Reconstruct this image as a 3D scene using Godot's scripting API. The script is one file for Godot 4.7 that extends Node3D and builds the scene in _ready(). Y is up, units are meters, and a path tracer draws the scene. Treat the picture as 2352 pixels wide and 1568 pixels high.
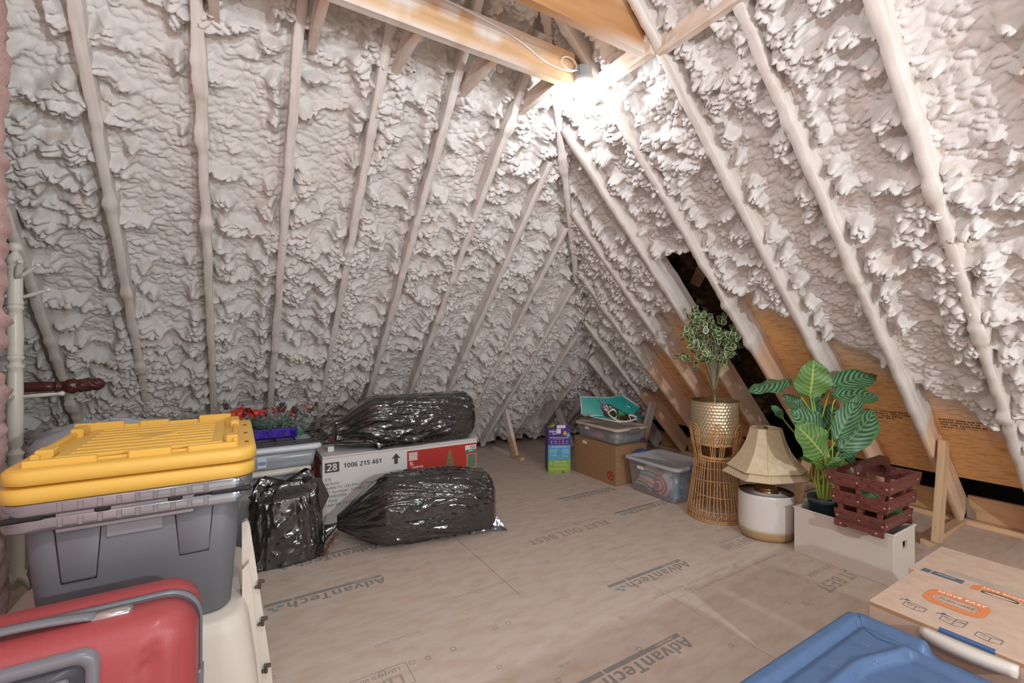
extends Node3D

var rng := RandomNumberGenerator.new()
var M := {}
var taken := {}

# ---------------------------------------------------------------- noise
func noise(seed_: int, freq: float, type := FastNoiseLite.TYPE_SIMPLEX_SMOOTH, oct := 1) -> FastNoiseLite:
	var n := FastNoiseLite.new()
	n.seed = seed_
	n.frequency = freq
	n.noise_type = type
	n.fractal_octaves = oct
	n.fractal_type = FastNoiseLite.FRACTAL_FBM if oct > 1 else FastNoiseLite.FRACTAL_NONE
	return n

func cells(seed_: int) -> FastNoiseLite:
	var n := noise(seed_, 1.0, FastNoiseLite.TYPE_CELLULAR)
	n.cellular_return_type = FastNoiseLite.RETURN_DISTANCE2_SUB
	n.cellular_distance_function = FastNoiseLite.DISTANCE_EUCLIDEAN
	n.cellular_jitter = 0.9
	return n

func ntex(seed_: int, freq: float, stops: Array, oct := 4, size := 512, type := FastNoiseLite.TYPE_SIMPLEX_SMOOTH) -> NoiseTexture2D:
	var t := NoiseTexture2D.new()
	t.width = size
	t.height = size
	t.seamless = true
	t.noise = noise(seed_, freq, type, oct)
	var g := Gradient.new()
	g.offsets = PackedFloat32Array(stops.map(func(s): return s[0]))
	g.colors = PackedColorArray(stops.map(func(s): return s[1]))
	t.color_ramp = g
	return t

func ntex_normal(seed_: int, freq: float, strength: float, oct := 3, size := 512, type := FastNoiseLite.TYPE_SIMPLEX_SMOOTH) -> NoiseTexture2D:
	var t := NoiseTexture2D.new()
	t.width = size
	t.height = size
	t.seamless = true
	t.as_normal_map = true
	t.bump_strength = strength
	t.noise = noise(seed_, freq, type, oct)
	return t

func ntex_plain(seed_: int, freq: float, oct := 3, size := 512, type := FastNoiseLite.TYPE_SIMPLEX_SMOOTH) -> NoiseTexture2D:
	var t := NoiseTexture2D.new()
	t.width = size
	t.height = size
	t.seamless = true
	t.noise = noise(seed_, freq, type, oct)
	return t

# ---------------------------------------------------------------- materials
func mat(color: Color, rough := 0.7, metal := 0.0) -> StandardMaterial3D:
	var m := StandardMaterial3D.new()
	m.albedo_color = color
	m.roughness = rough
	m.metallic = metal
	return m

func hexm(hex: String, rough := 0.7, metal := 0.0) -> StandardMaterial3D:
	return mat(Color(hex), rough, metal)

func tri_tex(m: StandardMaterial3D, tex: Texture2D, scale: Vector3, world := false) -> StandardMaterial3D:
	m.albedo_texture = tex
	m.uv1_triplanar = true
	m.uv1_world_triplanar = world
	m.uv1_scale = scale
	m.uv1_triplanar_sharpness = 4.0
	return m

func lin(hex: String) -> Color:
	return Color(hex).srgb_to_linear()

# ---------------------------------------------------------------- nodes
func numbered(called: String) -> String:
	var k: int = taken.get(called, 0)
	taken[called] = k + 1
	return called if k == 0 else "%s_%03d" % [called, k]

func thing(called: String, label: String, category: String, at := Vector3.ZERO, turn := 0.0, group := "") -> Node3D:
	var o := Node3D.new()
	o.name = numbered(called)
	add_child(o)
	o.position = at
	o.rotation.y = turn
	tag(o, label, category, group)
	return o

func tag(o: Node3D, label: String, category: String, group := "") -> void:
	o.set_meta("label", label)
	o.set_meta("category", category)
	if group != "":
		o.set_meta("group", group)

func inst(called: String, mesh: Mesh, m: Material, parent: Node3D = self, xf := Transform3D.IDENTITY) -> MeshInstance3D:
	var o := MeshInstance3D.new()
	o.mesh = mesh
	o.material_override = m
	o.transform = xf
	if parent == self:
		o.name = numbered(called)
		add_child(o)
	else:
		var k := 0
		var nm := called
		while parent.has_node(NodePath(nm)):
			k += 1
			nm = "%s_%03d" % [called, k]
		o.name = nm
		parent.add_child(o)
	return o

func obj(called: String, st: SurfaceTool, m: Material, parent: Node3D = self, xf := Transform3D.IDENTITY) -> MeshInstance3D:
	st.generate_normals()
	return inst(called, st.commit(), m, parent, xf)

func struct_node(called: String, label := "", category := "") -> Node3D:
	var o := Node3D.new()
	o.name = numbered(called)
	add_child(o)
	o.set_meta("kind", "structure")
	if label != "":
		o.set_meta("label", label)
		o.set_meta("category", category)
	return o

# ---------------------------------------------------------------- shapes
func S(smooth := false) -> SurfaceTool:
	var st := SurfaceTool.new()
	st.begin(Mesh.PRIMITIVE_TRIANGLES)
	st.set_smooth_group(0 if smooth else -1)
	return st

func tri(st: SurfaceTool, a: Vector3, b: Vector3, c: Vector3) -> void:
	st.add_vertex(a)
	st.add_vertex(c)
	st.add_vertex(b)

func poly(st: SurfaceTool, p: Array, out: Vector3) -> void:
	var n: Vector3 = (p[1] - p[0]).cross(p[2] - p[0])
	var fl := n.dot(out) < 0.0
	for i in range(1, p.size() - 1):
		if fl:
			tri(st, p[0], p[i + 1], p[i])
		else:
			tri(st, p[0], p[i], p[i + 1])

func box(st: SurfaceTool, c: Vector3, size: Vector3, bevel := 0.0, b := Basis.IDENTITY) -> void:
	var h := size * 0.5
	var q := minf(bevel, minf(h.x, minf(h.y, h.z)) * 0.95)
	var sg := [-1.0, 1.0]
	for s in sg:
		var fx := []
		var fy := []
		var fz := []
		for e in [[-1, -1], [1, -1], [1, 1], [-1, 1]]:
			fx.append(c + b * Vector3(s * h.x, e[0] * (h.y - q), e[1] * (h.z - q)))
			fy.append(c + b * Vector3(e[0] * (h.x - q), s * h.y, e[1] * (h.z - q)))
			fz.append(c + b * Vector3(e[0] * (h.x - q), e[1] * (h.y - q), s * h.z))
		poly(st, fx, b * Vector3(s, 0, 0))
		poly(st, fy, b * Vector3(0, s, 0))
		poly(st, fz, b * Vector3(0, 0, s))
	if q <= 0.0:
		return
	for s in sg:
		for t in sg:
			var x0 := -(h.x - q)
			var x1 := h.x - q
			poly(st, [c + b * Vector3(x0, s * h.y, t * (h.z - q)), c + b * Vector3(x1, s * h.y, t * (h.z - q)), c + b * Vector3(x1, s * (h.y - q), t * h.z), c + b * Vector3(x0, s * (h.y - q), t * h.z)], b * Vector3(0, s, t))
			var y0 := -(h.y - q)
			var y1 := h.y - q
			poly(st, [c + b * Vector3(s * h.x, y0, t * (h.z - q)), c + b * Vector3(s * h.x, y1, t * (h.z - q)), c + b * Vector3(s * (h.x - q), y1, t * h.z), c + b * Vector3(s * (h.x - q), y0, t * h.z)], b * Vector3(s, 0, t))
			var z0 := -(h.z - q)
			var z1 := h.z - q
			poly(st, [c + b * Vector3(s * h.x, t * (h.y - q), z0), c + b * Vector3(s * h.x, t * (h.y - q), z1), c + b * Vector3(s * (h.x - q), t * h.y, z1), c + b * Vector3(s * (h.x - q), t * h.y, z0)], b * Vector3(s, t, 0))
			for u in sg:
				poly(st, [c + b * Vector3(s * h.x, t * (h.y - q), u * (h.z - q)), c + b * Vector3(s * (h.x - q), t * h.y, u * (h.z - q)), c + b * Vector3(s * (h.x - q), t * (h.y - q), u * h.z)], b * Vector3(s, t, u))

# a bar between two points; side = direction of its width
func bar(st: SurfaceTool, a: Vector3, z: Vector3, w: float, t: float, side: Vector3, bevel := 0.002) -> void:
	var d := (z - a).normalized()
	var sx := (side - d * side.dot(d)).normalized()
	var n := d.cross(sx)
	box(st, (a + z) * 0.5, Vector3((z - a).length(), w, t), bevel, Basis(d, sx, n))

# rings of equal length -> skin
func loft(st: SurfaceTool, rings: Array, closed := true, cap := true, uvs := false) -> void:
	var n: int = rings[0].size()
	var m := n if closed else n - 1
	var flip := false
	var mid := rings.size() / 2
	if rings.size() > 1:
		var r0 = rings[maxi(mid - 1, 0)]
		var r1 = rings[maxi(mid, 1)]
		var cen := Vector3.ZERO
		for p in r0:
			cen += p
		cen /= n
		var sum := 0.0
		for j in m:
			var k := (j + 1) % n
			var nn: Vector3 = (r0[k] - r0[j]).cross(r1[j] - r0[j])
			sum += nn.dot(r0[j] - cen)
		flip = sum < 0.0
	for i in rings.size() - 1:
		var p = rings[i]
		var q = rings[i + 1]
		for j in m:
			var k := (j + 1) % n
			if flip:
				_q(st, p[k], p[j], q[j], q[k], [float(j + 1) / m, float(j) / m, float(i) / (rings.size() - 1), float(i + 1) / (rings.size() - 1)] if uvs else [])
			else:
				_q(st, p[j], p[k], q[k], q[j], [float(j) / m, float(j + 1) / m, float(i) / (rings.size() - 1), float(i + 1) / (rings.size() - 1)] if uvs else [])
	if cap and closed:
		for e in [0, rings.size() - 1]:
			var r = rings[e]
			var c := Vector3.ZERO
			for p in r:
				c += p
			c /= n
			var oth := Vector3.ZERO
			for r2 in rings:
				for p in r2:
					oth += p
			oth /= n * rings.size()
			var out := c - oth
			for j in n:
				var a: Vector3 = r[j]
				var b: Vector3 = r[(j + 1) % n]
				if (a - c).cross(b - c).dot(out) < 0.0:
					tri(st, c, b, a)
				else:
					tri(st, c, a, b)

func _q(st: SurfaceTool, a: Vector3, b: Vector3, c: Vector3, d: Vector3, uv: Array) -> void:
	if uv.is_empty():
		tri(st, a, b, c)
		tri(st, a, c, d)
	else:
		var u0 := Vector2(uv[0], uv[2])
		var u1 := Vector2(uv[1], uv[2])
		var u2 := Vector2(uv[1], uv[3])
		var u3 := Vector2(uv[0], uv[3])
		for e in [[a, u0], [c, u2], [b, u1], [a, u0], [d, u3], [c, u2]]:
			st.set_uv(e[1])
			st.add_vertex(e[0])

func ring(c: Vector3, rx: float, rz: float, n: int, y := 0.0, b := Basis.IDENTITY, power := 2.0) -> PackedVector3Array:
	var r := PackedVector3Array()
	for i in n:
		var a := TAU * i / n
		var x := cos(a)
		var z := sin(a)
		if power != 2.0:
			x = signf(x) * pow(absf(x), 2.0 / power)
			z = signf(z) * pow(absf(z), 2.0 / power)
		r.append(c + b * Vector3(x * rx, y, z * rz))
	return r

# rounded rectangle ring in the xz plane
func rrect(c: Vector3, sx: float, sz: float, rad: float, y: float, k := 5) -> PackedVector3Array:
	var r := PackedVector3Array()
	var hx := sx * 0.5 - rad
	var hz := sz * 0.5 - rad
	var cs := [[1, 1, 0.0], [-1, 1, PI / 2], [-1, -1, PI], [1, -1, 1.5 * PI]]
	for e in cs:
		for i in k + 1:
			var a: float = e[2] + PI / 2 * i / k
			r.append(c + Vector3(e[0] * hx + cos(a) * rad, y, e[1] * hz + sin(a) * rad))
	return r

func lathe(st: SurfaceTool, prof: Array, seg := 24, c := Vector3.ZERO, b := Basis.IDENTITY, cap := true, uvs := false) -> void:
	var rings := []
	for p in prof:
		rings.append(ring(c, maxf(p[0], 0.0004), maxf(p[0], 0.0004), seg, p[1], b) if b == Basis.IDENTITY else ringb(c, maxf(p[0], 0.0004), seg, p[1], b))
	loft(st, rings, true, cap, uvs)

func ringb(c: Vector3, r: float, n: int, y: float, b: Basis) -> PackedVector3Array:
	var o := PackedVector3Array()
	for i in n:
		var a := TAU * i / n
		o.append(c + b * Vector3(cos(a) * r, y, sin(a) * r))
	return o

func tube(st: SurfaceTool, pts: Array, rad, sides := 6, cap := true, loop := false) -> void:
	var rings := []
	var n := pts.size()
	var up := Vector3(0.123, 0.97, 0.21).normalized()
	var prev := Vector3.ZERO
	for i in n:
		var a: Vector3 = pts[(i - 1 + n) % n] if loop else pts[maxi(i - 1, 0)]
		var z: Vector3 = pts[(i + 1) % n] if loop else pts[mini(i + 1, n - 1)]
		var d := (z - a).normalized()
		var s: Vector3
		if i == 0:
			s = d.cross(up)
			if s.length() < 0.05:
				s = d.cross(Vector3(1, 0, 0))
		else:
			s = prev - d * prev.dot(d)
		s = s.normalized()
		prev = s
		var t := d.cross(s)
		var r: float = rad if not rad is Array else rad[i]
		var rg := PackedVector3Array()
		for j in sides:
			var an := TAU * j / sides
			rg.append(pts[i] + (s * cos(an) + t * sin(an)) * r)
		rings.append(rg)
	if loop:
		rings.append(rings[0])
	loft(st, rings, true, cap and not loop)

func blob(st: SurfaceTool, c: Vector3, r: Vector3, nz: FastNoiseLite = null, amp := 0.0, seg := 10, b := Basis.IDENTITY) -> void:
	var rings := []
	var k := maxi(seg / 2, 3)
	for i in range(0, k + 1):
		var th := PI * i / k
		var rg := PackedVector3Array()
		for j in seg:
			var a := TAU * j / seg
			var d := Vector3(sin(th) * cos(a), -cos(th), sin(th) * sin(a))
			if i == 0 or i == k:
				d = Vector3(0.0005 * cos(a), -cos(th), 0.0005 * sin(a))
			var f := 1.0
			if nz:
				f += amp * nz.get_noise_3dv((c + d * r) * 1.0)
			rg.append(c + b * (d * r * f))
		rings.append(rg)
	loft(st, rings, true, false)

func sm(a: float, b: float, x: float) -> float:
	var t := clampf((x - a) / (b - a), 0.0, 1.0)
	return t * t * (3.0 - 2.0 * t)

func text(s: String, cap_h: float, m: Material, parent: Node3D, xf: Transform3D, bold := false, called := "lettering", stretch := 1.0, serif := false, center := false) -> MeshInstance3D:
	var t := TextMesh.new()
	var f := SystemFont.new()
	f.font_names = PackedStringArray(["Droid Serif" if serif else "Droid Sans"])
	f.font_weight = 700 if bold else 400
	t.font = f
	t.font_size = 48
	t.pixel_size = cap_h / (0.71 * 48.0)
	t.depth = 0.0006
	t.curve_step = 2.0
	t.text = s
	t.horizontal_alignment = HORIZONTAL_ALIGNMENT_CENTER if center else HORIZONTAL_ALIGNMENT_LEFT
	t.vertical_alignment = VERTICAL_ALIGNMENT_CENTER
	var x := xf
	x.basis = x.basis * Basis.from_scale(Vector3(stretch, 1, 1))
	return inst(called, t, m, parent, x)

# a flat plate of any outline (xy plane of xf), thickness t towards +z
func plate(st: SurfaceTool, pts: Array, t: float, xf := Transform3D.IDENTITY) -> void:
	var p2 := PackedVector2Array(pts)
	if Geometry2D.is_polygon_clockwise(p2):
		p2.reverse()
	var ix := Geometry2D.triangulate_polygon(p2)
	for i in range(0, ix.size(), 3):
		var q := []
		for k in 3:
			q.append(p2[ix[i + k]])
		var a := xf * Vector3(q[0].x, q[0].y, t)
		var b := xf * Vector3(q[1].x, q[1].y, t)
		var c := xf * Vector3(q[2].x, q[2].y, t)
		poly(st, [a, b, c], xf.basis.z)
		poly(st, [xf * Vector3(q[0].x, q[0].y, 0), xf * Vector3(q[1].x, q[1].y, 0), xf * Vector3(q[2].x, q[2].y, 0)], -xf.basis.z)
	for i in p2.size():
		var a2 := p2[i]
		var b2 := p2[(i + 1) % p2.size()]
		var o := Vector2(b2.y - a2.y, a2.x - b2.x)
		poly(st, [xf * Vector3(a2.x, a2.y, 0), xf * Vector3(b2.x, b2.y, 0), xf * Vector3(b2.x, b2.y, t), xf * Vector3(a2.x, a2.y, t)], xf.basis * Vector3(o.x, o.y, 0))

func X(p: Vector3, x := Vector3.RIGHT, y := Vector3.UP, z := Vector3.BACK) -> Transform3D:
	return Transform3D(Basis(x, y, z), p)

# ---------------------------------------------------------------- set-up
const PITCH := 0.70710678
const ZL := 5.2       # left eave (z = -5.2 at floor level), roof rises 12 in 12
const XR := 4.62      # right eave (x = 4.62 at floor level)

func _ready() -> void:
	rng.seed = 7
	setup_view()
	make_materials()
	build_shell()
	build_left_slope()
	build_right_slope()
	build_framing()
	build_all_things()

func setup_view() -> void:
	var cam := Camera3D.new()
	cam.name = "camera"
	cam.position = Vector3(0, 1.36, 0)
	cam.rotation.y = deg_to_rad(-31.4)
	cam.keep_aspect = Camera3D.KEEP_HEIGHT
	cam.fov = rad_to_deg(2.0 * atan(784.0 / 1045.0))
	cam.near = 0.05
	add_child(cam)
	cam.current = true
	var we := WorldEnvironment.new()
	we.name = "environment"
	var e := Environment.new()
	e.background_mode = Environment.BG_COLOR
	e.background_color = Color(0.02, 0.02, 0.02)
	e.tonemap_mode = Environment.TONE_MAPPER_LINEAR
	e.tonemap_exposure = 1.0
	e.sdfgi_enabled = true
	e.ssao_enabled = true
	e.ssil_enabled = true
	we.environment = e
	add_child(we)
	# bare bulbs further along the beam and behind the camera
	bulb_light("bulb_light", Vector3(0.15, 2.5, -0.45), 1.2, Color(0.93, 0.97, 1.0))
	bulb_light("bulb_light", Vector3(1.2, 1.7, 1.75), 4.6, Color(0.94, 0.975, 1.0))
	bulb_light("bulb_light", Vector3(2.3, 1.6, 1.3), 1.2, Color(0.96, 0.98, 1.0))
	bulb_light("bulb_light", Vector3(-0.4, 2.1, 1.0), 0.6, Color(0.95, 0.975, 1.0))

func bulb_light(called: String, p: Vector3, e: float, c: Color) -> void:
	var l := OmniLight3D.new()
	l.name = numbered(called)
	l.position = p
	l.light_energy = e
	l.light_color = c
	l.light_size = 0.035
	l.omni_range = 20.0
	l.omni_attenuation = 2.0
	l.shadow_enabled = true
	add_child(l)

func make_materials() -> void:
	# spray foam: warm white, finely pitted skin
	var f := hexm("dcd8d4", 0.72)
	tri_tex(f, ntex(3, 0.012, [[0.0, Color("f2e6d8")], [0.45, Color("ffffff")], [1.0, Color("fbf8f4")]], 4), Vector3(0.9, 0.9, 0.9), true)
	f.normal_enabled = true
	f.normal_texture = ntex_normal(11, 0.05, 3.0, 3)
	f.normal_scale = 0.35
	M.foam = f
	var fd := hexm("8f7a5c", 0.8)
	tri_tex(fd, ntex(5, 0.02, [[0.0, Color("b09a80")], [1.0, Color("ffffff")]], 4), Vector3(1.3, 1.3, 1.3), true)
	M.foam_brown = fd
	# framing lumber: grain in the texture, wood or overspray in the vertex colour
	var l := hexm("ffffff", 0.75)
	tri_tex(l, ntex(21, 0.011, [[0.0, Color("ebe0d6")], [0.35, Color("f6efe8")], [0.6, Color("fffaf5")], [1.0, Color("fffaf4")]], 4), Vector3(0.3, 3.0, 3.0))
	l.vertex_color_use_as_albedo = true
	M.lumber = l
	var o := hexm("ffffff", 0.7)
	tri_tex(o, ntex(33, 0.016, [[0.0, Color("b58d66")], [0.3, Color("e8cfb0")], [0.5, Color("fff4e4")], [0.75, Color("f2dcc0")], [1.0, Color("fffaf0")]], 3), Vector3(5.5, 5.5, 0.9))
	o.vertex_color_use_as_albedo = true
	M.osb = o
	var fl := hexm("d6c7ba", 0.62)
	tri_tex(fl, ntex(41, 0.013, [[0.0, Color("f0e4da")], [0.4, Color("f8f1ec")], [0.6, Color("fcf8f5")], [1.0, Color("ffffff")]], 6, 1024), Vector3(0.4, 1.1, 1.1), true)
	M.floor = fl
	M.floor_white = hexm("d8cdc4", 0.7)
	M.ink = hexm("96918c", 0.8)
	M.ink_light = hexm("a99d93", 0.8)
	M.ink_blue = hexm("86a0a8", 0.8)
	M.dark = hexm("1c1613", 0.9)
	M.plain_wall = hexm("d9cfc6", 0.8)
	M.paper = hexm("e8e6e2", 0.6)
	M.black_ink = hexm("2b2b2b", 0.6)
	M.steel = hexm("b9b5b0", 0.35, 0.9)

# ---------------------------------------------------------------- shell
func build_shell() -> void:
	var fl := struct_node("floor")
	# tongue and groove subfloor panels, 1.22 m wide, running along x
	var k := 0
	for row in 6:
		var z1 := 0.37 - 1.22 * row + 1.22
		var off := 0.55 if row % 2 == 0 else -0.67
		var x := -2.9 + (off if off < 0.0 else 0.0)
		while x < 6.4:
			var st := S()
			box(st, Vector3(0, -0.012, 0), Vector3(2.437, 0.024, 1.2185), 0.0008)
			obj("panel", st, M.floor, fl, X(Vector3(x + 1.22, 0, z1 - 0.61)))
			x += 2.44
		k += 1
	var st2 := S()
	box(st2, Vector3(1.8, -0.12, -1.0), Vector3(11.0, 0.19, 13.0))
	obj("joist_deck", st2, M.dark, fl)
	# closing walls out of the picture
	var wb := struct_node("wall_back")
	var s := S()
	box(s, Vector3(-2.75, 2.2, -0.6), Vector3(0.1, 5.0, 12.0))
	obj("gable_board", s, M.plain_wall, wb)
	var wf := struct_node("wall_front")
	s = S()
	box(s, Vector3(1.5, 2.2, 4.3), Vector3(9.0, 0.12, 6.6), 0.0, Basis(Vector3.RIGHT, PI / 4 + PI / 2))
	obj("slope_board", s, M.plain_wall, wf)
	s = S()
	box(s, Vector3(1.5, 1.0, 4.2), Vector3(9.0, 2.6, 0.1))
	obj("knee_wall", s, M.plain_wall, wf)
	var ce := struct_node("ceiling")
	s = S()
	box(s, Vector3(1.5, 4.5, 0.3), Vector3(9.0, 0.1, 9.0))
	obj("peak_board", s, M.plain_wall, ce)

# ---------------------------------------------------------------- foam
# height field of sprayed foam over a roof plane: lumps in rough rows, piled against the rafters
func foam(o: Vector3, ud: Vector3, vd: Vector3, nd: Vector3, u0: float, u1: float, v0: float, v1: float, step: float, sd: int, rafters: Array, vmin: Callable, vmax: Callable, calm: Callable, side := 1.0) -> ArrayMesh:
	var n_low := noise(sd, 1.1)
	var n_mid := noise(sd + 1, 4.2, FastNoiseLite.TYPE_SIMPLEX_SMOOTH, 2)
	var n_row := noise(sd + 2, 2.2)
	var n_warp := noise(sd + 3, 9.0)
	var c_big := cells(sd + 4)
	var c_dist := cells(sd + 4)
	c_dist.cellular_return_type = FastNoiseLite.RETURN_DISTANCE
	var c_small := cells(sd + 5)
	var n_fine := noise(sd + 6, 55.0)
	var nu := int((u1 - u0) / step) + 1
	var nv := int((v1 - v0) / step) + 1
	var pos := PackedVector3Array()
	pos.resize(nu * nv)
	var ok := PackedByteArray()
	ok.resize(nu * nv)
	var lo := PackedFloat32Array()
	var hi := PackedFloat32Array()
	var near := PackedFloat32Array()
	var bays := PackedInt32Array()
	for i in nu:
		var u := u0 + i * step
		lo.append(vmin.call(u))
		hi.append(vmax.call(u))
		var best := 9.0
		var bay := 0
		for k in rafters.size():
			var d: float = u - rafters[k]
			if absf(d) < absf(best):
				best = d
			if d > 0.0:
				bay = k + 1
		near.append(best)
		bays.append(bay)
	for j in nv:
		var v := v0 + j * step
		for i in nu:
			var u := u0 + i * step
			var at := j * nu + i
			if v < lo[i] - step or v > hi[i] + step:
				continue
			ok[at] = 1
			var du := absf(near[i])
			var low := n_low.get_noise_2d(u, v * 0.7)
			var mid := n_mid.get_noise_2d(u, v * 1.5)
			var wa := n_warp.get_noise_2d(u, v)
			var wb := n_warp.get_noise_2d(u + 40.0, v)
			var wu := u + 0.022 * wa
			var wv := v + 0.018 * wb
			var e := (du - 0.085) / (0.075 if near[i] * side > 0.0 else 0.035)
			var edge := exp(-e * e)
			var bayshift := 0.35 * sin(bays[i] * 2.7 + sd)
			var clump := sm(0.0, 0.55, mid * 0.95 + low * 0.6 + edge * 0.62 + bayshift * 0.3 - 0.10 - calm.call(u, v))
			var ph := wv / 0.085 + 1.6 * n_row.get_noise_2d(u * 1.8 + bays[i] * 7.0, v * 0.9)
			var fr := ph - floorf(ph)
			var row := 1.0 - pow(absf(2.0 * fr - 1.0), 2.0)
			var gu := wu * 19.0
			var gv := wv * 27.0
			var f1 := (c_dist.get_noise_2d(gu, gv) + 1.0) * 1.15
			var crack := clampf((c_big.get_noise_2d(gu, gv) + 1.0) * 3.2, 0.0, 1.0)
			var b1 := (0.30 + 0.70 * maxf(1.0 - f1 * f1, 0.0)) * (0.25 + 0.75 * crack * (2.0 - crack))
			var d2 := clampf((c_small.get_noise_2d(wu * 42.0 + 0.8 * wb, wv * 54.0) + 1.0) * 1.5, 0.0, 1.0)
			var b2 := sqrt(d2)
			var fine := n_fine.get_noise_2d(u, v)
			var lump := row * (0.004 + 0.005 * clump)
			var knob := b1 * (0.021 + 0.024 * clump) * (0.85 + 0.5 * wa) + b2 * (0.004 + 0.006 * clump) + fine * 0.0006
			var bump := lump + knob
			var h := -0.112 + low * 0.018 + mid * 0.010 + clump * 0.050 + lump
			# kept off the rafter's lower edge, but for a few places where it was sprayed over
			var lim := -0.042 + 0.5 * maxf(du - 0.026, 0.0) + 0.06 * sm(0.42, 0.7, n_mid.get_noise_2d(u + 30.0, v))
			h = (minf(h, lim + (h - lim) * 0.25) if h > lim else h) + knob
			var taper := sm(0.0, 0.06, v - lo[i])
			h = lerpf(-0.14, h, taper)
			pos[at] = o + ud * u + vd * (v - knob * 0.16) + nd * h
	var nor := PackedVector3Array()
	nor.resize(nu * nv)
	var idx := PackedInt32Array()
	var want := ud.cross(vd).dot(nd) > 0.0
	for j in nv - 1:
		for i in nu - 1:
			var a := j * nu + i
			if ok[a] == 0 or ok[a + 1] == 0 or ok[a + nu] == 0 or ok[a + nu + 1] == 0:
				continue
			var n := (pos[a + 1] - pos[a + nu]).cross(pos[a + nu + 1] - pos[a])
			n = n if want else -n
			nor[a] += n
			nor[a + 1] += n
			nor[a + nu] += n
			nor[a + nu + 1] += n
			if want:
				idx.append_array([a, a + nu, a + nu + 1, a, a + nu + 1, a + 1])
			else:
				idx.append_array([a, a + nu + 1, a + nu, a, a + 1, a + nu + 1])
	# keep only used vertices
	var remap := PackedInt32Array()
	remap.resize(nu * nv)
	var p2 := PackedVector3Array()
	var n2 := PackedVector3Array()
	for a in nu * nv:
		if nor[a] != Vector3.ZERO:
			remap[a] = p2.size()
			p2.append(pos[a])
			n2.append(nor[a].normalized())
	for q in idx.size():
		idx[q] = remap[idx[q]]
	var arr := []
	arr.resize(Mesh.ARRAY_MAX)
	arr[Mesh.ARRAY_VERTEX] = p2
	arr[Mesh.ARRAY_NORMAL] = n2
	arr[Mesh.ARRAY_INDEX] = idx
	var am := ArrayMesh.new()
	am.add_surface_from_arrays(Mesh.PRIMITIVE_TRIANGLES, arr)
	return am

# a rafter along v on a roof plane: coated with foam skin above `bare`, sawn wood below
# w = 0 is its lower edge, depth goes away from the room
func rafter(parent: Node3D, o: Vector3, ud: Vector3, vd: Vector3, nd: Vector3, u: float, v0: float, v1: float, bare: float, sd: int, foot := 0.0) -> void:
	var nz := noise(sd, 3.2, FastNoiseLite.TYPE_SIMPLEX_SMOOTH, 2)
	var nk := noise(sd + 9, 1.9)
	var nf := noise(sd + 17, 26.0)
	var xf := Transform3D(Basis(vd, nd.cross(vd), nd), o + ud * u)
	var inv := xf.affine_inverse()
	var st := S(true)
	var step := 0.022
	var n := int((v1 - v0) / step)
	var prev := []
	var prevc := []
	for i in n + 1:
		var v := v0 + (v1 - v0) * i / n
		var coat := sm(bare - 0.04, bare + 0.14, v + 0.05 * nz.get_noise_2d(v * 2.0, 3.0))
		var knot := sm(0.45, 0.75, nk.get_noise_2d(v * 1.8, u * 11.0)) * coat
		var hw := 0.019 + coat * (0.0040 + 0.003 * nz.get_noise_2d(v, 10.0)) + knot * 0.009
		var sh := coat * 0.006 * nz.get_noise_2d(v, 50.0)
		var fr := coat * (0.003 + 0.003 * nz.get_noise_2d(v * 3.0, 70.0)) + knot * 0.012
		var rim := 0.004 + coat * 0.003
		var sec := []
		for q in [[-1.0, -0.185], [-1.0, -0.09], [-1.0, -rim], [-0.8, 0.0], [0.0, 0.0], [0.8, 0.0], [1.0, -rim], [1.0, -0.09], [1.0, -0.185]]:
			var j: float = nf.get_noise_3d(q[0] * 2.0, v, q[1] * 9.0) * 0.0022 * coat + knot * 0.004 * nf.get_noise_3d(q[0] * 3.0, v * 1.3, 5.0)
			var w: float = q[1] + (fr if q[1] > -0.05 else 0.0) + j
			sec.append(o + ud * (u + sh + q[0] * (hw + j)) + vd * v + nd * w)
		var cw := wood_tone(sd).lerp(Color(0.76, 0.735, 0.715), coat)
		if i > 0:
			for k in sec.size() - 1:
				var a: Vector3 = prev[k]
				var b: Vector3 = prev[k + 1]
				var c: Vector3 = sec[k + 1]
				var d: Vector3 = sec[k]
				# faces must look away from the bar's middle
				var mid := o + ud * u + vd * v + nd * -0.09
				var fl := (b - a).cross(c - a).dot(a - mid) < 0.0
				for e in ([[a, prevc], [b, prevc], [c, cw], [a, prevc], [c, cw], [d, cw]] if fl else [[a, prevc], [c, cw], [b, prevc], [a, prevc], [d, cw], [c, cw]]):
					st.set_color(e[1][0] if e[1] is Array else e[1])
					st.set_smooth_group(2 if k < 2 else (1 if k < 6 else 3))
					st.add_vertex(inv * e[0])
		prev = sec
		prevc = [cw]
	st.index()
	st.generate_normals()
	inst("rafter", st.commit(), M.lumber, parent, xf)

func wood_tone(sd: int) -> Color:
	var t := [Color(0.88, 0.65, 0.47), Color(0.84, 0.61, 0.43), Color(0.90, 0.68, 0.49), Color(0.86, 0.64, 0.46)]
	return t[sd % 4]

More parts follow.
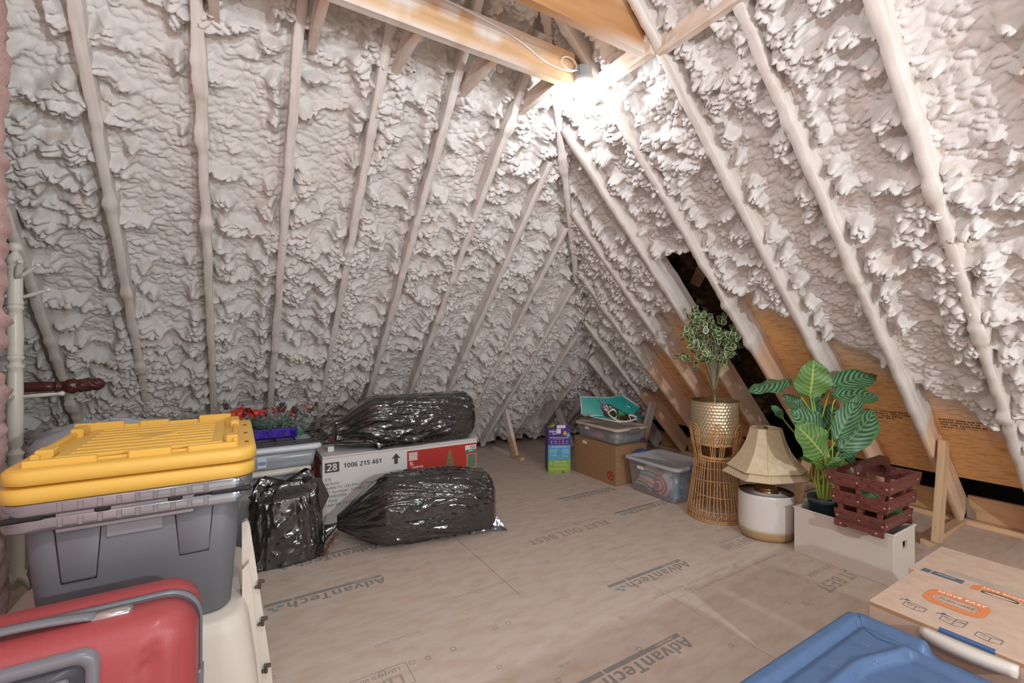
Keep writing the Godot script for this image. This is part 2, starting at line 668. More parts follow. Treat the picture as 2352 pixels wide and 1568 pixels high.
func build_left_slope() -> void:
	var w := struct_node("wall_left")
	var o := Vector3(0, 0, -ZL)
	var vd := Vector3(0, PITCH, PITCH)
	var nd := Vector3(0, -PITCH, PITCH)
	var xs := []
	for k in range(-3, 12):
		xs.append(-0.555 + 0.4095 * k + (0.005 if k == 1 else 0.0))
	var s := S()
	box(s, o + vd * 3.3 + nd * -0.26 + Vector3(1.9, 0, 0), Vector3(9.4, 0.05, 7.6), 0.0, Basis(Vector3.RIGHT, -PI / 4))
	obj("roof_deck", s, M.foam_brown, w)
	var mesh := foam(o, Vector3.RIGHT, vd, nd, -1.8, 4.75, 0.0, 5.0, 0.0072, 101, xs,
		func(_u): return 0.0,
		func(u): return minf(5.4, (XR - u) / PITCH + 0.16),
		func(u, v): return 0.22 if v > 3.2 and u < 0.6 else 0.0)
	inst("foam_insulation", mesh, M.foam, w).set_meta("kind", "stuff")
	for k in xs.size():
		var top: float = minf(5.4, (XR - xs[k]) / PITCH - 0.04)
		if absf(xs[k] - 1.9) < 0.05:
			top -= 0.1
		if top > 0.3:
			rafter(w, o, Vector3.RIGHT, vd, nd, xs[k], 0.02, top, -1.0, 300 + k)

const RZ := [0.08, -0.33, -0.74, -1.155, -1.56, -1.985, -2.41, -2.807, -3.2, -3.61, -4.02, -4.43]
# height of the foam's lower edge in the bay towards -z of each rafter
func foam_low(u: float) -> float:
	if u > -0.74:
		return 0.66 + 0.07 * sin(u * 9.0)
	if u > -1.155:
		return remap(u, -0.74, -1.155, 0.74, 1.0)
	if u > -1.56:
		return remap(u, -1.155, -1.56, 1.08, 1.34)
	if u > -1.985:
		return remap(u, -1.56, -1.985, 1.43, 1.69)
	if u > -2.41:
		return 1.93
	if u > -2.807:
		return 1.52 + 0.02 * sin(u * 30.0)
	if u > -3.2:
		return 1.28
	if u > -3.61:
		return 0.80
	if u > -4.02:
		return 0.42
	return 0.0

func build_right_slope() -> void:
	var w := struct_node("wall_right")
	var o := Vector3(XR, 0, 0)
	var ud := Vector3(0, 0, 1)
	var vd := Vector3(-PITCH, PITCH, 0)
	var nd := Vector3(-PITCH, -PITCH, 0)
	var nz := noise(77, 7.0, FastNoiseLite.TYPE_SIMPLEX_SMOOTH, 3)
	var mesh := foam(o, ud, vd, nd, -5.3, 0.45, 0.0, 4.9, 0.0072, 202, RZ,
		func(u): return maxf((foam_low(u) + 0.035 * nz.get_noise_1d(u)) / PITCH, 0.0),
		func(u): return minf(5.2, (ZL + u) / PITCH + 0.16),
		func(u, v): return 0.34 * sm(-1.7, -1.0, u), -1.0)
	inst("foam_insulation", mesh, M.foam, w).set_meta("kind", "stuff")
	for k in RZ.size():
		var u: float = RZ[k]
		var top := minf(5.2, (ZL + u) / PITCH - 0.04)
		var low := minf(foam_low(u + 0.02), foam_low(u - 0.02)) / PITCH
		var bare: float = [0.75, 0.62, 0.62, 1.0, 1.3, 1.72, 2.1, 1.7, 1.45, 1.0, 0.3, -1.0][k]
		if top > 0.3:
			rafter(w, o, ud, vd, nd, u, 0.03, top, bare if k < 10 else -1.0, 400 + k)
	# sheathing between the rafters, foam overspray near its upper edge
	var ns := noise(88, 3.0, FastNoiseLite.TYPE_SIMPLEX_SMOOTH, 3)
	for k in RZ.size() - 1:
		if k == 5:
			continue
		var ua: float = RZ[k + 1]
		var ub: float = RZ[k]
		var st := S(true)
		var nuv := 10
		var nvv := 60
		var vlow := 0.34
		var vtop := 5.2
		for i in nuv:
			for j in nvv:
				var cs := []
				for q in [[0, 0], [1, 0], [1, 1], [0, 1]]:
					var u: float = lerpf(ua, ub, float(i + q[0]) / nuv)
					var v: float = lerpf(vlow, 3.6, float(j + q[1]) / nvv)
					var over: float = sm(-0.42, -0.10, v - foam_low(u) / PITCH + 0.12 * ns.get_noise_2d(u * 2.0, v * 2.0))
					var c := Color(0.98, 0.70, 0.39).lerp(Color(0.80, 0.74, 0.69), over)
					cs.append([o + ud * u + vd * v + nd * -0.187, c])
				for t in [0, 2, 1, 0, 3, 2]:
					st.set_color(cs[t][1])
					st.add_vertex(cs[t][0])
		st.index()
		obj("sheathing", st, M.osb, w)
		var sb := S()
		box(sb, o + vd * 1.97 + nd * -0.195 + ud * ((ua + ub) / 2), Vector3(0.012, 3.28, absf(ub - ua)), 0.0, Basis(Vector3(0, 0, 1), PI / 4))
		obj("sheathing_back", sb, M.dark, w)
	# the open bay looks into an unlit roof space with brown foam
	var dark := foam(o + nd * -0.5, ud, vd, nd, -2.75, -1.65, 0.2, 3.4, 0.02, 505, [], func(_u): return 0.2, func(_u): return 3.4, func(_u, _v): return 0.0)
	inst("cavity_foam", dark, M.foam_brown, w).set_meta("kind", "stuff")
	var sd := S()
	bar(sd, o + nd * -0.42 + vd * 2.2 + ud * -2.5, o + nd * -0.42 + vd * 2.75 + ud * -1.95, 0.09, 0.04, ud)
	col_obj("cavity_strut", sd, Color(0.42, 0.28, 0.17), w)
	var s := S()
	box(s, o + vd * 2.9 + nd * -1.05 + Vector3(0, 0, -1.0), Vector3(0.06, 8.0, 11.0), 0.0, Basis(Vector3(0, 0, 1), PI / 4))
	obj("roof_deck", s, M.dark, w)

func col_obj(called: String, st: SurfaceTool, c: Color, parent: Node3D, xf := Transform3D.IDENTITY) -> MeshInstance3D:
	# lumber of one tone: tint through a material of its own
	var key := "lumber_%s" % c.to_html()
	if not M.has(key):
		var m: StandardMaterial3D = M.lumber.duplicate()
		m.vertex_color_use_as_albedo = false
		m.albedo_color = c.linear_to_srgb()
		M[key] = m
	return obj(called, st, M[key], parent, xf)

# ---------------------------------------------------------------- beams, braces, lamp
func wood(name_: String, c: Color) -> void:
	M[name_] = M.lumber.duplicate()
	M[name_].vertex_color_use_as_albedo = false
	M[name_].albedo_color = c

# a sawn board between two points, its long axis along local x so that the grain follows it
func board(called: String, a: Vector3, z: Vector3, w: float, t: float, side: Vector3, m: Material, parent: Node3D, bevel := 0.0025) -> MeshInstance3D:
	var d := (z - a).normalized()
	var sx := (side - d * side.dot(d)).normalized()
	var st := S()
	box(st, Vector3.ZERO, Vector3((z - a).length(), w, t), bevel)
	return obj(called, st, m, parent, Transform3D(Basis(d, sx, d.cross(sx)), (a + z) * 0.5))

# board whose faces fade between wood and overspray: mix(p) gives 0..1 of white at a point
func sprayed(called: String, a: Vector3, z: Vector3, w: float, t: float, side: Vector3, wc: Color, mix_: Callable, parent: Node3D) -> MeshInstance3D:
	var d := (z - a).normalized()
	var sx := (side - d * side.dot(d)).normalized()
	var xf := Transform3D(Basis(d, sx, d.cross(sx)), (a + z) * 0.5)
	var L := (z - a).length()
	var n := maxi(int(L / 0.02), 2)
	var st := S(false)
	var sec := []
	var k := 5
	for i in k:
		sec.append(Vector2(-w / 2 + w * i / (k - 1), t / 2))
	for i in k:
		sec.append(Vector2(w / 2 - w * i / (k - 1), -t / 2))
	var white := Color(0.78, 0.74, 0.71)
	var m2 := sec.size()
	for i in n:
		for j in m2:
			var q := []
			for e in [[i, j], [i + 1, j], [i + 1, (j + 1) % m2], [i, (j + 1) % m2]]:
				q.append(Vector3(-L / 2 + L * e[0] / n, sec[e[1]].x, sec[e[1]].y))
			var mid: Vector3 = (q[0] + q[2]) * 0.5
			var outw := Vector3(0, mid.y if j == k - 1 or j == m2 - 1 else 0.0, mid.z if j < k - 1 or (j > k - 1 and j < m2 - 1) else 0.0)
			var fl: bool = (q[1] - q[0]).cross(q[2] - q[0]).dot(outw) < 0.0
			for e in ([0, 1, 2, 0, 2, 3] if fl else [0, 2, 1, 0, 3, 2]):
				st.set_color(wc.lerp(white, clampf(mix_.call(xf * q[e]), 0.0, 1.0)))
				st.add_vertex(q[e])
	for s in [-1.0, 1.0]:
		var p := Vector3(s * L / 2, 0, 0)
		st.set_color(wc.lerp(white, clampf(mix_.call(xf * p), 0.0, 1.0)))
		poly(st, [p + Vector3(0, -w / 2, -t / 2), p + Vector3(0, w / 2, -t / 2), p + Vector3(0, w / 2, t / 2), p + Vector3(0, -w / 2, t / 2)], Vector3(s, 0, 0))
	return obj(called, st, M.lumber, parent, xf)

func build_framing() -> void:
	wood("wood_a", Color("d9b48c"))
	wood("wood_b", Color("cfa679"))
	wood("wood_c", Color("e0c09a"))
	var nz := noise(61, 3.5, FastNoiseLite.TYPE_SIMPLEX_SMOOTH, 3)
	var up := Vector3.UP
	# hip rafter down the corner of the roof
	var hip := struct_node("trim_1")
	rafter(hip, Vector3(XR, 0, -ZL), Vector3(1, 0, 1).normalized(), Vector3(-1, 1, 1).normalized(), Vector3(-1, -2, 1).normalized(), 0.0, 3.3, 6.1, -1.0, 350)
	# collar beams with the bare lamp at their end
	var orange := Color(0.66, 0.45, 0.26)
	var b1 := thing("ceiling_beam", "long pale wood beam under the roof peak with a white cable stapled along it", "beam", Vector3(0.4, 2.88, -2.02))
	sprayed("beam_board", Vector3(-0.75, 2.885, -2.02) - b1.position, Vector3(1.635, 2.885, -2.02) - b1.position, 0.185, 0.04, up, orange,
		func(p): return maxf(sm(-0.02, 0.05, (p.y - 0.008) + 0.16 * nz.get_noise_2d(p.x * 1.4, 0.0) - 0.05 * sm(0.5, 1.2, p.x)), sm(0.02, -0.012, p.y + 0.08 + 0.02 * nz.get_noise_2d(p.x * 2.0, 7.0))) * sm(1.15, 0.8, p.x), b1)
	board("packer", Vector3(1.63, 2.89, -2.045) - b1.position, Vector3(1.79, 2.89, -2.045) - b1.position, 0.15, 0.04, up, M.wood_b, b1)
	var b2 := thing("ceiling_beam", "orange brown wood beam right of the lamp with a clean lower edge", "beam", Vector3(0.5, 2.93, -1.63))
	sprayed("beam_board", Vector3(-0.75, 2.928, -1.63) - b2.position, Vector3(1.775, 2.928, -1.63) - b2.position, 0.23, 0.04, up, Color(0.50, 0.27, 0.115),
		func(p): return sm(0.85, 1.3, p.x) * sm(-0.07, -0.105, p.y) * 0.9 + 0.35 * sm(0.05, 0.12, p.y + 0.05 * nz.get_noise_1d(p.x * 2.0)), b2)
	var hd := thing("header_board", "short pale header board closing the gap between the two beams behind the lamp", "board", Vector3(1.79, 2.845, -1.82))
	sprayed("board", Vector3(0, 0, -0.24), Vector3(0, 0, 0.24), 0.09, 0.038, up, Color(0.66, 0.46, 0.30), func(p): return 0.6 + 0.5 * nz.get_noise_2d(p.z * 2.0, p.y * 5.0), hd)
	var hd2 := thing("header_board", "whitened board running up to the right from the beam end into the foam", "board", Vector3(1.82, 2.835, -1.3))
	sprayed("board", Vector3(0, 0, -0.26), Vector3(0, 0, 0.36), 0.09, 0.038, up, Color(0.60, 0.42, 0.28), func(p): return 0.55 + 0.6 * nz.get_noise_2d(p.z * 2.0, p.y * 5.0), hd2)
	# collar ties from the left rafters to the first beam
	var tie_names := ["collar tie nailed to the third rafter from the left, ending above the frame", "collar tie second from the left, its beam end cut by the picture's top", "middle whitened collar tie meeting the long beam", "whitened collar tie under the long beam, between the middle tie and the lamp", "collar tie nearest to the lamp with a bare orange tip"]
	var txs := [-0.075, 0.325, 0.735, 1.14, 1.545]
	for k in 5:
		var t := thing("collar_tie", tie_names[k], "board", Vector3(txs[k], 2.838, -2.2))
		sprayed("board", Vector3(0.0, 0.0, -0.24), Vector3(0.0, 0.0, 0.158), 0.089, 0.038, up, Color(0.62, 0.40, 0.24), func(p): return 0.75 + 0.3 * nz.get_noise_2d(p.z * 3.0, p.y * 4.0 + k) - sm(0.05, 0.16, p.z) * 0.5, t)
	build_lamp()
	# floor plate and blocking along the right eave
	var pl := struct_node("baseboard_right")
	var s := S()
	box(s, Vector3.ZERO, Vector3(5.4, 0.038, 0.089), 0.003)
	obj("floor_plate", s, M.wood_c, pl, Transform3D(Basis(Vector3(0, 0, 1), Vector3.UP, Vector3(-1, 0, 0)), Vector3(4.675, 0.019, -2.0)))
	for k in RZ.size() - 1:
		var zc: float = (RZ[k] + RZ[k + 1]) / 2
		var len_: float = absf(RZ[k] - RZ[k + 1]) - 0.045
		s = S()
		box(s, Vector3.ZERO, Vector3(len_, 0.17, 0.038), 0.002)
		obj("blocking_board", s, M.wood_b if k % 2 else M.wood_a, pl, Transform3D(Basis(Vector3(0, 0, -1), Vector3.UP, Vector3(1, 0, 0)), Vector3(4.70 + 0.004 * (k % 3), 0.125, zc)))
	s = S()
	box(s, Vector3(5.45, 0.3, -2.0), Vector3(0.04, 1.4, 9.0))
	obj("eave_board", s, M.dark, pl)
	# steel hanger on a rafter foot
	s = S()
	plate(s, [Vector2(0, 0), Vector2(0.05, 0), Vector2(0.05, 0.05), Vector2(0.012, 0.11), Vector2(0.012, 0.15), Vector2(0, 0.15)], 0.002)
	var hg := obj("rafter_hanger", s, M.steel, self, Transform3D(Basis(Vector3(0, 0, 1), up, Vector3(-1, 0, 0)), Vector3(4.665, 0.045, -1.13)))
	tag(hg, "small bent steel hanger at the foot of the rafter beside the right knee brace", "bracket")
	# knee braces: a post leaning out from a rafter onto a foot board
	knee("bare wood knee brace standing right of the slatted basket", Vector3(3.95, 0.0, -1.10), Vector3(4.085, 0.69, -1.10), Vector3(3.93, 0, -1.15), Vector3(4.62, 0, -1.15), Vector3.RIGHT, 0.0)
	knee("bare wood knee brace half hidden between the lamp and the leafy plant", Vector3(3.97, 0.0, -1.99), Vector3(4.16, 0.6, -1.94), Vector3(3.96, 0, -2.03), Vector3(4.62, 0, -2.03), Vector3.RIGHT, 0.0)
	knee("knee brace with a whitened top leaning behind the clear tote with the blue handles", Vector3(4.02, 0.0, -3.57), Vector3(4.05, 0.66, -3.57), Vector3(4.0, 0, -3.61), Vector3(4.62, 0, -3.61), Vector3.RIGHT, 0.35, 0.22)
	knee("whitened knee brace with a bare tip standing alone left of the purple box", Vector3(2.765, 0.0, -4.44), Vector3(2.765, 0.53, -4.69), Vector3(2.80, 0, -4.36), Vector3(2.80, 0, -5.0), Vector3.BACK, 0.24)
	knee("foam covered knee brace behind the purple box", Vector3(3.59, 0.0, -4.44), Vector3(3.575, 0.50, -4.74), Vector3(3.61, 0, -4.36), Vector3(3.61, 0, -5.0), Vector3.BACK, 0.02)

func knee(label: String, foot: Vector3, top: Vector3, f0: Vector3, f1: Vector3, side: Vector3, white_above: float, lean := 0.0) -> void:
	var t := thing("knee_brace", label, "brace", foot)
	var d := (top - foot).normalized()
	sprayed("post", Vector3(0, 0.02, 0) + d * 0.02 + Vector3(-lean, 0, 0), top - foot, 0.089, 0.038, side, Color(0.68, 0.48, 0.30),
		func(p): return 0.0 if white_above <= 0.0 else sm(white_above - 0.05, white_above + 0.05, p.y), t)
	sprayed("foot_board", f0 - foot + Vector3(0, 0.02, 0), f1 - foot + Vector3(0, 0.02, 0), 0.038, 0.06, Vector3.UP, Color(0.68, 0.49, 0.32),
		func(p): return 0.0 if white_above <= 0.0 or side == Vector3.RIGHT else sm(0.12, 0.3, (p + foot - f0).length()), t)

func build_lamp() -> void:
	var g := hexm("a4a6a8", 0.5)
	var wht := hexm("eceae6", 0.4)
	var p := Vector3(1.685, 2.80, -1.985)
	var t := thing("light_fixture", "round keyless lampholder with a glowing bare bulb at the end of the long beam", "lamp", p)
	var s := S(true)
	var b := Basis(Vector3(0, 0, 1), 0.0)
	lathe(s, [[0.001, 0.105], [0.046, 0.105], [0.048, 0.10], [0.048, 0.052], [0.054, 0.048], [0.056, 0.03], [0.053, 0.026], [0.001, 0.026]], 28, Vector3.ZERO, b, false)
	obj("junction_box", s, g, t)
	s = S()
	for k in 9:
		var a := PI * 0.75 + k * 0.17
		box(s, Vector3(cos(a) * 0.055, 0.07, -sin(a) * 0.055), Vector3(0.012, 0.05, 0.004), 0.0008, Basis(Vector3.UP, a))
	obj("rib", s, g, t)
	s = S(true)
	lathe(s, [[0.001, 0.026], [0.056, 0.026], [0.058, 0.018], [0.054, 0.004], [0.03, -0.002], [0.024, -0.006], [0.023, -0.016], [0.001, -0.016]], 28, Vector3.ZERO, b, false)
	obj("lampholder", s, wht, t)
	var bm := hexm("ffffff", 0.3)
	bm.emission_enabled = true
	bm.emission = Color(1.0, 0.98, 0.95)
	bm.emission_energy_multiplier = 3.0
	s = S(true)
	lathe(s, [[0.001, -0.014], [0.014, -0.016], [0.016, -0.034], [0.022, -0.048], [0.029, -0.064], [0.031, -0.08], [0.028, -0.096], [0.018, -0.108], [0.001, -0.113]], 20, Vector3.ZERO, Basis.IDENTITY, false)
	obj("bulb", s, bm, t)
	bulb_light("bulb_light", p + Vector3(0, -0.078, 0), 0.26, Color(0.95, 0.97, 1.0))
	# cable
	var c := hexm("e6e4e0", 0.45)
	s = S(true)
	var z := -1.992
	var pts := [Vector3(0.55, 2.985, z), Vector3(0.72, 2.975, z), Vector3(0.86, 2.968, z), Vector3(1.02, 2.955, z), Vector3(1.17, 2.938, z), Vector3(1.30, 2.905, z), Vector3(1.40, 2.868, z), Vector3(1.50, 2.853, z + 0.004), Vector3(1.575, 2.853, z + 0.01)]
	for k in 15:
		var a := -PI / 2 + TAU * k / 13.0
		pts.append(Vector3(1.575 + 0.054 * cos(a), 2.889 + 0.036 * sin(a), z + 0.012 + 0.0008 * k))
	pts.append_array([Vector3(1.64, 2.87, z + 0.02), Vector3(1.66, 2.865, z + 0.012), Vector3(1.665, 2.85, z)])
	tube(s, spline(pts, 4), 0.0038, 6)
	var cb := obj("power_cable", s, c)
	tag(cb, "white power cable with one round loop running along the beam to the lamp", "cable")

# Catmull-Rom through points
func spline(pts: Array, k: int) -> Array:
	var o := []
	for i in pts.size() - 1:
		var p0: Vector3 = pts[maxi(i - 1, 0)]
		var p1: Vector3 = pts[i]
		var p2: Vector3 = pts[i + 1]
		var p3: Vector3 = pts[mini(i + 2, pts.size() - 1)]
		for j in k:
			o.append(p1.cubic_interpolate(p2, p0, p3, float(j) / k))
	o.append(pts[pts.size() - 1])
	return o

# ---------------------------------------------------------------- left group
# points spread evenly round a rounded rectangle in the xy plane
func rr_xy(cx: float, cy: float, sx: float, sy: float, rad: float, n: int) -> Array:
	var o := []
	var a := sx - 2 * rad
	var b := sy - 2 * rad
	var q := PI / 2 * rad
	var tot := 2 * (a + b) + 4 * q
	for i in n:
		var s := tot * i / n
		var p := Vector2.ZERO
		var segs := [[a, 0], [q, 1], [b, 2], [q, 3], [a, 4], [q, 5], [b, 6], [q, 7]]
		for e in segs:
			if s <= e[0] or e[1] == 7:
				var f: float = s
				match e[1]:
					0: p = Vector2(-a / 2 + f, -sy / 2)
					1: p = Vector2(a / 2 + sin(f / rad) * rad, -b / 2 - cos(f / rad) * rad)
					2: p = Vector2(sx / 2, -b / 2 + f)
					3: p = Vector2(a / 2 + cos(f / rad) * rad, b / 2 + sin(f / rad) * rad)
					4: p = Vector2(a / 2 - f, sy / 2)
					5: p = Vector2(-a / 2 - sin(f / rad) * rad, b / 2 + cos(f / rad) * rad)
					6: p = Vector2(-sx / 2, b / 2 - f)
					7: p = Vector2(-a / 2 - cos(f / rad) * rad, -b / 2 - sin(f / rad) * rad)
				break
			s -= e[0]
		o.append(Vector2(cx, cy) + p)
	return o

func build_all_things() -> void:
	build_partition()
	build_tote_stack()
	build_suitcase()
	build_coat_rack()
	build_carton_group()
	build_bins_and_garland()
	build_right_things()
	build_corner_things()
	build_front_right()
	build_floor_print()

func build_partition() -> void:
	# insulated partition beside the camera: pink batts, their ragged ends seen at the picture's left edge
	var w := struct_node("wall_partition")
	var pink := hexm("e6c6c0", 0.95)
	tri_tex(pink, ntex(71, 0.05, [[0.0, Color("e9c9c4")], [0.5, Color("ffffff")], [1.0, Color("fff2ee")]], 4, 256), Vector3(3, 3, 3), true)
	M.pink = pink
	var s := S()
	box(s, Vector3(-0.97, 1.6, 0.4), Vector3(0.04, 3.2, 5.9))
	obj("backing_board", s, M.plain_wall, w)
	var nz := noise(131, 9.0, FastNoiseLite.TYPE_SIMPLEX_SMOOTH, 4)
	var nb := noise(132, 2.6, FastNoiseLite.TYPE_SIMPLEX_SMOOTH, 3)
	for k in 2:
		var y0 := 0.0 if k == 0 else 1.30
		var y1 := 1.27 if k == 0 else 3.0
		var st := S(true)
		var rings := []
		var ny := 90
		for i in ny + 1:
			var y: float = lerpf(y0, y1, float(i) / ny)
			var e := minf(sm(0.0, 0.05, y - y0), sm(0.0, 0.05, y1 - y)) * 0.7 + 0.3
			var rg := PackedVector3Array()
			# outline in plan: room face, ragged end, back
			var zend := -2.60 + 0.05 * nb.get_noise_1d(y * 1.4) + 0.02 * nz.get_noise_1d(y * 2.0)
			for q in [[0.0, 2.5], [0.0, 0.4], [0.0, -1.0], [0.0, -1.7], [0.0, -2.2], [0.01, -2.42], [0.02, -2.55], [0.045, zend], [0.11, zend + 0.01], [0.16, zend + 0.03], [0.175, -2.4], [0.175, 2.5]]:
				var n := 0.035 * nz.get_noise_3d(q[0] * 2.0, y, q[1]) + 0.012 * nz.get_noise_3d(q[0], y * 4.0, q[1] * 4.0)
				rg.append(Vector3(-0.738 - q[0] + n - (1.0 - e) * 0.05, y, q[1] + (n if q[0] > 0.03 and q[0] < 0.17 else 0.0)))
			rings.append(rg)
		loft(st, rings, true, true)
		obj("insulation_batt", st, pink, w)

func build_tote_stack() -> void:
	# pet kennel under the tote
	var beige := hexm("d9cfc1", 0.45)
	var t := thing("pet_kennel", "beige plastic pet kennel with dark side clips under the grey tote", "kennel", Vector3(-0.24, 0, -1.95))
	var s := S(true)
	var rings := []
	for e in [[0.0, 0.70, 0.70, 0.05], [0.02, 0.71, 0.71, 0.05], [0.30, 0.665, 0.665, 0.06], [0.47, 0.62, 0.62, 0.07], [0.505, 0.60, 0.60, 0.07], [0.512, 0.57, 0.575, 0.07]]:
		rings.append(rrect(Vector3(-0.05, 0, 0.01), e[1] + 0.04, e[2], e[3], e[0], 6))
	loft(s, rings, true, true)
	obj("body", s, beige, t)
	s = S(true)
	# raised panel on the near face and shoulder on the far side
	var fz := [[0.02, 0.365], [0.30, 0.343], [0.36, 0.336]]
	rings = []
	for e in fz:
		rings.append(PackedVector3Array([Vector3(0.00, e[0], e[1] - 0.02), Vector3(0.00, e[0], e[1] + 0.012), Vector3(0.03, e[0], e[1] + 0.016), Vector3(0.17 - e[0] * 0.1, e[0], e[1] + 0.016), Vector3(0.19 - e[0] * 0.1, e[0], e[1] + 0.008), Vector3(0.19 - e[0] * 0.1, e[0], e[1] - 0.02)]))
	loft(s, rings, true, true)
	obj("raised_panel", s, beige, t)
	s = S()
	plate(s, [Vector2(0.245, 0.0), Vector2(0.365, 0.0), Vector2(0.352, 0.2), Vector2(0.318, 0.48), Vector2(0.300, 0.62), Vector2(0.285, 0.735), Vector2(0.275, 0.752), Vector2(0.262, 0.745), Vector2(0.262, 0.5)], 0.03, X(Vector3(0, 0, 0.13)))
	plate(s, [Vector2(0.245, 0.0), Vector2(0.335, 0.0), Vector2(0.322, 0.2), Vector2(0.298, 0.45), Vector2(0.282, 0.62), Vector2(0.262, 0.6), Vector2(0.262, 0.5)], 0.06, X(Vector3(0, 0, 0.13)))
	obj("seam_flange", s, beige, t)
	for c in [[0.318, 0.53], [0.327, 0.40], [0.337, 0.235]]:
		s = S()
		box(s, Vector3(c[0] - 0.004, c[1], 0.172), Vector3(0.010, 0.030, 0.016), 0.003)
		box(s, Vector3(c[0] + 0.004, c[1] + 0.008, 0.172), Vector3(0.014, 0.010, 0.012), 0.002)
		box(s, Vector3(c[0] - 0.012, c[1] - 0.008, 0.170), Vector3(0.014, 0.008, 0.012), 0.002)
		obj("clip", s, hexm("4c433d", 0.5), t)
	# grey tote with two yellow lids
	var yel := hexm("e4b550", 0.42)
	var grey := hexm("6c6d72", 0.5)
	grey.normal_enabled = true
	grey.uv1_triplanar = true
	grey.uv1_scale = Vector3(6, 6, 6)
	grey.normal_texture = ntex_normal(81, 0.3, 2.0, 2, 256)
	grey.normal_scale = 0.25
	var shine := hexm("9b9da3", 0.14, 0.75)
	var black := hexm("161517", 0.5)
	t = thing("storage_tote", "dark grey storage tote with two stacked yellow lids on the kennel", "tote", Vector3(-0.232, 0.513, -1.965))
	var o := Vector3.ZERO
	s = S(true)
	rings = []
	for e in [[0.0, 0.425, 0.52, 0.05], [0.012, 0.445, 0.54, 0.055], [0.20, 0.475, 0.57, 0.06], [0.385, 0.500, 0.595, 0.06]]:
		rings.append(rrect(o, e[1], e[2], e[3], e[0], 8))
	loft(s, rings, true, true)
	obj("body", s, grey, t)
	# embossed panels and the label plate on the near side
	for q in [[-0.178, -0.082, 0.195], [0.081, 0.177, 0.21]]:
		s = S(true)
		rings = []
		var w0: float = q[1] - q[0]
		for e in [[q[2], 0.014, 0.0], [q[2] + 0.006, 0.010, 0.0], [0.372, 0.0, 0.0]]:
			var zf: float = lerpf(0.271, 0.2965, e[0] / 0.385) + 0.0005
			rings.append(PackedVector3Array([Vector3(q[0] + e[1], e[0], zf - 0.01), Vector3(q[0] + e[1], e[0], zf + 0.0015), Vector3(q[0] + e[1] + 0.004, e[0], zf + 0.0035), Vector3(q[1] - e[1] - 0.004, e[0], zf + 0.0035), Vector3(q[1] - e[1], e[0], zf + 0.0015), Vector3(q[1] - e[1], e[0], zf - 0.01)]))
		loft(s, rings, true, true)
		obj("side_panel", s, grey, t)
		s = S()
		for e in [[Vector3(q[0] - 0.0015, 0.37, 0.2970), Vector3(q[0] + 0.0125, q[2], 0.2855)], [Vector3(q[1] + 0.0015, 0.37, 0.2970), Vector3(q[1] - 0.0125, q[2], 0.2855)], [Vector3(q[0] + 0.012, q[2] - 0.002, 0.2853), Vector3(q[1] - 0.012, q[2] - 0.002, 0.2853)]]:
			bar(s, e[0], e[1], 0.0022, 0.004, Vector3(1, 1, 0), 0.0004)
		obj("panel_groove", s, black, t)
	s = S()
	box(s, Vector3(-0.01, 0.322, 0.2945), Vector3(0.125, 0.04, 0.006), 0.002)
	obj("label_plate", s, hexm("8d8c90", 0.35), t)
	# two nested rims with grip slots between them
	for k in 2:
		var y0 := 0.352 + 0.041 * k
		s = S(true)
		rings = []
		for e in [[0.0, 0.0], [0.001, 0.012], [0.006, 0.014], [0.030, 0.014], [0.034, 0.010], [0.035, -0.02]]:
			rings.append(rrect(o, 0.552 + e[1], 0.632 + e[1], 0.06, y0 + e[0], 10))
		loft(s, rings, true, true)
		var rim_ := obj("rim", s, shine, t)
		s = S()
		for q in 9:
			box(s, Vector3(-0.16 + q * 0.04, y0 + 0.018, 0.3228), Vector3(0.012, 0.024, 0.003), 0.0014)
		box(s, Vector3(-0.02, y0 - 0.004, 0.314), Vector3(0.30, 0.012, 0.012), 0.002)
		obj("rim_rib", s, shine, rim_)
	s = S(true)
	loft(s, [rrect(o, 0.544, 0.624, 0.055, 0.385, 8), rrect(o, 0.544, 0.624, 0.055, 0.396, 8)], true, true)
	obj("grip_slot", s, black, t)
	for q in [[-0.235, 0.09], [-0.075, 0.035], [0.085, 0.035], [0.225, 0.11]]:
		s = S()
		box(s, Vector3(q[0], 0.390, 0.318), Vector3(q[1], 0.014, 0.016), 0.005)
		obj("grip_slot", s, black, t)
	for k in 2:
		var y0 := 0.428 + 0.047 * k
		s = S(true)
		rings = []
		for e in [[0.0, 0.004, 0.0], [0.003, 0.014, 0.0], [0.034 if k == 0 else 0.030, 0.012, 0.0], [0.040 if k == 0 else 0.037, 0.0, 0.0], [0.042 if k == 0 else 0.040, -0.02, 0.0], [0.042 if k == 0 else 0.040, -0.06, 0.0]]:
			rings.append(rrect(Vector3(0.004 * k, 0, 0), 0.566 + e[1], 0.636 + e[1], 0.065, y0 + e[0], 10))
		loft(s, rings, true, true)
		var lid := obj("lid", s, yel, t)
		if k == 0:
			continue
		s = S()
		var top := y0 + 0.040
		# raised edge wall, higher at its corners, and the ribbed panel inside it
		for e in [[-0.19, -0.285, 0.02, 0.05, 0.032], [-0.175, -0.268, 0.14, 0.022, 0.032], [-0.03, -0.277, 0.09, 0.03, 0.026], [0.15, -0.272, 0.11, 0.035, 0.032], [-0.0, -0.275, 0.32, 0.012, 0.018],
			[-0.212, -0.21, 0.035, 0.10, 0.028], [-0.218, 0.0, 0.02, 0.42, 0.018], [-0.205, 0.16, 0.04, 0.06, 0.026],
			[0.212, -0.16, 0.03, 0.12, 0.026], [0.214, 0.0, 0.016, 0.42, 0.014], [0.205, 0.17, 0.035, 0.05, 0.022],
			[-0.155, 0.272, 0.15, 0.022, 0.016], [0.02, 0.272, 0.10, 0.024, 0.018], [0.16, 0.268, 0.13, 0.022, 0.014], [0.0, 0.26, 0.40, 0.012, 0.006]]:
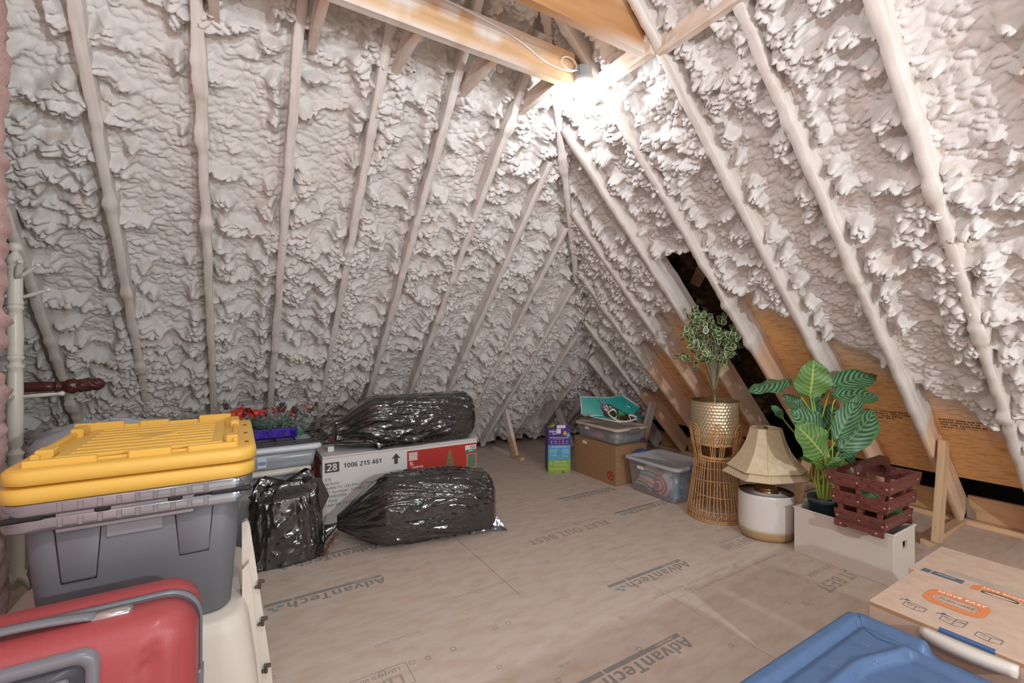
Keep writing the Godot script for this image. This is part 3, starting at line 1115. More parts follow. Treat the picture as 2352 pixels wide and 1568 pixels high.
			box(s, Vector3(e[0] * 1.1, top + e[4] / 2 - 0.002, e[1]), Vector3(e[2], e[4] + 0.004, e[3]), 0.004)
		obj("edge_wall", s, yel, lid)
		s = S()
		box(s, Vector3(0, top + 0.004, -0.01), Vector3(0.40, 0.012, 0.46), 0.004)
		for q in 8:
			box(s, Vector3(0.0, top + 0.010, -0.20 + q * 0.055), Vector3(0.34, 0.006, 0.006), 0.002)
		box(s, Vector3(0.0, top + 0.010, -0.01), Vector3(0.09, 0.007, 0.09), 0.003, Basis(Vector3.UP, 0.78))
		obj("ribbed_panel", s, yel, lid)
		for e in [[0.235, -0.27], [0.243, -0.13], [0.243, 0.05], [0.243, 0.22], [-0.235, -0.24], [-0.24, -0.06], [-0.24, 0.12]]:
			s = S()
			box(s, Vector3(e[0] * 1.1, top, e[1]), Vector3(0.012, 0.004, 0.022), 0.001)
			obj("tie_hole", s, hexm("8f4a14", 0.7), lid)
	# crumpled clear bag behind the tote
	var film := hexm("c9cdd6", 0.25)
	film.transparency = BaseMaterial3D.TRANSPARENCY_ALPHA
	film.albedo_color.a = 0.62
	s = S(true)
	var nz := noise(141, 5.0, FastNoiseLite.TYPE_SIMPLEX_SMOOTH, 3)
	rings = []
	for i in 25:
		var f := i / 24.0
		var y := 0.0 + 0.93 * minf(f * 1.35, 1.0) + (0.085 * sin((f - 0.74) / 0.26 * PI / 2) if f > 0.74 else 0.0)
		var wd := 0.245 if f < 0.74 else 0.245 * cos((f - 0.74) / 0.26 * PI / 2) + 0.004
		var rg := PackedVector3Array()
		for j in 40:
			var a := TAU * j / 40
			var r := 1.0 + 0.14 * (1.0 - absf(nz.get_noise_3d(cos(a), y * 2.0, sin(a))) * 2.4) - 0.08
			rg.append(Vector3(cos(a) * wd * r, y + 0.02 * nz.get_noise_2d(a * 1.4, f * 3.0) * f, sin(a) * wd * 0.62 * r))
		rings.append(rg)
	loft(s, rings, true, true)
	var fb := obj("plastic_bag", s, film, self, X(Vector3(-0.47, 0, -2.63)))
	tag(fb, "crumpled translucent plastic bag bulging up behind the yellow lid", "bag")

func build_suitcase() -> void:
	var red := hexm("a8484b", 0.34)
	red.uv1_triplanar = true
	red.uv1_scale = Vector3(36, 36, 36)
	red.normal_enabled = true
	var im := Image.create(64, 64, false, Image.FORMAT_RGBA8)
	for y in 64:
		for x in 64:
			var v := 0.5 + 0.25 * sin(TAU * (x + y) / 8.0) + 0.25 * sin(TAU * (x - y) / 8.0)
			im.set_pixel(x, y, Color(v, v, v))
	im.bump_map_to_normal_map(3.0)
	red.normal_texture = ImageTexture.create_from_image(im)
	red.normal_scale = 0.35
	var gry := hexm("77777c", 0.35)
	var dgry := hexm("4d4d52", 0.4)
	var t := thing("suitcase", "red hard shell suitcase with grey zipper and handles in front of the kennel", "suitcase", Vector3(-0.335, 0, -1.37))
	t.rotation.x = -0.04
	var hw := 0.52
	var hh := 0.70
	var cy := 0.04 + hh / 2
	var n := 160
	# back shell
	var s := S(true)
	var rings := []
	for e in [[0.04, -0.14], [0.014, -0.128], [0.003, -0.105], [0.0, -0.075], [0.0, -0.017]]:
		var rg := PackedVector3Array()
		for p in rr_xy(0, cy, hw - 2 * e[0], hh - 2 * e[0], 0.075 - e[0] * 0.5, n):
			rg.append(Vector3(p.x, p.y, e[1]))
		rings.append(rg)
	loft(s, rings, true, true)
	obj("back_shell", s, red, t)
	# zipper band
	for z in [[-0.018, -0.010, -0.003, dgry], [-0.010, 0.010, -0.006, gry], [0.010, 0.018, -0.002, dgry]]:
		s = S(true)
		rings = []
		for e in [[z[2] + 0.012, z[0]], [z[2], z[0] + 0.001], [z[2], z[1] - 0.001], [z[2] + 0.012, z[1]]]:
			var rg := PackedVector3Array()
			for p in rr_xy(0, cy, hw - 2 * e[0], hh - 2 * e[0], 0.075, n):
				rg.append(Vector3(p.x, p.y, e[1]))
			rings.append(rg)
		loft(s, rings, true, false)
		obj("zipper_tape", s, z[3], t)
	s = S()
	for k in 150:
		var p = rr_xy(0, cy, hw - 0.008, hh - 0.008, 0.075, 300)[(k + 75) % 300]
		box(s, Vector3(p.x * 1.004, (p.y - cy) * 1.003 + cy, 0.0), Vector3(0.004, 0.004, 0.008), 0.0008)
	var zt := obj("zipper_teeth", s, hexm("8d8d92", 0.3, 0.7), t)
	zt.set_meta("kind", "stuff")
	# front shell with grooves pressed into its face
	s = S(true)
	rings = []
	var prof := [[0.0, 0.017], [0.0, 0.055], [0.004, 0.080], [0.014, 0.100], [0.028, 0.114], [0.045, 0.122], [0.06, 0.126], [0.08, 0.128], [0.10, 0.129], [0.12, 0.13], [0.14, 0.13], [0.16, 0.13], [0.18, 0.13], [0.20, 0.13], [0.22, 0.13], [0.24, 0.13]]
	for e in prof:
		var rg := PackedVector3Array()
		for p in rr_xy(0, cy, hw - 2 * e[0], hh - 2 * e[0], maxf(0.075 - e[0] * 0.4, 0.012), n * 2):
			var z: float = e[1]
			var dy: float = sm(0.0, 0.06, (cy + hh / 2 - 0.035) - p.y)
			if e[0] > 0.02:
				for gx in [0.172, -0.172]:
					z -= 0.024 * exp(-pow((p.x - gx) / 0.011, 2.0)) * dy * sm(0.02, 0.045, e[0])
				z -= 0.010 * sm(0.19, 0.24, absf(p.x)) * dy * 0.6
			rg.append(Vector3(p.x, p.y, z))
		rings.append(rg)
	loft(s, rings, true, true)
	obj("front_shell", s, red, t)
	# carry handle across the top, silver end piece
	var ty := cy + hh / 2
	s = S(true)
	rings = []
	for i in 17:
		var f := i / 16.0
		var x := lerpf(-0.21, 0.07, f)
		var y := ty + 0.012 * sin(f * PI) + 0.006
		rings.append(PackedVector3Array([Vector3(x, y - 0.004, 0.028), Vector3(x, y + 0.004, 0.031), Vector3(x, y + 0.006, 0.044), Vector3(x, y + 0.004, 0.057), Vector3(x, y - 0.004, 0.060), Vector3(x, y - 0.006, 0.044)]))
	loft(s, rings, true, true)
	var hnd := obj("carry_handle", s, gry, t)
	s = S(true)
	box(s, Vector3(0.098, ty + 0.001, 0.044), Vector3(0.075, 0.018, 0.034), 0.007)
	obj("handle_end", s, hexm("c9c6c6", 0.22, 0.8), hnd)
	# framed recess with the pull handle
	s = S(true)
	rings = []
	for e in [[0.0, 0.118], [0.002, 0.136], [0.010, 0.139], [0.022, 0.136], [0.028, 0.120]]:
		var rg := PackedVector3Array()
		for p in rr_xy(-0.055, cy + hh / 2 - 0.105, 0.30 - 2 * e[0], 0.16 - 2 * e[0], 0.035 - e[0] * 0.6, 80):
			rg.append(Vector3(p.x, p.y, e[1]))
		rings.append(rg)
	loft(s, rings, true, false)
	var fr := obj("handle_frame", s, gry, t)
	s = S(true)
	var rg1 := PackedVector3Array()
	var rg2 := PackedVector3Array()
	for p in rr_xy(-0.055, cy + hh / 2 - 0.105, 0.255, 0.112, 0.02, 60):
		rg1.append(Vector3(p.x, p.y, 0.10))
		rg2.append(Vector3(p.x, p.y, 0.1315))
	loft(s, [rg1, rg2], true, true)
	obj("recess", s, dgry, fr)
	s = S(true)
	box(s, Vector3(-0.062, cy + hh / 2 - 0.085, 0.138), Vector3(0.22, 0.032, 0.014), 0.005)
	box(s, Vector3(-0.12, cy + hh / 2 - 0.075, 0.147), Vector3(0.05, 0.014, 0.004), 0.0015)
	obj("pull_handle", s, gry, fr)
	# side latch, corner guard and wheels
	s = S()
	box(s, Vector3(hw / 2 - 0.002, ty - 0.115, -0.03), Vector3(0.012, 0.04, 0.025), 0.004)
	obj("side_foot", s, dgry, t)
	s = S()
	box(s, Vector3(hw / 2 + 0.001, ty - 0.22, 0.012), Vector3(0.016, 0.06, 0.05), 0.005)
	obj("zipper_lock", s, gry, t)
	for q in [-0.2, 0.2]:
		for z in [-0.09, 0.08]:
			s = S(true)
			lathe(s, [[0.001, -0.012], [0.022, -0.012], [0.026, -0.006], [0.026, 0.006], [0.022, 0.012], [0.001, 0.012]], 16, Vector3(q, 0.026, z), Basis(Vector3(0, 0, 1), PI / 2), false)
			box(s, Vector3(q, 0.045, z), Vector3(0.03, 0.03, 0.04), 0.006)
			obj("wheel", s, dgry, t)

func build_coat_rack() -> void:
	var wh := hexm("e9e3d6", 0.32)
	var t := thing("coat_rack", "cream turned wood coat rack with ball tipped pegs by the pink insulation", "coat rack", Vector3(-0.925, 0, -3.2))
	var s := S(true)
	var p := [[0.001, 1.853]]
	for k in range(1, 8):
		var a := PI * k / 8.0
		p.append([0.028 * sin(a) + 0.0, 1.826 + 0.027 * cos(a)])
	p.append_array([[0.016, 1.797], [0.016, 1.792], [0.024, 1.785], [0.030, 1.765], [0.031, 1.745], [0.024, 1.735], [0.030, 1.728], [0.030, 1.718], [0.026, 1.712], [0.028, 1.70], [0.028, 1.56], [0.031, 1.553], [0.031, 1.543], [0.026, 1.54], [0.032, 1.532], [0.032, 1.520], [0.025, 1.514], [0.027, 1.48], [0.032, 1.40], [0.030, 1.34], [0.028, 1.307], [0.031, 1.302], [0.031, 1.295], [0.027, 1.291], [0.033, 1.285], [0.033, 1.275], [0.023, 1.262], [0.023, 1.252], [0.034, 1.242], [0.034, 1.232], [0.026, 1.222], [0.029, 1.20], [0.031, 1.0], [0.028, 0.85], [0.022, 0.835], [0.021, 0.825], [0.032, 0.81], [0.032, 0.80], [0.027, 0.79], [0.03, 0.70], [0.033, 0.4], [0.033, 0.22], [0.04, 0.21], [0.04, 0.16], [0.02, 0.14], [0.001, 0.14]])
	lathe(s, p, 20, Vector3.ZERO, Basis.IDENTITY, false)
	obj("pole", s, wh, t)
	var sc := 0.00215
	# pegs: from pole to ball tip, in metres from the pole's axis
	for e in [[Vector3(0.012, 1.672, 0.03), Vector3(0.045, 1.752, 0.10)], [Vector3(0.02, 1.675, 0.02), Vector3(0.10, 1.745, 0.05)], [Vector3(0.025, 1.578, 0.0), Vector3(0.132, 1.625, 0.02)], [Vector3(-0.02, 1.575, 0.0), Vector3(-0.115, 1.635, 0.015)], [Vector3(-0.02, 1.65, -0.02), Vector3(-0.03, 1.62, -0.1)], [Vector3(0.02, 1.085, 0.0), Vector3(0.185, 1.095, 0.02)], [Vector3(-0.02, 1.085, 0.0), Vector3(-0.13, 1.065, 0.03)], [Vector3(0.0, 1.09, 0.02), Vector3(0.02, 1.10, 0.16)]]:
		s = S(true)
		var a: Vector3 = e[0]
		var b: Vector3 = e[1]
		var d := (b - a)
		tube(s, [a, a + d * 0.25, a + d * 0.6, a + d * 0.78, a + d * 0.82, a + d * 0.86, a + d * 0.93, a + d * 0.985, b], [0.007, 0.0095, 0.010, 0.0075, 0.0075, 0.0105, 0.0125, 0.009, 0.002], 10)
		obj("peg", s, wh, t)
	for k in 4:
		s = S(true)
		var a := PI / 4 + PI / 2 * k
		var d := Vector3(cos(a), 0, sin(a))
		tube(s, spline([d * 0.02 + Vector3(0, 0.20, 0), d * 0.10 + Vector3(0, 0.17, 0), d * 0.18 + Vector3(0, 0.08, 0), d * 0.235 + Vector3(0, 0.018, 0)], 4), 0.016, 10)
		obj("leg", s, wh, t)
	# two carved bed posts on a pale chest behind the rack
	var mah := hexm("5b2f27", 0.3)
	var ch := thing("wooden_chest", "tall pale wooden chest cut by the left picture edge behind the rack", "chest", Vector3(-1.42, 0, -3.55))
	s = S()
	box(s, Vector3(0, 0.53, 0), Vector3(0.60, 1.06, 0.40), 0.006)
	obj("body", s, hexm("c9a87c", 0.6), ch)
	s = S()
	box(s, Vector3(0, 1.07, 0), Vector3(0.63, 0.022, 0.43), 0.004)
	obj("top_board", s, hexm("d4b48a", 0.6), ch)
	var nz := noise(151, 90.0, FastNoiseLite.TYPE_SIMPLEX_SMOOTH, 2)
	for k in 2:
		var b := thing("bed_post", ["carved dark red bed post behind the rack, nearer and shorter of the pair", "carved dark red bed post behind the rack, farther and longer of the pair"][k], "bed post", Vector3(-1.25, 1.109, -3.49 - 0.075 * k), 0.0, "carved bed posts")
		var ln := 0.40 + 0.05 * k
		s = S(true)
		var rings := []
		for e in [[0.0, 0.02], [0.01, 0.026], [ln - 0.04, 0.024], [ln, 0.023]]:
			var rg := PackedVector3Array()
			for j in 24:
				var a := TAU * j / 24
				var r: float = e[1] * (1.0 - 0.10 * (0.5 + 0.5 * cos(a * 12)))
				rg.append(Vector3(e[0], sin(a) * r, cos(a) * r))
			rings.append(rg)
		loft(s, rings, true, true)
		obj("shaft", s, mah, b)
		s = S(true)
		rings = []
		for e in [[ln, 0.022], [ln + 0.004, 0.034], [ln + 0.014, 0.034], [ln + 0.018, 0.022], [ln + 0.03, 0.020], [ln + 0.036, 0.026], [ln + 0.05, 0.036], [ln + 0.07, 0.041], [ln + 0.085, 0.034], [ln + 0.092, 0.031], [ln + 0.105, 0.036], [ln + 0.12, 0.033], [ln + 0.135, 0.022], [ln + 0.145, 0.010], [ln + 0.148, 0.001]]:
			var rg := PackedVector3Array()
			for j in 28:
				var a := TAU * j / 28
				var r: float = e[1] * (1.0 + 0.22 * nz.get_noise_3d(e[0], sin(a) * 0.04, cos(a) * 0.04) + (0.06 * cos(a * 7 + e[0] * 120.0) if e[0] > ln + 0.03 else 0.0))
				rg.append(Vector3(e[0], sin(a) * r, cos(a) * r))
			rings.append(rg)
		loft(s, rings, true, true)
		obj("leaf_finial", s, mah, b)
	s = S(true)
	blob(s, Vector3.ZERO, Vector3(0.03, 0.026, 0.026), null, 0.0, 16)
	var kb := obj("wooden_ball", s, mah, self, X(Vector3(-1.08, 1.109, -3.405)))
	tag(kb, "round dark red wooden ball left of the coat rack pole", "ball")
	s = S()
	box(s, Vector3(0, 0.014, 0), Vector3(0.22, 0.027, 0.16), 0.003)
	box(s, Vector3(0, 0.043, 0), Vector3(0.22, 0.027, 0.16), 0.003)
	var wb := obj("wood_block", s, M.wood_c, self, X(Vector3(-1.165, 1.137, -3.56)))
	tag(wb, "pale double wood block lying on the dark bed posts", "block")

# ---------------------------------------------------------------- cartons and bags
func face_box(p: Vector3, size: Vector3, m: Material, parent: Node3D, called := "body") -> MeshInstance3D:
	var s := S()
	box(s, p, size, 0.003)
	return obj(called, s, m, parent)

# flat printed patch on a face that looks along +z of xf
func patch(called: String, x0: float, y0: float, x1: float, y1: float, m: Material, parent: Node3D, xf: Transform3D, lift := 0.0) -> MeshInstance3D:
	var s := S()
	box(s, Vector3((x0 + x1) / 2, (y0 + y1) / 2, lift), Vector3(absf(x1 - x0), absf(y1 - y0), 0.0008))
	return obj(called, s, m, parent, xf)

# thin black refuse sack stretched over a shape: s runs from the tied neck (0) to the far end (1)
func sack(len_: float, hy: float, hz: float, sd: int, neck: float, prof: Callable, droop := 0.0, seg := 220, rows := 150) -> ArrayMesh:
	var n1 := noise(sd, 1.0)
	var n2 := noise(sd + 1, 1.0)
	var n3 := noise(sd + 2, 1.0)
	var st := S(true)
	var rings := []
	for i in rows + 1:
		var f := float(i) / rows
		var pr: Array = prof.call(f)
		var rg := PackedVector3Array()
		for j in seg:
			var a := TAU * j / seg
			var c := signf(cos(a)) * pow(absf(cos(a)), 0.72)
			var sn := signf(sin(a)) * pow(absf(sin(a)), 0.72)
			var ca := cos(a)
			var sa := sin(a)
			# pleats fan out from the neck
			var pl := 1.0 - absf(2.0 * fposmod(a * 17.0 / TAU + 0.9 * n1.get_noise_2d(a * 1.5, f * 2.0), 1.0) - 1.0)
			var fan := neck * exp(-f * 5.5) * (pl - 0.5) * 0.30
			# long taut creases, slightly oblique, and a few broad dents
			var ph := a + 0.9 * f
			var l1 := absf(n1.get_noise_3d(cos(ph) * 2.6, f * 0.9 + 3.0, sin(ph) * 2.6))
			var l2 := absf(n2.get_noise_3d(cos(ph - 1.6 * f) * 5.5, f * 2.0, sin(ph - 1.6 * f) * 5.5))
			var l3 := absf(n3.get_noise_3d(ca * 2.2, f * 4.5, sa * 2.2))
			var crease := 0.050 * exp(-l1 * 7.0) + 0.028 * exp(-l2 * 8.0) + 0.030 * exp(-l3 * 9.0)
			var dent := 0.05 * n3.get_noise_3d(ca * 1.1, f * 2.2, sa * 1.1)
			var cr := crease - 0.03 + dent
			var r := 1.0 + fan + cr * (0.4 + 0.6 * minf(f * 4.0, 1.0))
			var y: float = pr[0] + sn * hy * pr[1] * r
			var z: float = pr[2] + c * hz * pr[1] * r
			var yy := maxf(y, 0.002 + 0.01 * maxf(cr, 0.0))
			if droop > 0.0 and z > 0.178:
				yy -= droop * sin(PI * clampf(f * 1.25, 0.0, 1.0)) * sm(0.178, 0.20, z) * sm(0.16, 0.02, yy)
			rg.append(Vector3(f * len_, yy, z))
		rings.append(rg)
	loft(st, rings, true, true)
	st.index()
	st.generate_normals()
	return st.commit()

func build_carton_group() -> void:
	var card := hexm("e4e1dc", 0.6)
	var red := hexm("bb3327", 0.5)
	var kraft := hexm("a88a6c", 0.8)
	var t := thing("tree_carton", "long white carton printed 28 with a red end, between the black bags", "box", Vector3(1.144, 0, -3.655))
	var fx := X(Vector3(0, 0, 0.2055))
	face_box(Vector3(0, 0.268, 0), Vector3(1.224, 0.536, 0.41), card, t)
	var s := S()
	box(s, Vector3(0, 0.538, 0.104), Vector3(1.226, 0.005, 0.205), 0.001)
	box(s, Vector3(0, 0.538, -0.104), Vector3(1.226, 0.005, 0.198), 0.001)
	obj("top_flap", s, card, t)
	patch("edge_fold", -0.612, 0.525, 0.612, 0.528, hexm("a5866a", 0.8), t, fx, -0.0004)
	var ox := -1.144
	var dk := hexm("4a4848", 0.6)
	patch("number_block", ox + 0.549, 0.424, ox + 0.646, 0.494, dk, t, fx)
	text("28", 0.048, card, t, X(Vector3(ox + 0.597, 0.459, 0.2065)), true, "number", 1.0, false, true)
	text("1006 215 461", 0.033, dk, t, X(Vector3(ox + 0.674, 0.460, 0.206)), true, "number")
	s = S()
	plate(s, [Vector2(-0.014, 0.0), Vector2(0.014, 0.0), Vector2(0.014, 0.045), Vector2(0.036, 0.04), Vector2(0.0, 0.082), Vector2(-0.036, 0.04), Vector2(-0.014, 0.045)], 0.0008, fx * X(Vector3(ox + 1.061, 0.42, 0)))
	obj("arrow", s, dk, t)
	var ly := 0.374
	for l in ["9 ft", "Jackson", "Noble Fir LED Pre-Lit Tree", "PO Number:  521467", "CAMBODIA", "1 Pack", "Case Wt: 71 LB"]:
		text(l, 0.0185, dk, t, X(Vector3(ox + 0.549, ly, 0.206)), false, "lettering", 1.12)
		ly -= 0.0305
	text("TREE BOX", 0.0185, dk, t, X(Vector3(ox + 0.549, 0.034, 0.206)), false, "lettering", 1.1)
	# red printed end
	patch("red_print", ox + 1.149, 0.004, ox + 1.7535, 0.505, red, t, fx)
	patch("logo_plate", ox + 1.163, 0.428, ox + 1.231, 0.490, hexm("f0e6e0", 0.6), t, fx, 0.0006)
	patch("logo_border", ox + 1.168, 0.433, ox + 1.226, 0.485, hexm("b44a40", 0.6), t, fx, 0.0009)
	patch("logo_field", ox + 1.171, 0.436, ox + 1.223, 0.482, hexm("f0e6e0", 0.6), t, fx, 0.0012)
	text("HOME", 0.010, hexm("a33a32"), t, X(Vector3(ox + 1.197, 0.469, 0.2073)), true, "logo_lettering", 1.0, false, true)
	text("ACCENTS", 0.007, hexm("a33a32"), t, X(Vector3(ox + 1.197, 0.455, 0.2073)), true, "logo_lettering", 1.0, false, true)
	text("HOLIDAY", 0.006, hexm("a33a32"), t, X(Vector3(ox + 1.197, 0.443, 0.2073)), false, "logo_lettering", 1.0, false, true)
	var wt := hexm("f2e9e4", 0.6)
	text("9", 0.034, wt, t, X(Vector3(ox + 1.168, 0.402, 0.2066)), true, "lettering", 1.0, true)
	text("ft", 0.010, wt, t, X(Vector3(ox + 1.194, 0.392, 0.2066)), false, "lettering", 1.0, true)
	text("Jackson", 0.017, wt, t, X(Vector3(ox + 1.191, 0.374, 0.2066)), true, "lettering", 0.95, true)
	text("Noble Fir LED Pre-Lit Tree", 0.012, wt, t, X(Vector3(ox + 1.191, 0.350, 0.2066)), true, "lettering", 0.85, true)
	# printed tree: a picture made of little needle marks
	var im := Image.create(128, 160, false, Image.FORMAT_RGBA8)
	im.fill(Color(0.733, 0.2, 0.153))
	var r2 := RandomNumberGenerator.new()
	r2.seed = 5
	for k in 5200:
		var v := pow(r2.randf(), 0.6)
		var u := (r2.randf() * 2 - 1) * v
		var c := Color(0.25, 0.33, 0.22).lerp(Color(0.62, 0.55, 0.36), r2.randf() * 0.9)
		if r2.randf() < 0.12:
			c = Color(0.9, 0.8, 0.55)
		var px := int(64 + u * 50 + r2.randf_range(-5, 5))
		var py := int(4 + v * 150)
		for q in 3:
			im.set_pixel(clampi(px + (q if u > 0 else -q), 0, 127), clampi(py + q / 2, 0, 159), c)
	var tm := mat(Color.WHITE, 0.55)
	tm.albedo_texture = ImageTexture.create_from_image(im)
	var qm := QuadMesh.new()
	qm.size = Vector2(0.155, 0.24)
	inst("tree_picture", qm, tm, t, X(Vector3(ox + 1.508, 0.37, 0.2068)))
	patch("size_plate", ox + 1.646, 0.452, ox + 1.748, 0.490, hexm("e6e2d8"), t, fx, 0.0008)
	patch("size_band", ox + 1.646, 0.430, ox + 1.748, 0.453, hexm("2f8f72"), t, fx, 0.0008)
	text("T22", 0.024, hexm("3a6b5a"), t, X(Vector3(ox + 1.690, 0.470, 0.2072)), true, "lettering", 0.9)
	text("TREES", 0.010, hexm("e6e2d8"), t, X(Vector3(ox + 1.697, 0.4415, 0.2072)), true, "lettering", 1.0, false, true)
	var im2 := Image.create(64, 96, false, Image.FORMAT_RGBA8)
	im2.fill(Color(0.30, 0.36, 0.28))
	for k in 700:
		var c := Color(0.36, 0.46, 0.34).lerp(Color(0.68, 0.70, 0.62), r2.randf() * 0.8)
		var x0 := r2.randi_range(2, 60)
		var y0 := r2.randi_range(2, 90)
		for q in 6:
			im2.set_pixel(clampi(x0 + (q if k % 2 else -q), 0, 63), clampi(y0 + q, 0, 95), c)
	var tm2 := mat(Color.WHITE, 0.55)
	tm2.albedo_texture = ImageTexture.create_from_image(im2)
	patch("photo_border", ox + 1.662, 0.298, ox + 1.748, 0.416, hexm("cfd0c4"), t, fx, 0.0006)
	var q2 := QuadMesh.new()
	q2.size = Vector2(0.078, 0.11)
	inst("needle_picture", q2, tm2, t, X(Vector3(ox + 1.705, 0.357, 0.2069)))
	# left end of the carton
	var lx := X(Vector3(-0.6125, 0, 0), Vector3(0, 0, 1), Vector3.UP, Vector3(-1, 0, 0))
	patch("red_print", -0.16, 0.02, 0.17, 0.50, red, t, lx)
	patch("size_plate", 0.10, 0.40, 0.165, 0.47, hexm("cfe0d6"), t, lx, 0.0006)
	# paper label standing up on the carton
	s = S()
	box(s, Vector3(0, 0.0185, 0), Vector3(0.042, 0.036, 0.001), 0.0, Basis(Vector3.RIGHT, -0.25))
	var lb := obj("paper_label", s, M.paper, self, X(Vector3(0.615, 0.540, -3.60)))
	tag(lb, "small white paper label standing on the carton beside the upper black bag", "label")

	var blk := hexm("222224", 0.13)
	blk.metallic_specular = 1.0
	blk.clearcoat_enabled = true
	blk.clearcoat = 1.0
	blk.clearcoat_roughness = 0.10
	blk.normal_enabled = true
	blk.normal_texture = ntex_normal(91, 0.010, 9.0, 3)
	blk.uv1_triplanar = true
	blk.uv1_scale = Vector3(1.6, 1.6, 1.6)
	blk.normal_scale = 0.5
	M.black_film = blk
	# lower sack on the floor in front of the carton
	var b := thing("garbage_bag", "long glossy black bag lying on the floor in front of the white carton", "bag", Vector3(0.58, 0, -3.17), -0.16)
	var m := sack(1.08, 0.225, 0.235, 700, 1.0, func(f):
		var r := 0.10 + 0.90 * pow(sm(-0.04, 0.34, f), 0.75)
		r *= lerpf(1.0, 0.92, sm(0.72, 0.93, f)) * (1.0 - 0.30 * sm(0.94, 1.0, f)) * (1.0 - 0.3 * sm(0.98, 1.0, f))
		return [lerpf(0.165, 0.212, sm(0.0, 0.3, f)) * lerpf(1.0, 0.92, sm(0.7, 1.0, f)), r, 0.0])
	inst("film", m, blk, b)
	s = S(true)
	var nz := noise(171, 8.0)
	var rings := []
	for i in 8:
		var f := i / 7.0
		var rg := PackedVector3Array()
		for j in 24:
			var a := TAU * j / 24
			var r := (0.012 + 0.035 * f) * (1.0 + 0.35 * cos(a * 7.0) * f)
			rg.append(Vector3(0.01 - 0.09 * f, 0.155 - 0.06 * f + sin(a) * r, cos(a) * r))
		rings.append(rg)
	loft(s, rings, true, true)
	obj("gathered_neck", s, blk, b)
	s = S()
	plate(s, [Vector2(0.0, 0.0), Vector2(0.15, 0.02), Vector2(0.27, -0.0), Vector2(0.20, 0.13), Vector2(0.12, 0.20), Vector2(0.0, 0.16)], 0.004, X(Vector3(0.87, 0.004, 0.155), Vector3(1, 0, 0.12).normalized(), Vector3(-0.1, 0.9, -0.42).normalized(), Vector3(0, 0.42, 0.9).normalized()))
	obj("loose_corner", s, blk, b)
	s = S()
	box(s, Vector3(0.02, 0.10, 0.045), Vector3(0.012, 0.02, 0.006), 0.001)
	obj("twist_tie", s, hexm("3d7f80", 0.5), b)
	# upper sack on the carton
	b = thing("garbage_bag", "bulging glossy black bag lying on top of the white carton", "bag", Vector3(0.645, 0.543, -3.635), -0.02)
	m = sack(1.13, 0.195, 0.215, 720, 0.9, func(f):
		var r := 0.42 + 0.58 * pow(sm(0.0, 0.30, f), 0.8)
		r *= (1.0 - 0.30 * sm(0.92, 1.0, f)) * (1.0 - 0.45 * sm(0.97, 1.0, f))
		return [lerpf(0.12, 0.185, sm(0.0, 0.25, f)), r, 0.0], 0.085)
	inst("film", m, blk, b)
	# upright sack at the left
	b = thing("garbage_bag", "upright black bag with a loose wing in front of the clear bins", "bag", Vector3(0.275, 0, -3.20))
	s = S(true)
	var n1 := noise(741, 2.0, FastNoiseLite.TYPE_SIMPLEX_SMOOTH, 2)
	var n2 := noise(742, 5.0, FastNoiseLite.TYPE_SIMPLEX_SMOOTH, 2)
	rings = []
	for i in 91:
		var f := i / 90.0
		var y := 0.48 * f + 0.003
		var wx := lerpf(0.215, 0.175, f) * (1.0 - 0.25 * sm(0.86, 1.0, f))
		var wz := lerpf(0.150, 0.105, f) * (1.0 - 0.7 * sm(0.80, 1.0, f))
		var rg := PackedVector3Array()
		for j in 140:
			var a := TAU * j / 140
			var c := signf(cos(a)) * pow(absf(cos(a)), 0.6)
			var sn := signf(sin(a)) * pow(absf(sin(a)), 0.6)
			var cr := 0.10 * exp(-absf(n1.get_noise_3d(cos(a) * 1.1, f * 0.35, sin(a) * 1.1)) * 8.0) + 0.06 * exp(-absf(n2.get_noise_3d(cos(a) * 0.9, f * 0.45, sin(a) * 0.9)) * 8.0) - 0.05
			var fan := 0.10 * sm(0.7, 1.0, f) * cos(a * 11.0 + 2.0 * n1.get_noise_2d(a, f))
			var r := 1.0 + cr + fan
			rg.append(Vector3(c * wx * r, y + (0.045 * sin(a * 2.0 + 1.0) + 0.02 * sin(a * 5.0)) * sm(0.75, 1.0, f), sn * wz * r))
		rings.append(rg)
	loft(s, rings, true, true)
	obj("film", s, blk, b)
	s = S()
	plate(s, [Vector2(0.0, 0.17), Vector2(0.06, 0.16), Vector2(0.115, 0.03), Vector2(0.10, 0.0), Vector2(0.05, -0.09), Vector2(0.01, -0.13), Vector2(0.0, 0.0)], 0.006, X(Vector3(0.145, 0.32, 0.055), Vector3(1, 0, -0.3).normalized(), Vector3.UP, Vector3(0.3, 0, 1).normalized()))
	obj("loose_wing", s, blk, b)
	# twiggy tails showing at the necks, sprig at the right end of the lower bag
	var br := hexm("6b4a36", 0.8)
	for e in [[Vector3(0.57, 0.13, -3.10), Vector3(0.47, 0.02, -3.05), "bundle of brown twigs poking from the neck of the lower black bag"], [Vector3(0.68, 0.60, -3.60), Vector3(0.49, 0.672, -3.62), "bundle of brown twigs between the black frames and the upper black bag"]]:
		s = S(true)
		var r3 := RandomNumberGenerator.new()
		r3.seed = 31
		for k in 60:
			var f := r3.randf()
			var p: Vector3 = e[0].lerp(e[1], f) + Vector3(r3.randf_range(-0.02, 0.02), r3.randf_range(-0.012, 0.012), r3.randf_range(-0.02, 0.02))
			p.y = maxf(p.y, 0.014)
			var d := Vector3(r3.randf_range(-1, 1), r3.randf_range(-0.3, 0.6), r3.randf_range(-1, 1)).normalized() * 0.022
			tube(s, [p, p + d * 0.5, p + d], [0.0024, 0.002, 0.001], 4)
		tube(s, [e[0], e[0].lerp(e[1], 0.5) + Vector3(0, 0.006, 0), e[1]], 0.009, 6)
		var tw := obj("twig_bundle", s, br)
		tag(tw, e[2], "twigs")
	s = S()
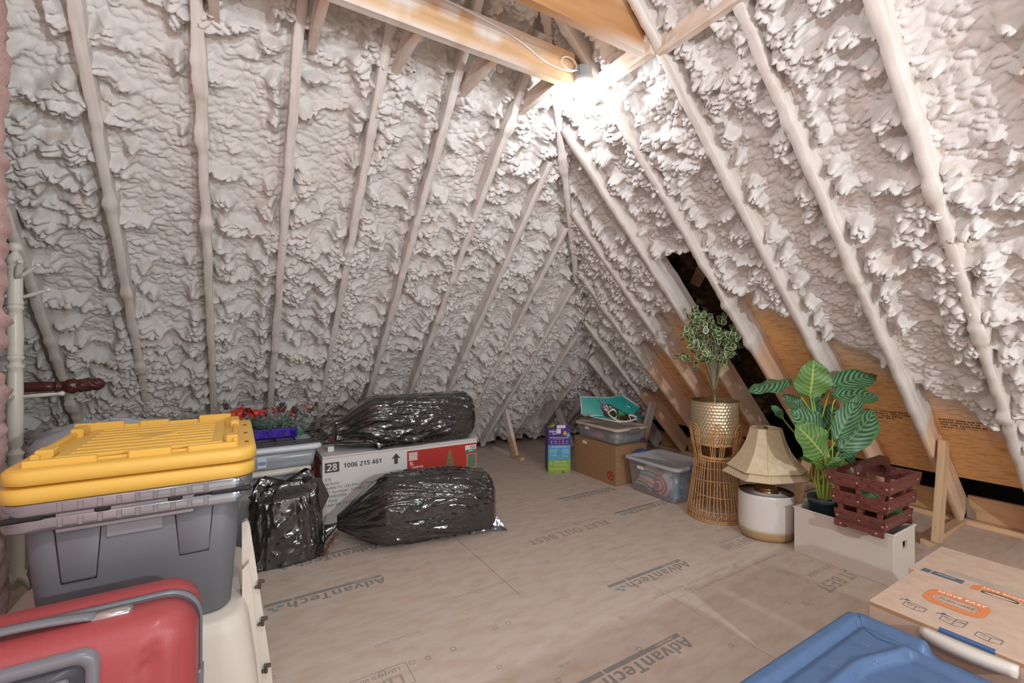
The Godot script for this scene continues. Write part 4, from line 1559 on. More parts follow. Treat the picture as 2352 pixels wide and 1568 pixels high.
	var r4 := RandomNumberGenerator.new()
	r4.seed = 77
	for q in [[Vector3(1.575, 0.33, -3.12), Vector3(1.665, 0.315, -3.08)], [Vector3(1.575, 0.26, -3.10), Vector3(1.675, 0.235, -3.05)], [Vector3(1.58, 0.29, -3.12), Vector3(1.65, 0.27, -3.06)]]:
		sprig(s, q[0], q[1], 70, 0.018, 0.0016, r4)
	var sp := obj("fir_sprig", s, hexm("5c7a4c", 0.7))
	tag(sp, "small green fir sprig sticking out at the right end of the lower black bag", "sprig")

# needles round a stem
func sprig(st: SurfaceTool, a: Vector3, b: Vector3, n: int, len_: float, w: float, r: RandomNumberGenerator) -> void:
	var d := (b - a).normalized()
	var sx := d.cross(Vector3(0.3, 1, 0.2)).normalized()
	var sy := d.cross(sx)
	for k in n:
		var f := float(k) / n
		var p := a.lerp(b, f)
		var an := r.randf() * TAU
		var o := (sx * cos(an) + sy * sin(an))
		var dir := (o + d * r.randf_range(0.5, 0.9)).normalized()
		var l := len_ * r.randf_range(0.75, 1.15) * (1.0 - 0.4 * f)
		var sd := dir.cross(Vector3(r.randf_range(-1, 1), r.randf_range(-1, 1), r.randf_range(-1, 1))).normalized() * w
		tri(st, p - sd, p + sd, p + dir * l)
		var s2 := dir.cross(sd).normalized() * w
		tri(st, p - s2, p + s2, p + dir * l)

func clear_plastic(hex: String, a: float, rough := 0.18) -> StandardMaterial3D:
	var m := hexm(hex, rough)
	m.transparency = BaseMaterial3D.TRANSPARENCY_ALPHA
	m.albedo_color.a = a
	return m

# open-topped tapering bin wall with thickness
func bin_shell(st: SurfaceTool, bx: float, bz: float, tx: float, tz: float, h: float, rad: float, th := 0.003) -> void:
	loft(st, [rrect(Vector3.ZERO, bx - 0.02, bz - 0.02, rad, 0.0, 5), rrect(Vector3.ZERO, bx, bz, rad, 0.006, 5), rrect(Vector3.ZERO, tx, tz, rad, h, 5), rrect(Vector3.ZERO, tx - 2 * th, tz - 2 * th, rad, h, 5), rrect(Vector3.ZERO, bx - 2 * th, bz - 2 * th, rad, 0.010, 5)], true, true)

func build_bins_and_garland() -> void:
	var clr := clear_plastic("c4c8ce", 0.55, 0.25)
	var lidm := hexm("dfe1e6", 0.35)
	var t := thing("clear_bin", "clear plastic bin with a cream lid, lower of the two behind the upright bag", "bin", Vector3(0.19, 0, -3.60))
	var s := S(true)
	bin_shell(s, 0.45, 0.36, 0.50, 0.41, 0.472, 0.03)
	obj("body", s, clr, t)
	s = S(true)
	loft(s, [rrect(Vector3.ZERO, 0.515, 0.425, 0.035, 0.468, 6), rrect(Vector3.ZERO, 0.53, 0.44, 0.04, 0.474, 6), rrect(Vector3.ZERO, 0.53, 0.44, 0.04, 0.498, 6), rrect(Vector3.ZERO, 0.50, 0.41, 0.04, 0.507, 6), rrect(Vector3.ZERO, 0.46, 0.37, 0.04, 0.507, 6)], true, true)
	obj("lid", s, hexm("e3dccd", 0.4), t)
	t = thing("clear_bin", "shallow clear bin with a white lid and a blue label, upper of the two", "bin", Vector3(0.24, 0.508, -3.60))
	s = S(true)
	bin_shell(s, 0.46, 0.38, 0.50, 0.43, 0.12, 0.03)
	obj("body", s, clr, t)
	s = S(true)
	loft(s, [rrect(Vector3.ZERO, 0.53, 0.455, 0.04, 0.115, 6), rrect(Vector3.ZERO, 0.555, 0.48, 0.045, 0.121, 6), rrect(Vector3.ZERO, 0.56, 0.485, 0.045, 0.140, 6), rrect(Vector3.ZERO, 0.54, 0.465, 0.045, 0.150, 6), rrect(Vector3.ZERO, 0.48, 0.40, 0.04, 0.150, 6)], true, true)
	obj("lid", s, lidm, t)
	s = S()
	box(s, Vector3(-0.085, 0.058, 0.207), Vector3(0.052, 0.075, 0.002), 0.0, Basis(Vector3.RIGHT, 0.1))
	var lab := obj("paper_label", s, hexm("dfe3ea", 0.5), t)
	s = S()
	box(s, Vector3(-0.085, 0.052, 0.2088), Vector3(0.044, 0.022, 0.001), 0.0, Basis(Vector3.RIGHT, 0.1))
	obj("label_print", s, hexm("7f9cc4", 0.5), lab)
	for e in [["cardboard_piece", "flat tan cardboard piece inside the upper clear bin", Vector3(0.19, 0.575, -3.47), Vector3(0.20, 0.05, 0.01), "b28f72"], ["folded_cloth", "folded grey cloth filling the upper clear bin", Vector3(0.22, 0.545, -3.60), Vector3(0.38, 0.045, 0.28), "8a919c"]]:
		s = S()
		box(s, Vector3.ZERO, e[3], 0.004, Basis(Vector3(0, 0, 1), 0.12) if e[0] == "cardboard_piece" else Basis.IDENTITY)
		var ob := obj(e[0], s, hexm(e[4], 0.7), self, X(e[2]))
		tag(ob, e[1], "cardboard" if e[0] == "cardboard_piece" else "cloth")
	s = S()
	box(s, Vector3.ZERO, Vector3(0.38, 0.40, 0.30), 0.03)
	var fc := obj("folded_cloth", s, hexm("a9a6a8", 0.8), self, X(Vector3(0.19, 0.215, -3.60)))
	tag(fc, "pale folded cloth filling the lower clear bin", "cloth")
	# flat black frames on the bins
	var blk := hexm("242326", 0.3)
	for k in 2:
		s = S(true)
		var y := 0.667 + 0.016 * k
		var pts := []
		for p in rrect(Vector3(0.25 + 0.02 * k, 0, -3.60), 0.62 - 0.02 * k, 0.36, 0.03, y, 5):
			pts.append(p)
		tube(s, pts, 0.0075, 8, false, true)
		for q in 5:
			tube(s, [Vector3(0.0 + q * 0.12, y, -3.425), Vector3(0.0 + q * 0.12, y, -3.775)], 0.004, 6)
		var fr := obj("wire_frame", s, blk)
		tag(fr, ["black wire frame lying flat on the white bin lid, under a second one", "black wire frame lying on another frame, under the purple foil box"][k], "frame", "black wire frames")
	# purple foil box
	var foil := hexm("3b2a9a", 0.14, 0.75)
	t = thing("foil_box", "shiny purple foil planter box with a garland on the bins", "box", Vector3(0.21, 0.693, -3.60))
	s = S()
	var nz := noise(181, 10.0)
	for e in [[Vector3(0, 0.035, 0.095), Vector3(0.33, 0.07, 0.004)], [Vector3(0, 0.035, -0.095), Vector3(0.33, 0.07, 0.004)], [Vector3(0.165, 0.035, 0), Vector3(0.004, 0.07, 0.19)], [Vector3(-0.165, 0.035, 0), Vector3(0.004, 0.07, 0.19)], [Vector3(0, 0.003, 0), Vector3(0.33, 0.005, 0.19)]]:
		box(s, e[0], e[1], 0.001)
	obj("body", s, foil, t)
	s = S()
	for k in 9:
		var x := -0.15 + k * 0.036
		box(s, Vector3(x, 0.034 + 0.006 * sin(k * 2.0), 0.0978), Vector3(0.030, 0.050, 0.003), 0.0014, Basis(Vector3(0, 0, 1), 0.35 * sin(k * 1.7)) * Basis(Vector3.UP, 0.06 * cos(k * 2.3)))
	obj("foil_crease", s, foil, t)
	# garland
	var g := thing("christmas_garland", "green fir garland with red ribbon, berries and cones in the purple box", "garland", Vector3(0.19, 0.76, -3.60))
	var r := RandomNumberGenerator.new()
	r.seed = 12
	var s1 := S()
	var s2 := S()
	for k in 150:
		var a := Vector3(r.randf_range(-0.26, 0.24), r.randf_range(-0.01, 0.05), r.randf_range(-0.07, 0.07))
		var d := Vector3(a.x * 1.6 + r.randf_range(-0.6, 0.6), r.randf_range(-0.45, 0.9), r.randf_range(-0.7, 1.1)).normalized()
		var l := r.randf_range(0.05, 0.085)
		sprig(s1 if k % 3 else s2, a, a + d * l, 46, 0.026, 0.0011, r)
	var f1 := obj("fir_needles", s1, hexm("5f7d6c", 0.65), g)
	f1.set_meta("kind", "stuff")
	var f2 := obj("fir_needles", s2, hexm("94a894", 0.65), g)
	f2.set_meta("kind", "stuff")
	var rb := hexm("c23a2e", 0.4)
	for k in 7:
		var c: Vector3 = [Vector3(-0.225, 0.11, 0.03), Vector3(-0.17, 0.125, 0.05), Vector3(-0.115, 0.105, 0.06), Vector3(-0.14, 0.135, 0.01), Vector3(-0.06, 0.12, 0.045), Vector3(-0.035, 0.105, 0.055), Vector3(-0.19, 0.10, 0.06)][k]
		var st := S(true)
		var rows := []
		for i in 11:
			var f := i / 10.0
			var an := -0.4 + f * 3.9
			var rg := PackedVector3Array()
			for j in 9:
				var v := j / 8.0 - 0.5
				rg.append(c + Basis(Vector3.UP, k * 1.3) * (Vector3(cos(an) * (0.034 + 0.006 * sin(v * 9.0)), sin(an) * 0.028 - 0.012, v * 0.066 * (0.5 + 0.5 * sin(f * PI) + 0.2))))
			rows.append(rg)
		loft(st, rows, false, false)
		obj("ribbon_loop", st, rb, g)
	var brm := hexm("b3202e", 0.25)
	for k in 46:
		var cl: Vector3 = [Vector3(0.02, 0.125, 0.03), Vector3(0.07, 0.10, 0.05), Vector3(0.15, 0.09, 0.06), Vector3(0.165, 0.12, 0.03), Vector3(0.245, 0.13, 0.02), Vector3(-0.285, 0.105, 0.02), Vector3(-0.14, 0.16, 0.0)][k % 7]
		var st := S(true)
		blob(st, cl + Vector3(r.randf_range(-0.024, 0.024), r.randf_range(-0.02, 0.022), r.randf_range(-0.015, 0.02)), Vector3.ONE * 0.0062, null, 0, 8)
		obj("berry", st, brm, g)
	var cone := hexm("5a3a30", 0.6)
	for e in [[Vector3(-0.235, 0.165, 0.0), 0.018], [Vector3(0.10, 0.135, 0.0), 0.028], [Vector3(0.175, 0.115, 0.04), 0.022], [Vector3(0.275, 0.10, 0.02), 0.016], [Vector3(0.30, 0.105, 0.0), 0.013]]:
		var st := S()
		for k in 42:
			var f := k / 42.0
			var a := k * 2.4
			var rr: float = e[1] * sin(PI * (0.12 + 0.8 * f))
			var p: Vector3 = e[0] + Vector3(cos(a) * rr, (f - 0.5) * e[1] * 2.2, sin(a) * rr)
			box(st, p, Vector3(e[1] * 0.5, e[1] * 0.12, e[1] * 0.45), 0.0008, Basis(Vector3.UP, -a) * Basis(Vector3(0, 0, 1), 0.5))
		obj("pine_cone", st, cone, g)
	var leafm := hexm("3f7a4e", 0.5)
	s = S(true)
	for k in 3:
		leaf_shape(s, Vector3(0.185, -0.03 - k * 0.006, 0.05), Vector3(0.5 + 0.3 * k, -0.5 + 0.3 * k, 0.3).normalized(), Vector3(0, 0.5, 0.8).normalized(), 0.055, 0.02, 0.1, 5, 3)
	obj("leaf", s, leafm, g)

# curved leaf blade; tip direction d, face normal n
func leaf_shape(st: SurfaceTool, base: Vector3, d: Vector3, n: Vector3, len_: float, hw: float, bend: float, rows := 8, cols := 4, wave := 0.0, fold := 0.25) -> void:
	var sx := d.cross(n).normalized()
	var nn := sx.cross(d).normalized()
	var grid := []
	for i in rows + 1:
		var f := float(i) / rows
		var w := hw * pow(sin(PI * pow(f, 0.8)), 0.75) if f < 1.0 else 0.0
		var an := bend * f
		var c := base + d * (len_ * (sin(an) / bend if absf(bend) > 0.01 else f)) - nn * (len_ * ((1.0 - cos(an)) / bend) if absf(bend) > 0.01 else 0.0)
		var up := nn * cos(an) + d * sin(an)
		var row := PackedVector3Array()
		for j in cols * 2 + 1:
			var v := float(j) / cols - 1.0
			row.append(c + sx * (v * w) + up * (absf(v) * w * fold + wave * hw * sin(f * 16.0 + v * 2.0) * absf(v)))
		grid.append(row)
	for i in rows:
		for j in cols * 2:
			var uv := [float(j) / (cols * 2), float(j + 1) / (cols * 2), float(i) / rows, float(i + 1) / rows]
			_q(st, grid[i][j + 1], grid[i][j], grid[i + 1][j], grid[i + 1][j + 1], [uv[1], uv[0], uv[2], uv[3]])

# ---------------------------------------------------------------- right group
const LAT := Vector3(0.8536, 0, 0.521)    # to the right as one looks into the room
const AWAY := Vector3(0.521, 0, -0.8536)

func leaf_texture(striped: bool) -> ImageTexture:
	var im := Image.create(128, 192, false, Image.FORMAT_RGBA8)
	for y in 192:
		for x in 128:
			var u := absf(x / 127.0 - 0.5) * 2.0
			var v := y / 191.0
			var ph := fposmod((v + u * -0.24) * 9.0 + 0.2 * sin(u * 5.0), 1.0)
			var c: Color
			if striped:
				var b := sm(0.25, 0.42, ph) * sm(0.95, 0.75, ph)
				c = Color(0.16, 0.33, 0.21).lerp(Color(0.46, 0.60, 0.44), b * (0.35 + 0.6 * sin(PI * minf(u * 0.85 + 0.12, 1.0))))
				c = c.lerp(Color(0.30, 0.48, 0.26), sm(0.85, 1.0, u))
				if u < 0.035:
					c = Color(0.45, 0.58, 0.33)
			else:
				var vein := sm(0.10, 0.02, absf(ph - 0.5)) * (1.0 - u * 0.7)
				c = Color(0.30, 0.45, 0.22).lerp(Color(0.40, 0.55, 0.29), 0.5 + 0.5 * sin(ph * TAU))
				c = c.lerp(Color(0.66, 0.72, 0.36), vein * 0.8)
				if u < 0.045:
					c = Color(0.68, 0.72, 0.32)
			im.set_pixel(x, y, c)
	return ImageTexture.create_from_image(im)

func build_right_things() -> void:
	build_plant_box()
	build_basket()
	build_table_lamp()
	build_rattan()

func build_plant_box() -> void:
	var cream := hexm("d8cdc2", 0.42)
	var t := thing("storage_crate", "long low cream open crate with a slot handle, carrying plant and basket", "crate", Vector3(3.25, 0, -1.305))
	var s := S()
	box(s, Vector3(-0.144, 0.1425, 0), Vector3(0.012, 0.285, 0.522), 0.002)
	obj("side_panel", s, cream, t)
	s = S()
	box(s, Vector3(0.144, 0.1425, 0), Vector3(0.012, 0.285, 0.522), 0.002)
	obj("side_panel", s, cream, t)
	s = S()
	box(s, Vector3(0, 0.1425, -0.255), Vector3(0.276, 0.285, 0.012), 0.002)
	obj("end_panel", s, cream, t)
	s = S()
	for e in [[Vector3(0, 0.0925, 0.255), Vector3(0.276, 0.185, 0.012)], [Vector3(0, 0.2575, 0.255), Vector3(0.276, 0.055, 0.012)], [Vector3(-0.082, 0.2075, 0.255), Vector3(0.112, 0.046, 0.012)], [Vector3(0.089, 0.2075, 0.255), Vector3(0.098, 0.046, 0.012)]]:
		box(s, e[0], e[1])
	obj("slotted_end_panel", s, cream, t)
	s = S()
	box(s, Vector3(0, 0.178, 0), Vector3(0.276, 0.01, 0.498))
	obj("inner_board", s, hexm("77726f", 0.6), t)
	s = S()
	for e in [[Vector3(-0.1475, 0.288, 0), Vector3(0.013, 0.010, 0.536)], [Vector3(0.1475, 0.288, 0), Vector3(0.013, 0.010, 0.536)], [Vector3(0, 0.288, -0.259), Vector3(0.29, 0.010, 0.013)], [Vector3(0, 0.288, 0.259), Vector3(0.29, 0.010, 0.013)]]:
		box(s, e[0], e[1], 0.003)
	obj("rim", s, hexm("e0d6cb", 0.42), t)
	# potted plant with large leaves
	var p0 := Vector3(3.245, 0.183, -1.455)
	var p := thing("potted_plant", "tall leafy plant with large striped green leaves in a dark green pot", "plant", p0)
	var pot := hexm("3d5459", 0.42)
	s = S(true)
	lathe(s, [[0.001, 0.0], [0.070, 0.0], [0.074, 0.006], [0.086, 0.150], [0.092, 0.151], [0.095, 0.155], [0.095, 0.176], [0.092, 0.179], [0.087, 0.176], [0.084, 0.158], [0.001, 0.156]], 32, Vector3.ZERO, Basis.IDENTITY, false)
	obj("pot", s, pot, p)
	s = S(true)
	blob(s, Vector3(0, 0.150, 0), Vector3(0.083, 0.016, 0.083), noise(191, 60.0), 0.6, 24)
	obj("soil", s, hexm("262324", 0.9), p)
	var lt := mat(Color.WHITE, 0.42)
	lt.albedo_texture = leaf_texture(true)
	lt.backlight_enabled = true
	lt.backlight = Color(0.10, 0.16, 0.06)
	var lp := mat(Color.WHITE, 0.5)
	lp.albedo_texture = leaf_texture(false)
	lp.backlight_enabled = true
	lp.backlight = Color(0.12, 0.18, 0.06)
	var stem := hexm("a3b84e", 0.5)
	# base, tip (picture offsets in metres: sideways, height, depth), half width, striped, facing (x, y, z in sideways, up, towards viewer), bend, fold
	var q := 0.002823
	var L := [
		[1815, 872, 0.02, 1722, 884, 0.06, 0.085, 1, Vector3(0.1, 0.95, 0.35), 0.35, -0.25],
		[1847, 912, -0.02, 1843, 832, -0.10, 0.105, 0, Vector3(-0.15, 0.2, 1.0), 0.3, 0.15],
		[1897, 889, 0.0, 2021, 845, 0.02, 0.075, 1, Vector3(0.25, 0.75, 0.65), 0.5, 0.15],
		[1888, 908, -0.06, 2014, 892, -0.04, 0.07, 1, Vector3(0.15, 0.7, 0.75), 0.5, 0.15],
		[1950, 903, 0.03, 2000, 886, 0.06, 0.07, 0, Vector3(0.0, -0.3, 1.0), 0.2, 0.1],
		[1872, 994, -0.05, 1806, 940, -0.08, 0.095, 1, Vector3(0.25, 0.3, 1.0), 0.4, 0.12],
		[1862, 1038, -0.10, 1806, 968, -0.14, 0.110, 0, Vector3(0.2, 0.25, 1.0), 0.4, 0.12],
		[1880, 1004, -0.12, 1932, 906, -0.12, 0.060, 1, Vector3(-0.5, 0.3, 0.8), 0.3, 0.6],
		[1902, 1028, -0.06, 2000, 938, -0.06, 0.088, 1, Vector3(-0.2, 0.25, 1.0), 0.5, 0.15],
		[1900, 1012, 0.06, 1940, 935, 0.10, 0.085, 1, Vector3(-0.1, 0.1, 1.0), 0.3, 0.15],
		[1957, 1024, 0.04, 2034, 982, 0.05, 0.040, 0, Vector3(0.2, 0.5, 0.85), 0.3, 0.2],
		[1934, 1020, 0.02, 1928, 1084, -0.04, 0.070, 1, Vector3(0.1, 0.35, 1.0), 0.5, 0.15],
		[1876, 1068, -0.06, 1820, 1035, -0.10, 0.035, 0, Vector3(0.2, 0.8, 0.6), 0.4, 0.2],
		[1904, 1042, -0.10, 1874, 1088, -0.15, 0.075, 0, Vector3(0.1, 0.4, 1.0), 0.5, 0.12],
		[1872, 920, 0.06, 1896, 878, 0.08, 0.055, 1, Vector3(0.0, 0.1, 1.0), 0.2, 0.15],
		[1880, 962, 0.08, 1890, 914, 0.10, 0.055, 1, Vector3(0.1, 0.1, 1.0), 0.2, 0.15],
		[1858, 948, 0.08, 1818, 910, 0.10, 0.050, 1, Vector3(0.1, 0.3, 1.0), 0.3, 0.15],
		[1812, 966, 0.10, 1792, 936, 0.12, 0.035, 1, Vector3(0.3, 0.3, 0.9), 0.2, 0.2],
		[1955, 1042, 0.05, 1972, 1018, 0.05, 0.035, 1, Vector3(0.0, 0.1, 1.0), 0.2, 0.2],
		[1925, 1035, 0.12, 1965, 1090, 0.10, 0.06, 1, Vector3(0.0, 0.3, 1.0), 0.4, 0.15],
	]
	var k := 0
	for e in L:
		var b: Vector3 = LAT * ((e[0] - 1885) * q) + Vector3(0, 1.36 - (e[1] - 784) * q - p0.y, 0) + AWAY * e[2]
		var tp: Vector3 = LAT * ((e[3] - 1885) * q) + Vector3(0, 1.36 - (e[4] - 784) * q - p0.y, 0) + AWAY * e[5]
		var nn: Vector3 = LAT * e[8].x + Vector3.UP * e[8].y - AWAY * e[8].z
		var d: Vector3 = tp - b
		s = S(true)
		leaf_shape(s, b, d.normalized(), nn.normalized(), d.length() * 1.08, e[6] * 1.06, e[9], 14, 5, 0.10, e[10])
		obj("leaf", s, lt if e[7] == 1 else lp, p)
		var a0 := k * 2.4
		var f0 := Vector3(cos(a0) * 0.03, 0.155, sin(a0) * 0.03)
		var m1 := f0 * Vector3(1.5, 1, 1.5) + Vector3(0, (b.y - 0.155) * 0.45, 0)
		s = S(true)
		tube(s, spline([f0, m1, b.lerp(m1, 0.2), b + d * 0.12], 5), [0.0065, 0.0062, 0.006, 0.0058, 0.0056, 0.0054, 0.0052, 0.005, 0.0048, 0.0045, 0.0042, 0.004, 0.0036, 0.0032, 0.0028, 0.0024], 6)
		obj("stem", s, stem, p)
		k += 1
	s = S(true)
	tube(s, spline([Vector3(-0.03, 0.155, 0.02), LAT * -0.075 + Vector3(0, 0.30, 0), LAT * -0.10 + Vector3(0, 0.385, 0.02)], 5), 0.0035, 6)
	obj("stem", s, stem, p)

func screw(parent: Node3D, at: Vector3, n: Vector3, m: Material) -> void:
	var s := S(true)
	var b := Basis(Quaternion(Vector3.UP, n.normalized()))
	lathe(s, [[0.001, 0.0025], [0.0045, 0.0022], [0.0062, 0.0008], [0.0062, -0.002]], 10, at, b, false)
	obj("screw", s, m, parent)

func build_basket() -> void:
	var mah := hexm("74413a", 0.42)
	tri_tex(mah, ntex(201, 0.02, [[0.0, Color("b08a84")], [0.5, Color("ffffff")], [1.0, Color("fff0ea")]], 4, 256), Vector3(5, 5, 5))
	var mah_d := hexm("4d2823", 0.5)
	var brass := hexm("d1a58c", 0.3, 0.6)
	var o := Vector3(3.192, 0.2935, -1.17)
	var t := thing("slatted_basket", "dark red slatted wooden basket with an arched handle on the cream crate", "basket", o)
	var y_top := 0.310
	var hx := func(y: float) -> float: return lerpf(0.172, 0.210, y / y_top)
	var hz := func(y: float) -> float: return lerpf(0.100, 0.145, y / y_top)
	var prof := [Vector2(-0.0375, -0.004), Vector2(-0.0375, 0.004), Vector2(-0.030, 0.008), Vector2(-0.024, 0.008), Vector2(-0.021, 0.004), Vector2(-0.019, 0.008), Vector2(0.012, 0.010), Vector2(0.015, 0.005), Vector2(0.017, 0.009), Vector2(0.024, 0.008), Vector2(0.026, 0.004), Vector2(0.028, 0.006), Vector2(0.0375, 0.004), Vector2(0.0375, -0.004)]
	for k in 3:
		var yc := 0.058 + k * 0.1075
		var cx: float = hx.call(yc)
		var cz: float = hz.call(yc)
		for side in 4:
			var along := Vector3(0, 0, 1) if side < 2 else Vector3(1, 0, 0)
			var out := Vector3(-1, 0, 0) if side == 0 else Vector3(1, 0, 0) if side == 1 else Vector3(0, 0, 1) if side == 2 else Vector3(0, 0, -1)
			var half := (cz + 0.012) if side < 2 else (cx - 0.002)
			var c := out * (cx if side < 2 else cz) + Vector3(0, yc, 0)
			var lean := 0.12 if side < 2 else 0.145
			var up := (Vector3.UP * cos(lean) + out * sin(lean))
			var nn := (out * cos(lean) - Vector3.UP * sin(lean))
			var rings := []
			for e in [-1.0, 1.0]:
				var rg := PackedVector3Array()
				for q in prof:
					rg.append(c + along * (half + q.x * (0.13 if side < 2 else 0.11)) * e + up * q.x + nn * q.y)
				rings.append(rg)
			var s := S()
			loft(s, rings, true, true)
			obj("slat", s, mah, t)
			var outs := [-0.9, 0.0, 0.9] if side < 2 else [-0.88, 0.88]
			if side == 0 or side == 2:
				for f in outs:
					screw(t, c + along * (half * f) + nn * 0.0095 + up * 0.0, nn, brass)
	# corner and middle battens
	for e in [[-1, -0.86], [-1, 0.0], [-1, 0.86], [1, -0.86], [1, 0.0], [1, 0.86]]:
		var s := S()
		var a := Vector3(e[0] * (hx.call(0.0) - 0.008), 0.0, e[1] * (hz.call(0.0) - 0.006))
		var b := Vector3(e[0] * (hx.call(y_top) - 0.008), y_top - 0.005, e[1] * (hz.call(y_top) - 0.006))
		bar(s, a, b, 0.026, 0.012, Vector3(0, 0, 1), 0.002)
		obj("batten", s, mah, t)
	for e in [-1, 1]:
		var s := S()
		bar(s, Vector3(0.06, 0.0, e * (hz.call(0.0) - 0.012)), Vector3(0.075, y_top - 0.005, e * (hz.call(y_top) - 0.012)), 0.026, 0.012, Vector3(1, 0, 0), 0.002)
		obj("batten", s, mah, t)
	# handle: a board across the basket with an arch cut out of it
	var s := S()
	var pts := []
	for k in 17:
		var a := PI * k / 16.0
		pts.append(Vector2(cos(a) * 0.150, 0.285 + sin(a) * 0.062))
	pts.append_array([Vector2(-0.198, 0.275), Vector2(-0.200, 0.335), Vector2(-0.175, 0.372), Vector2(-0.12, 0.385), Vector2(0.12, 0.385), Vector2(0.175, 0.372), Vector2(0.200, 0.335), Vector2(0.198, 0.275)])
	plate(s, pts, 0.026, X(Vector3(0, 0, -0.013)))
	obj("handle", s, mah_d, t)
	screw(t, Vector3(-0.2, 0.325, 0), Vector3(-1, 0.1, 0), brass)
	s = S()
	box(s, Vector3(0, 0.006, 0), Vector3(0.33, 0.012, 0.19), 0.002)
	obj("bottom_board", s, mah_d, t)
	# foot boards with a shallow cut-out
	for e in [-1.0, 1.0]:
		s = S()
		plate(s, [Vector2(-0.118, -0.008), Vector2(-0.118, 0.026), Vector2(0.118, 0.026), Vector2(0.118, -0.008), Vector2(0.065, -0.008), Vector2(0.045, 0.0), Vector2(-0.045, 0.0), Vector2(-0.065, -0.008)], 0.018, X(Vector3(e * 0.195 - 0.009 * e, 0.008, 0), Vector3(0, 0, -e), Vector3.UP, Vector3(e, 0, 0)))
		var fb := obj("foot_board", s, mah, t)
		if e < 0:
			for z in [-0.085, 0.085]:
				screw(fb, Vector3(-0.205, 0.018, z), Vector3(-1, 0, 0), brass)
	var lt := mat(Color.WHITE, 0.45)
	lt.albedo_texture = leaf_texture(true)
	var g := thing("leaf_sprays", "loose green leaves lying inside the dark red slatted basket", "leaves", o + Vector3(0.03, 0.014, 0.03))
	for k in 7:
		s = S(true)
		var a := k * 0.9
		leaf_shape(s, Vector3(cos(a) * 0.02, 0.02 + k * 0.02, sin(a) * 0.02), Vector3(cos(a) * 0.8, 0.35, sin(a) * 0.5).normalized(), Vector3(-0.3, 1, 0.2).normalized(), 0.105, 0.04, 0.6, 8, 3, 0.08)
		obj("leaf", s, lt, g)

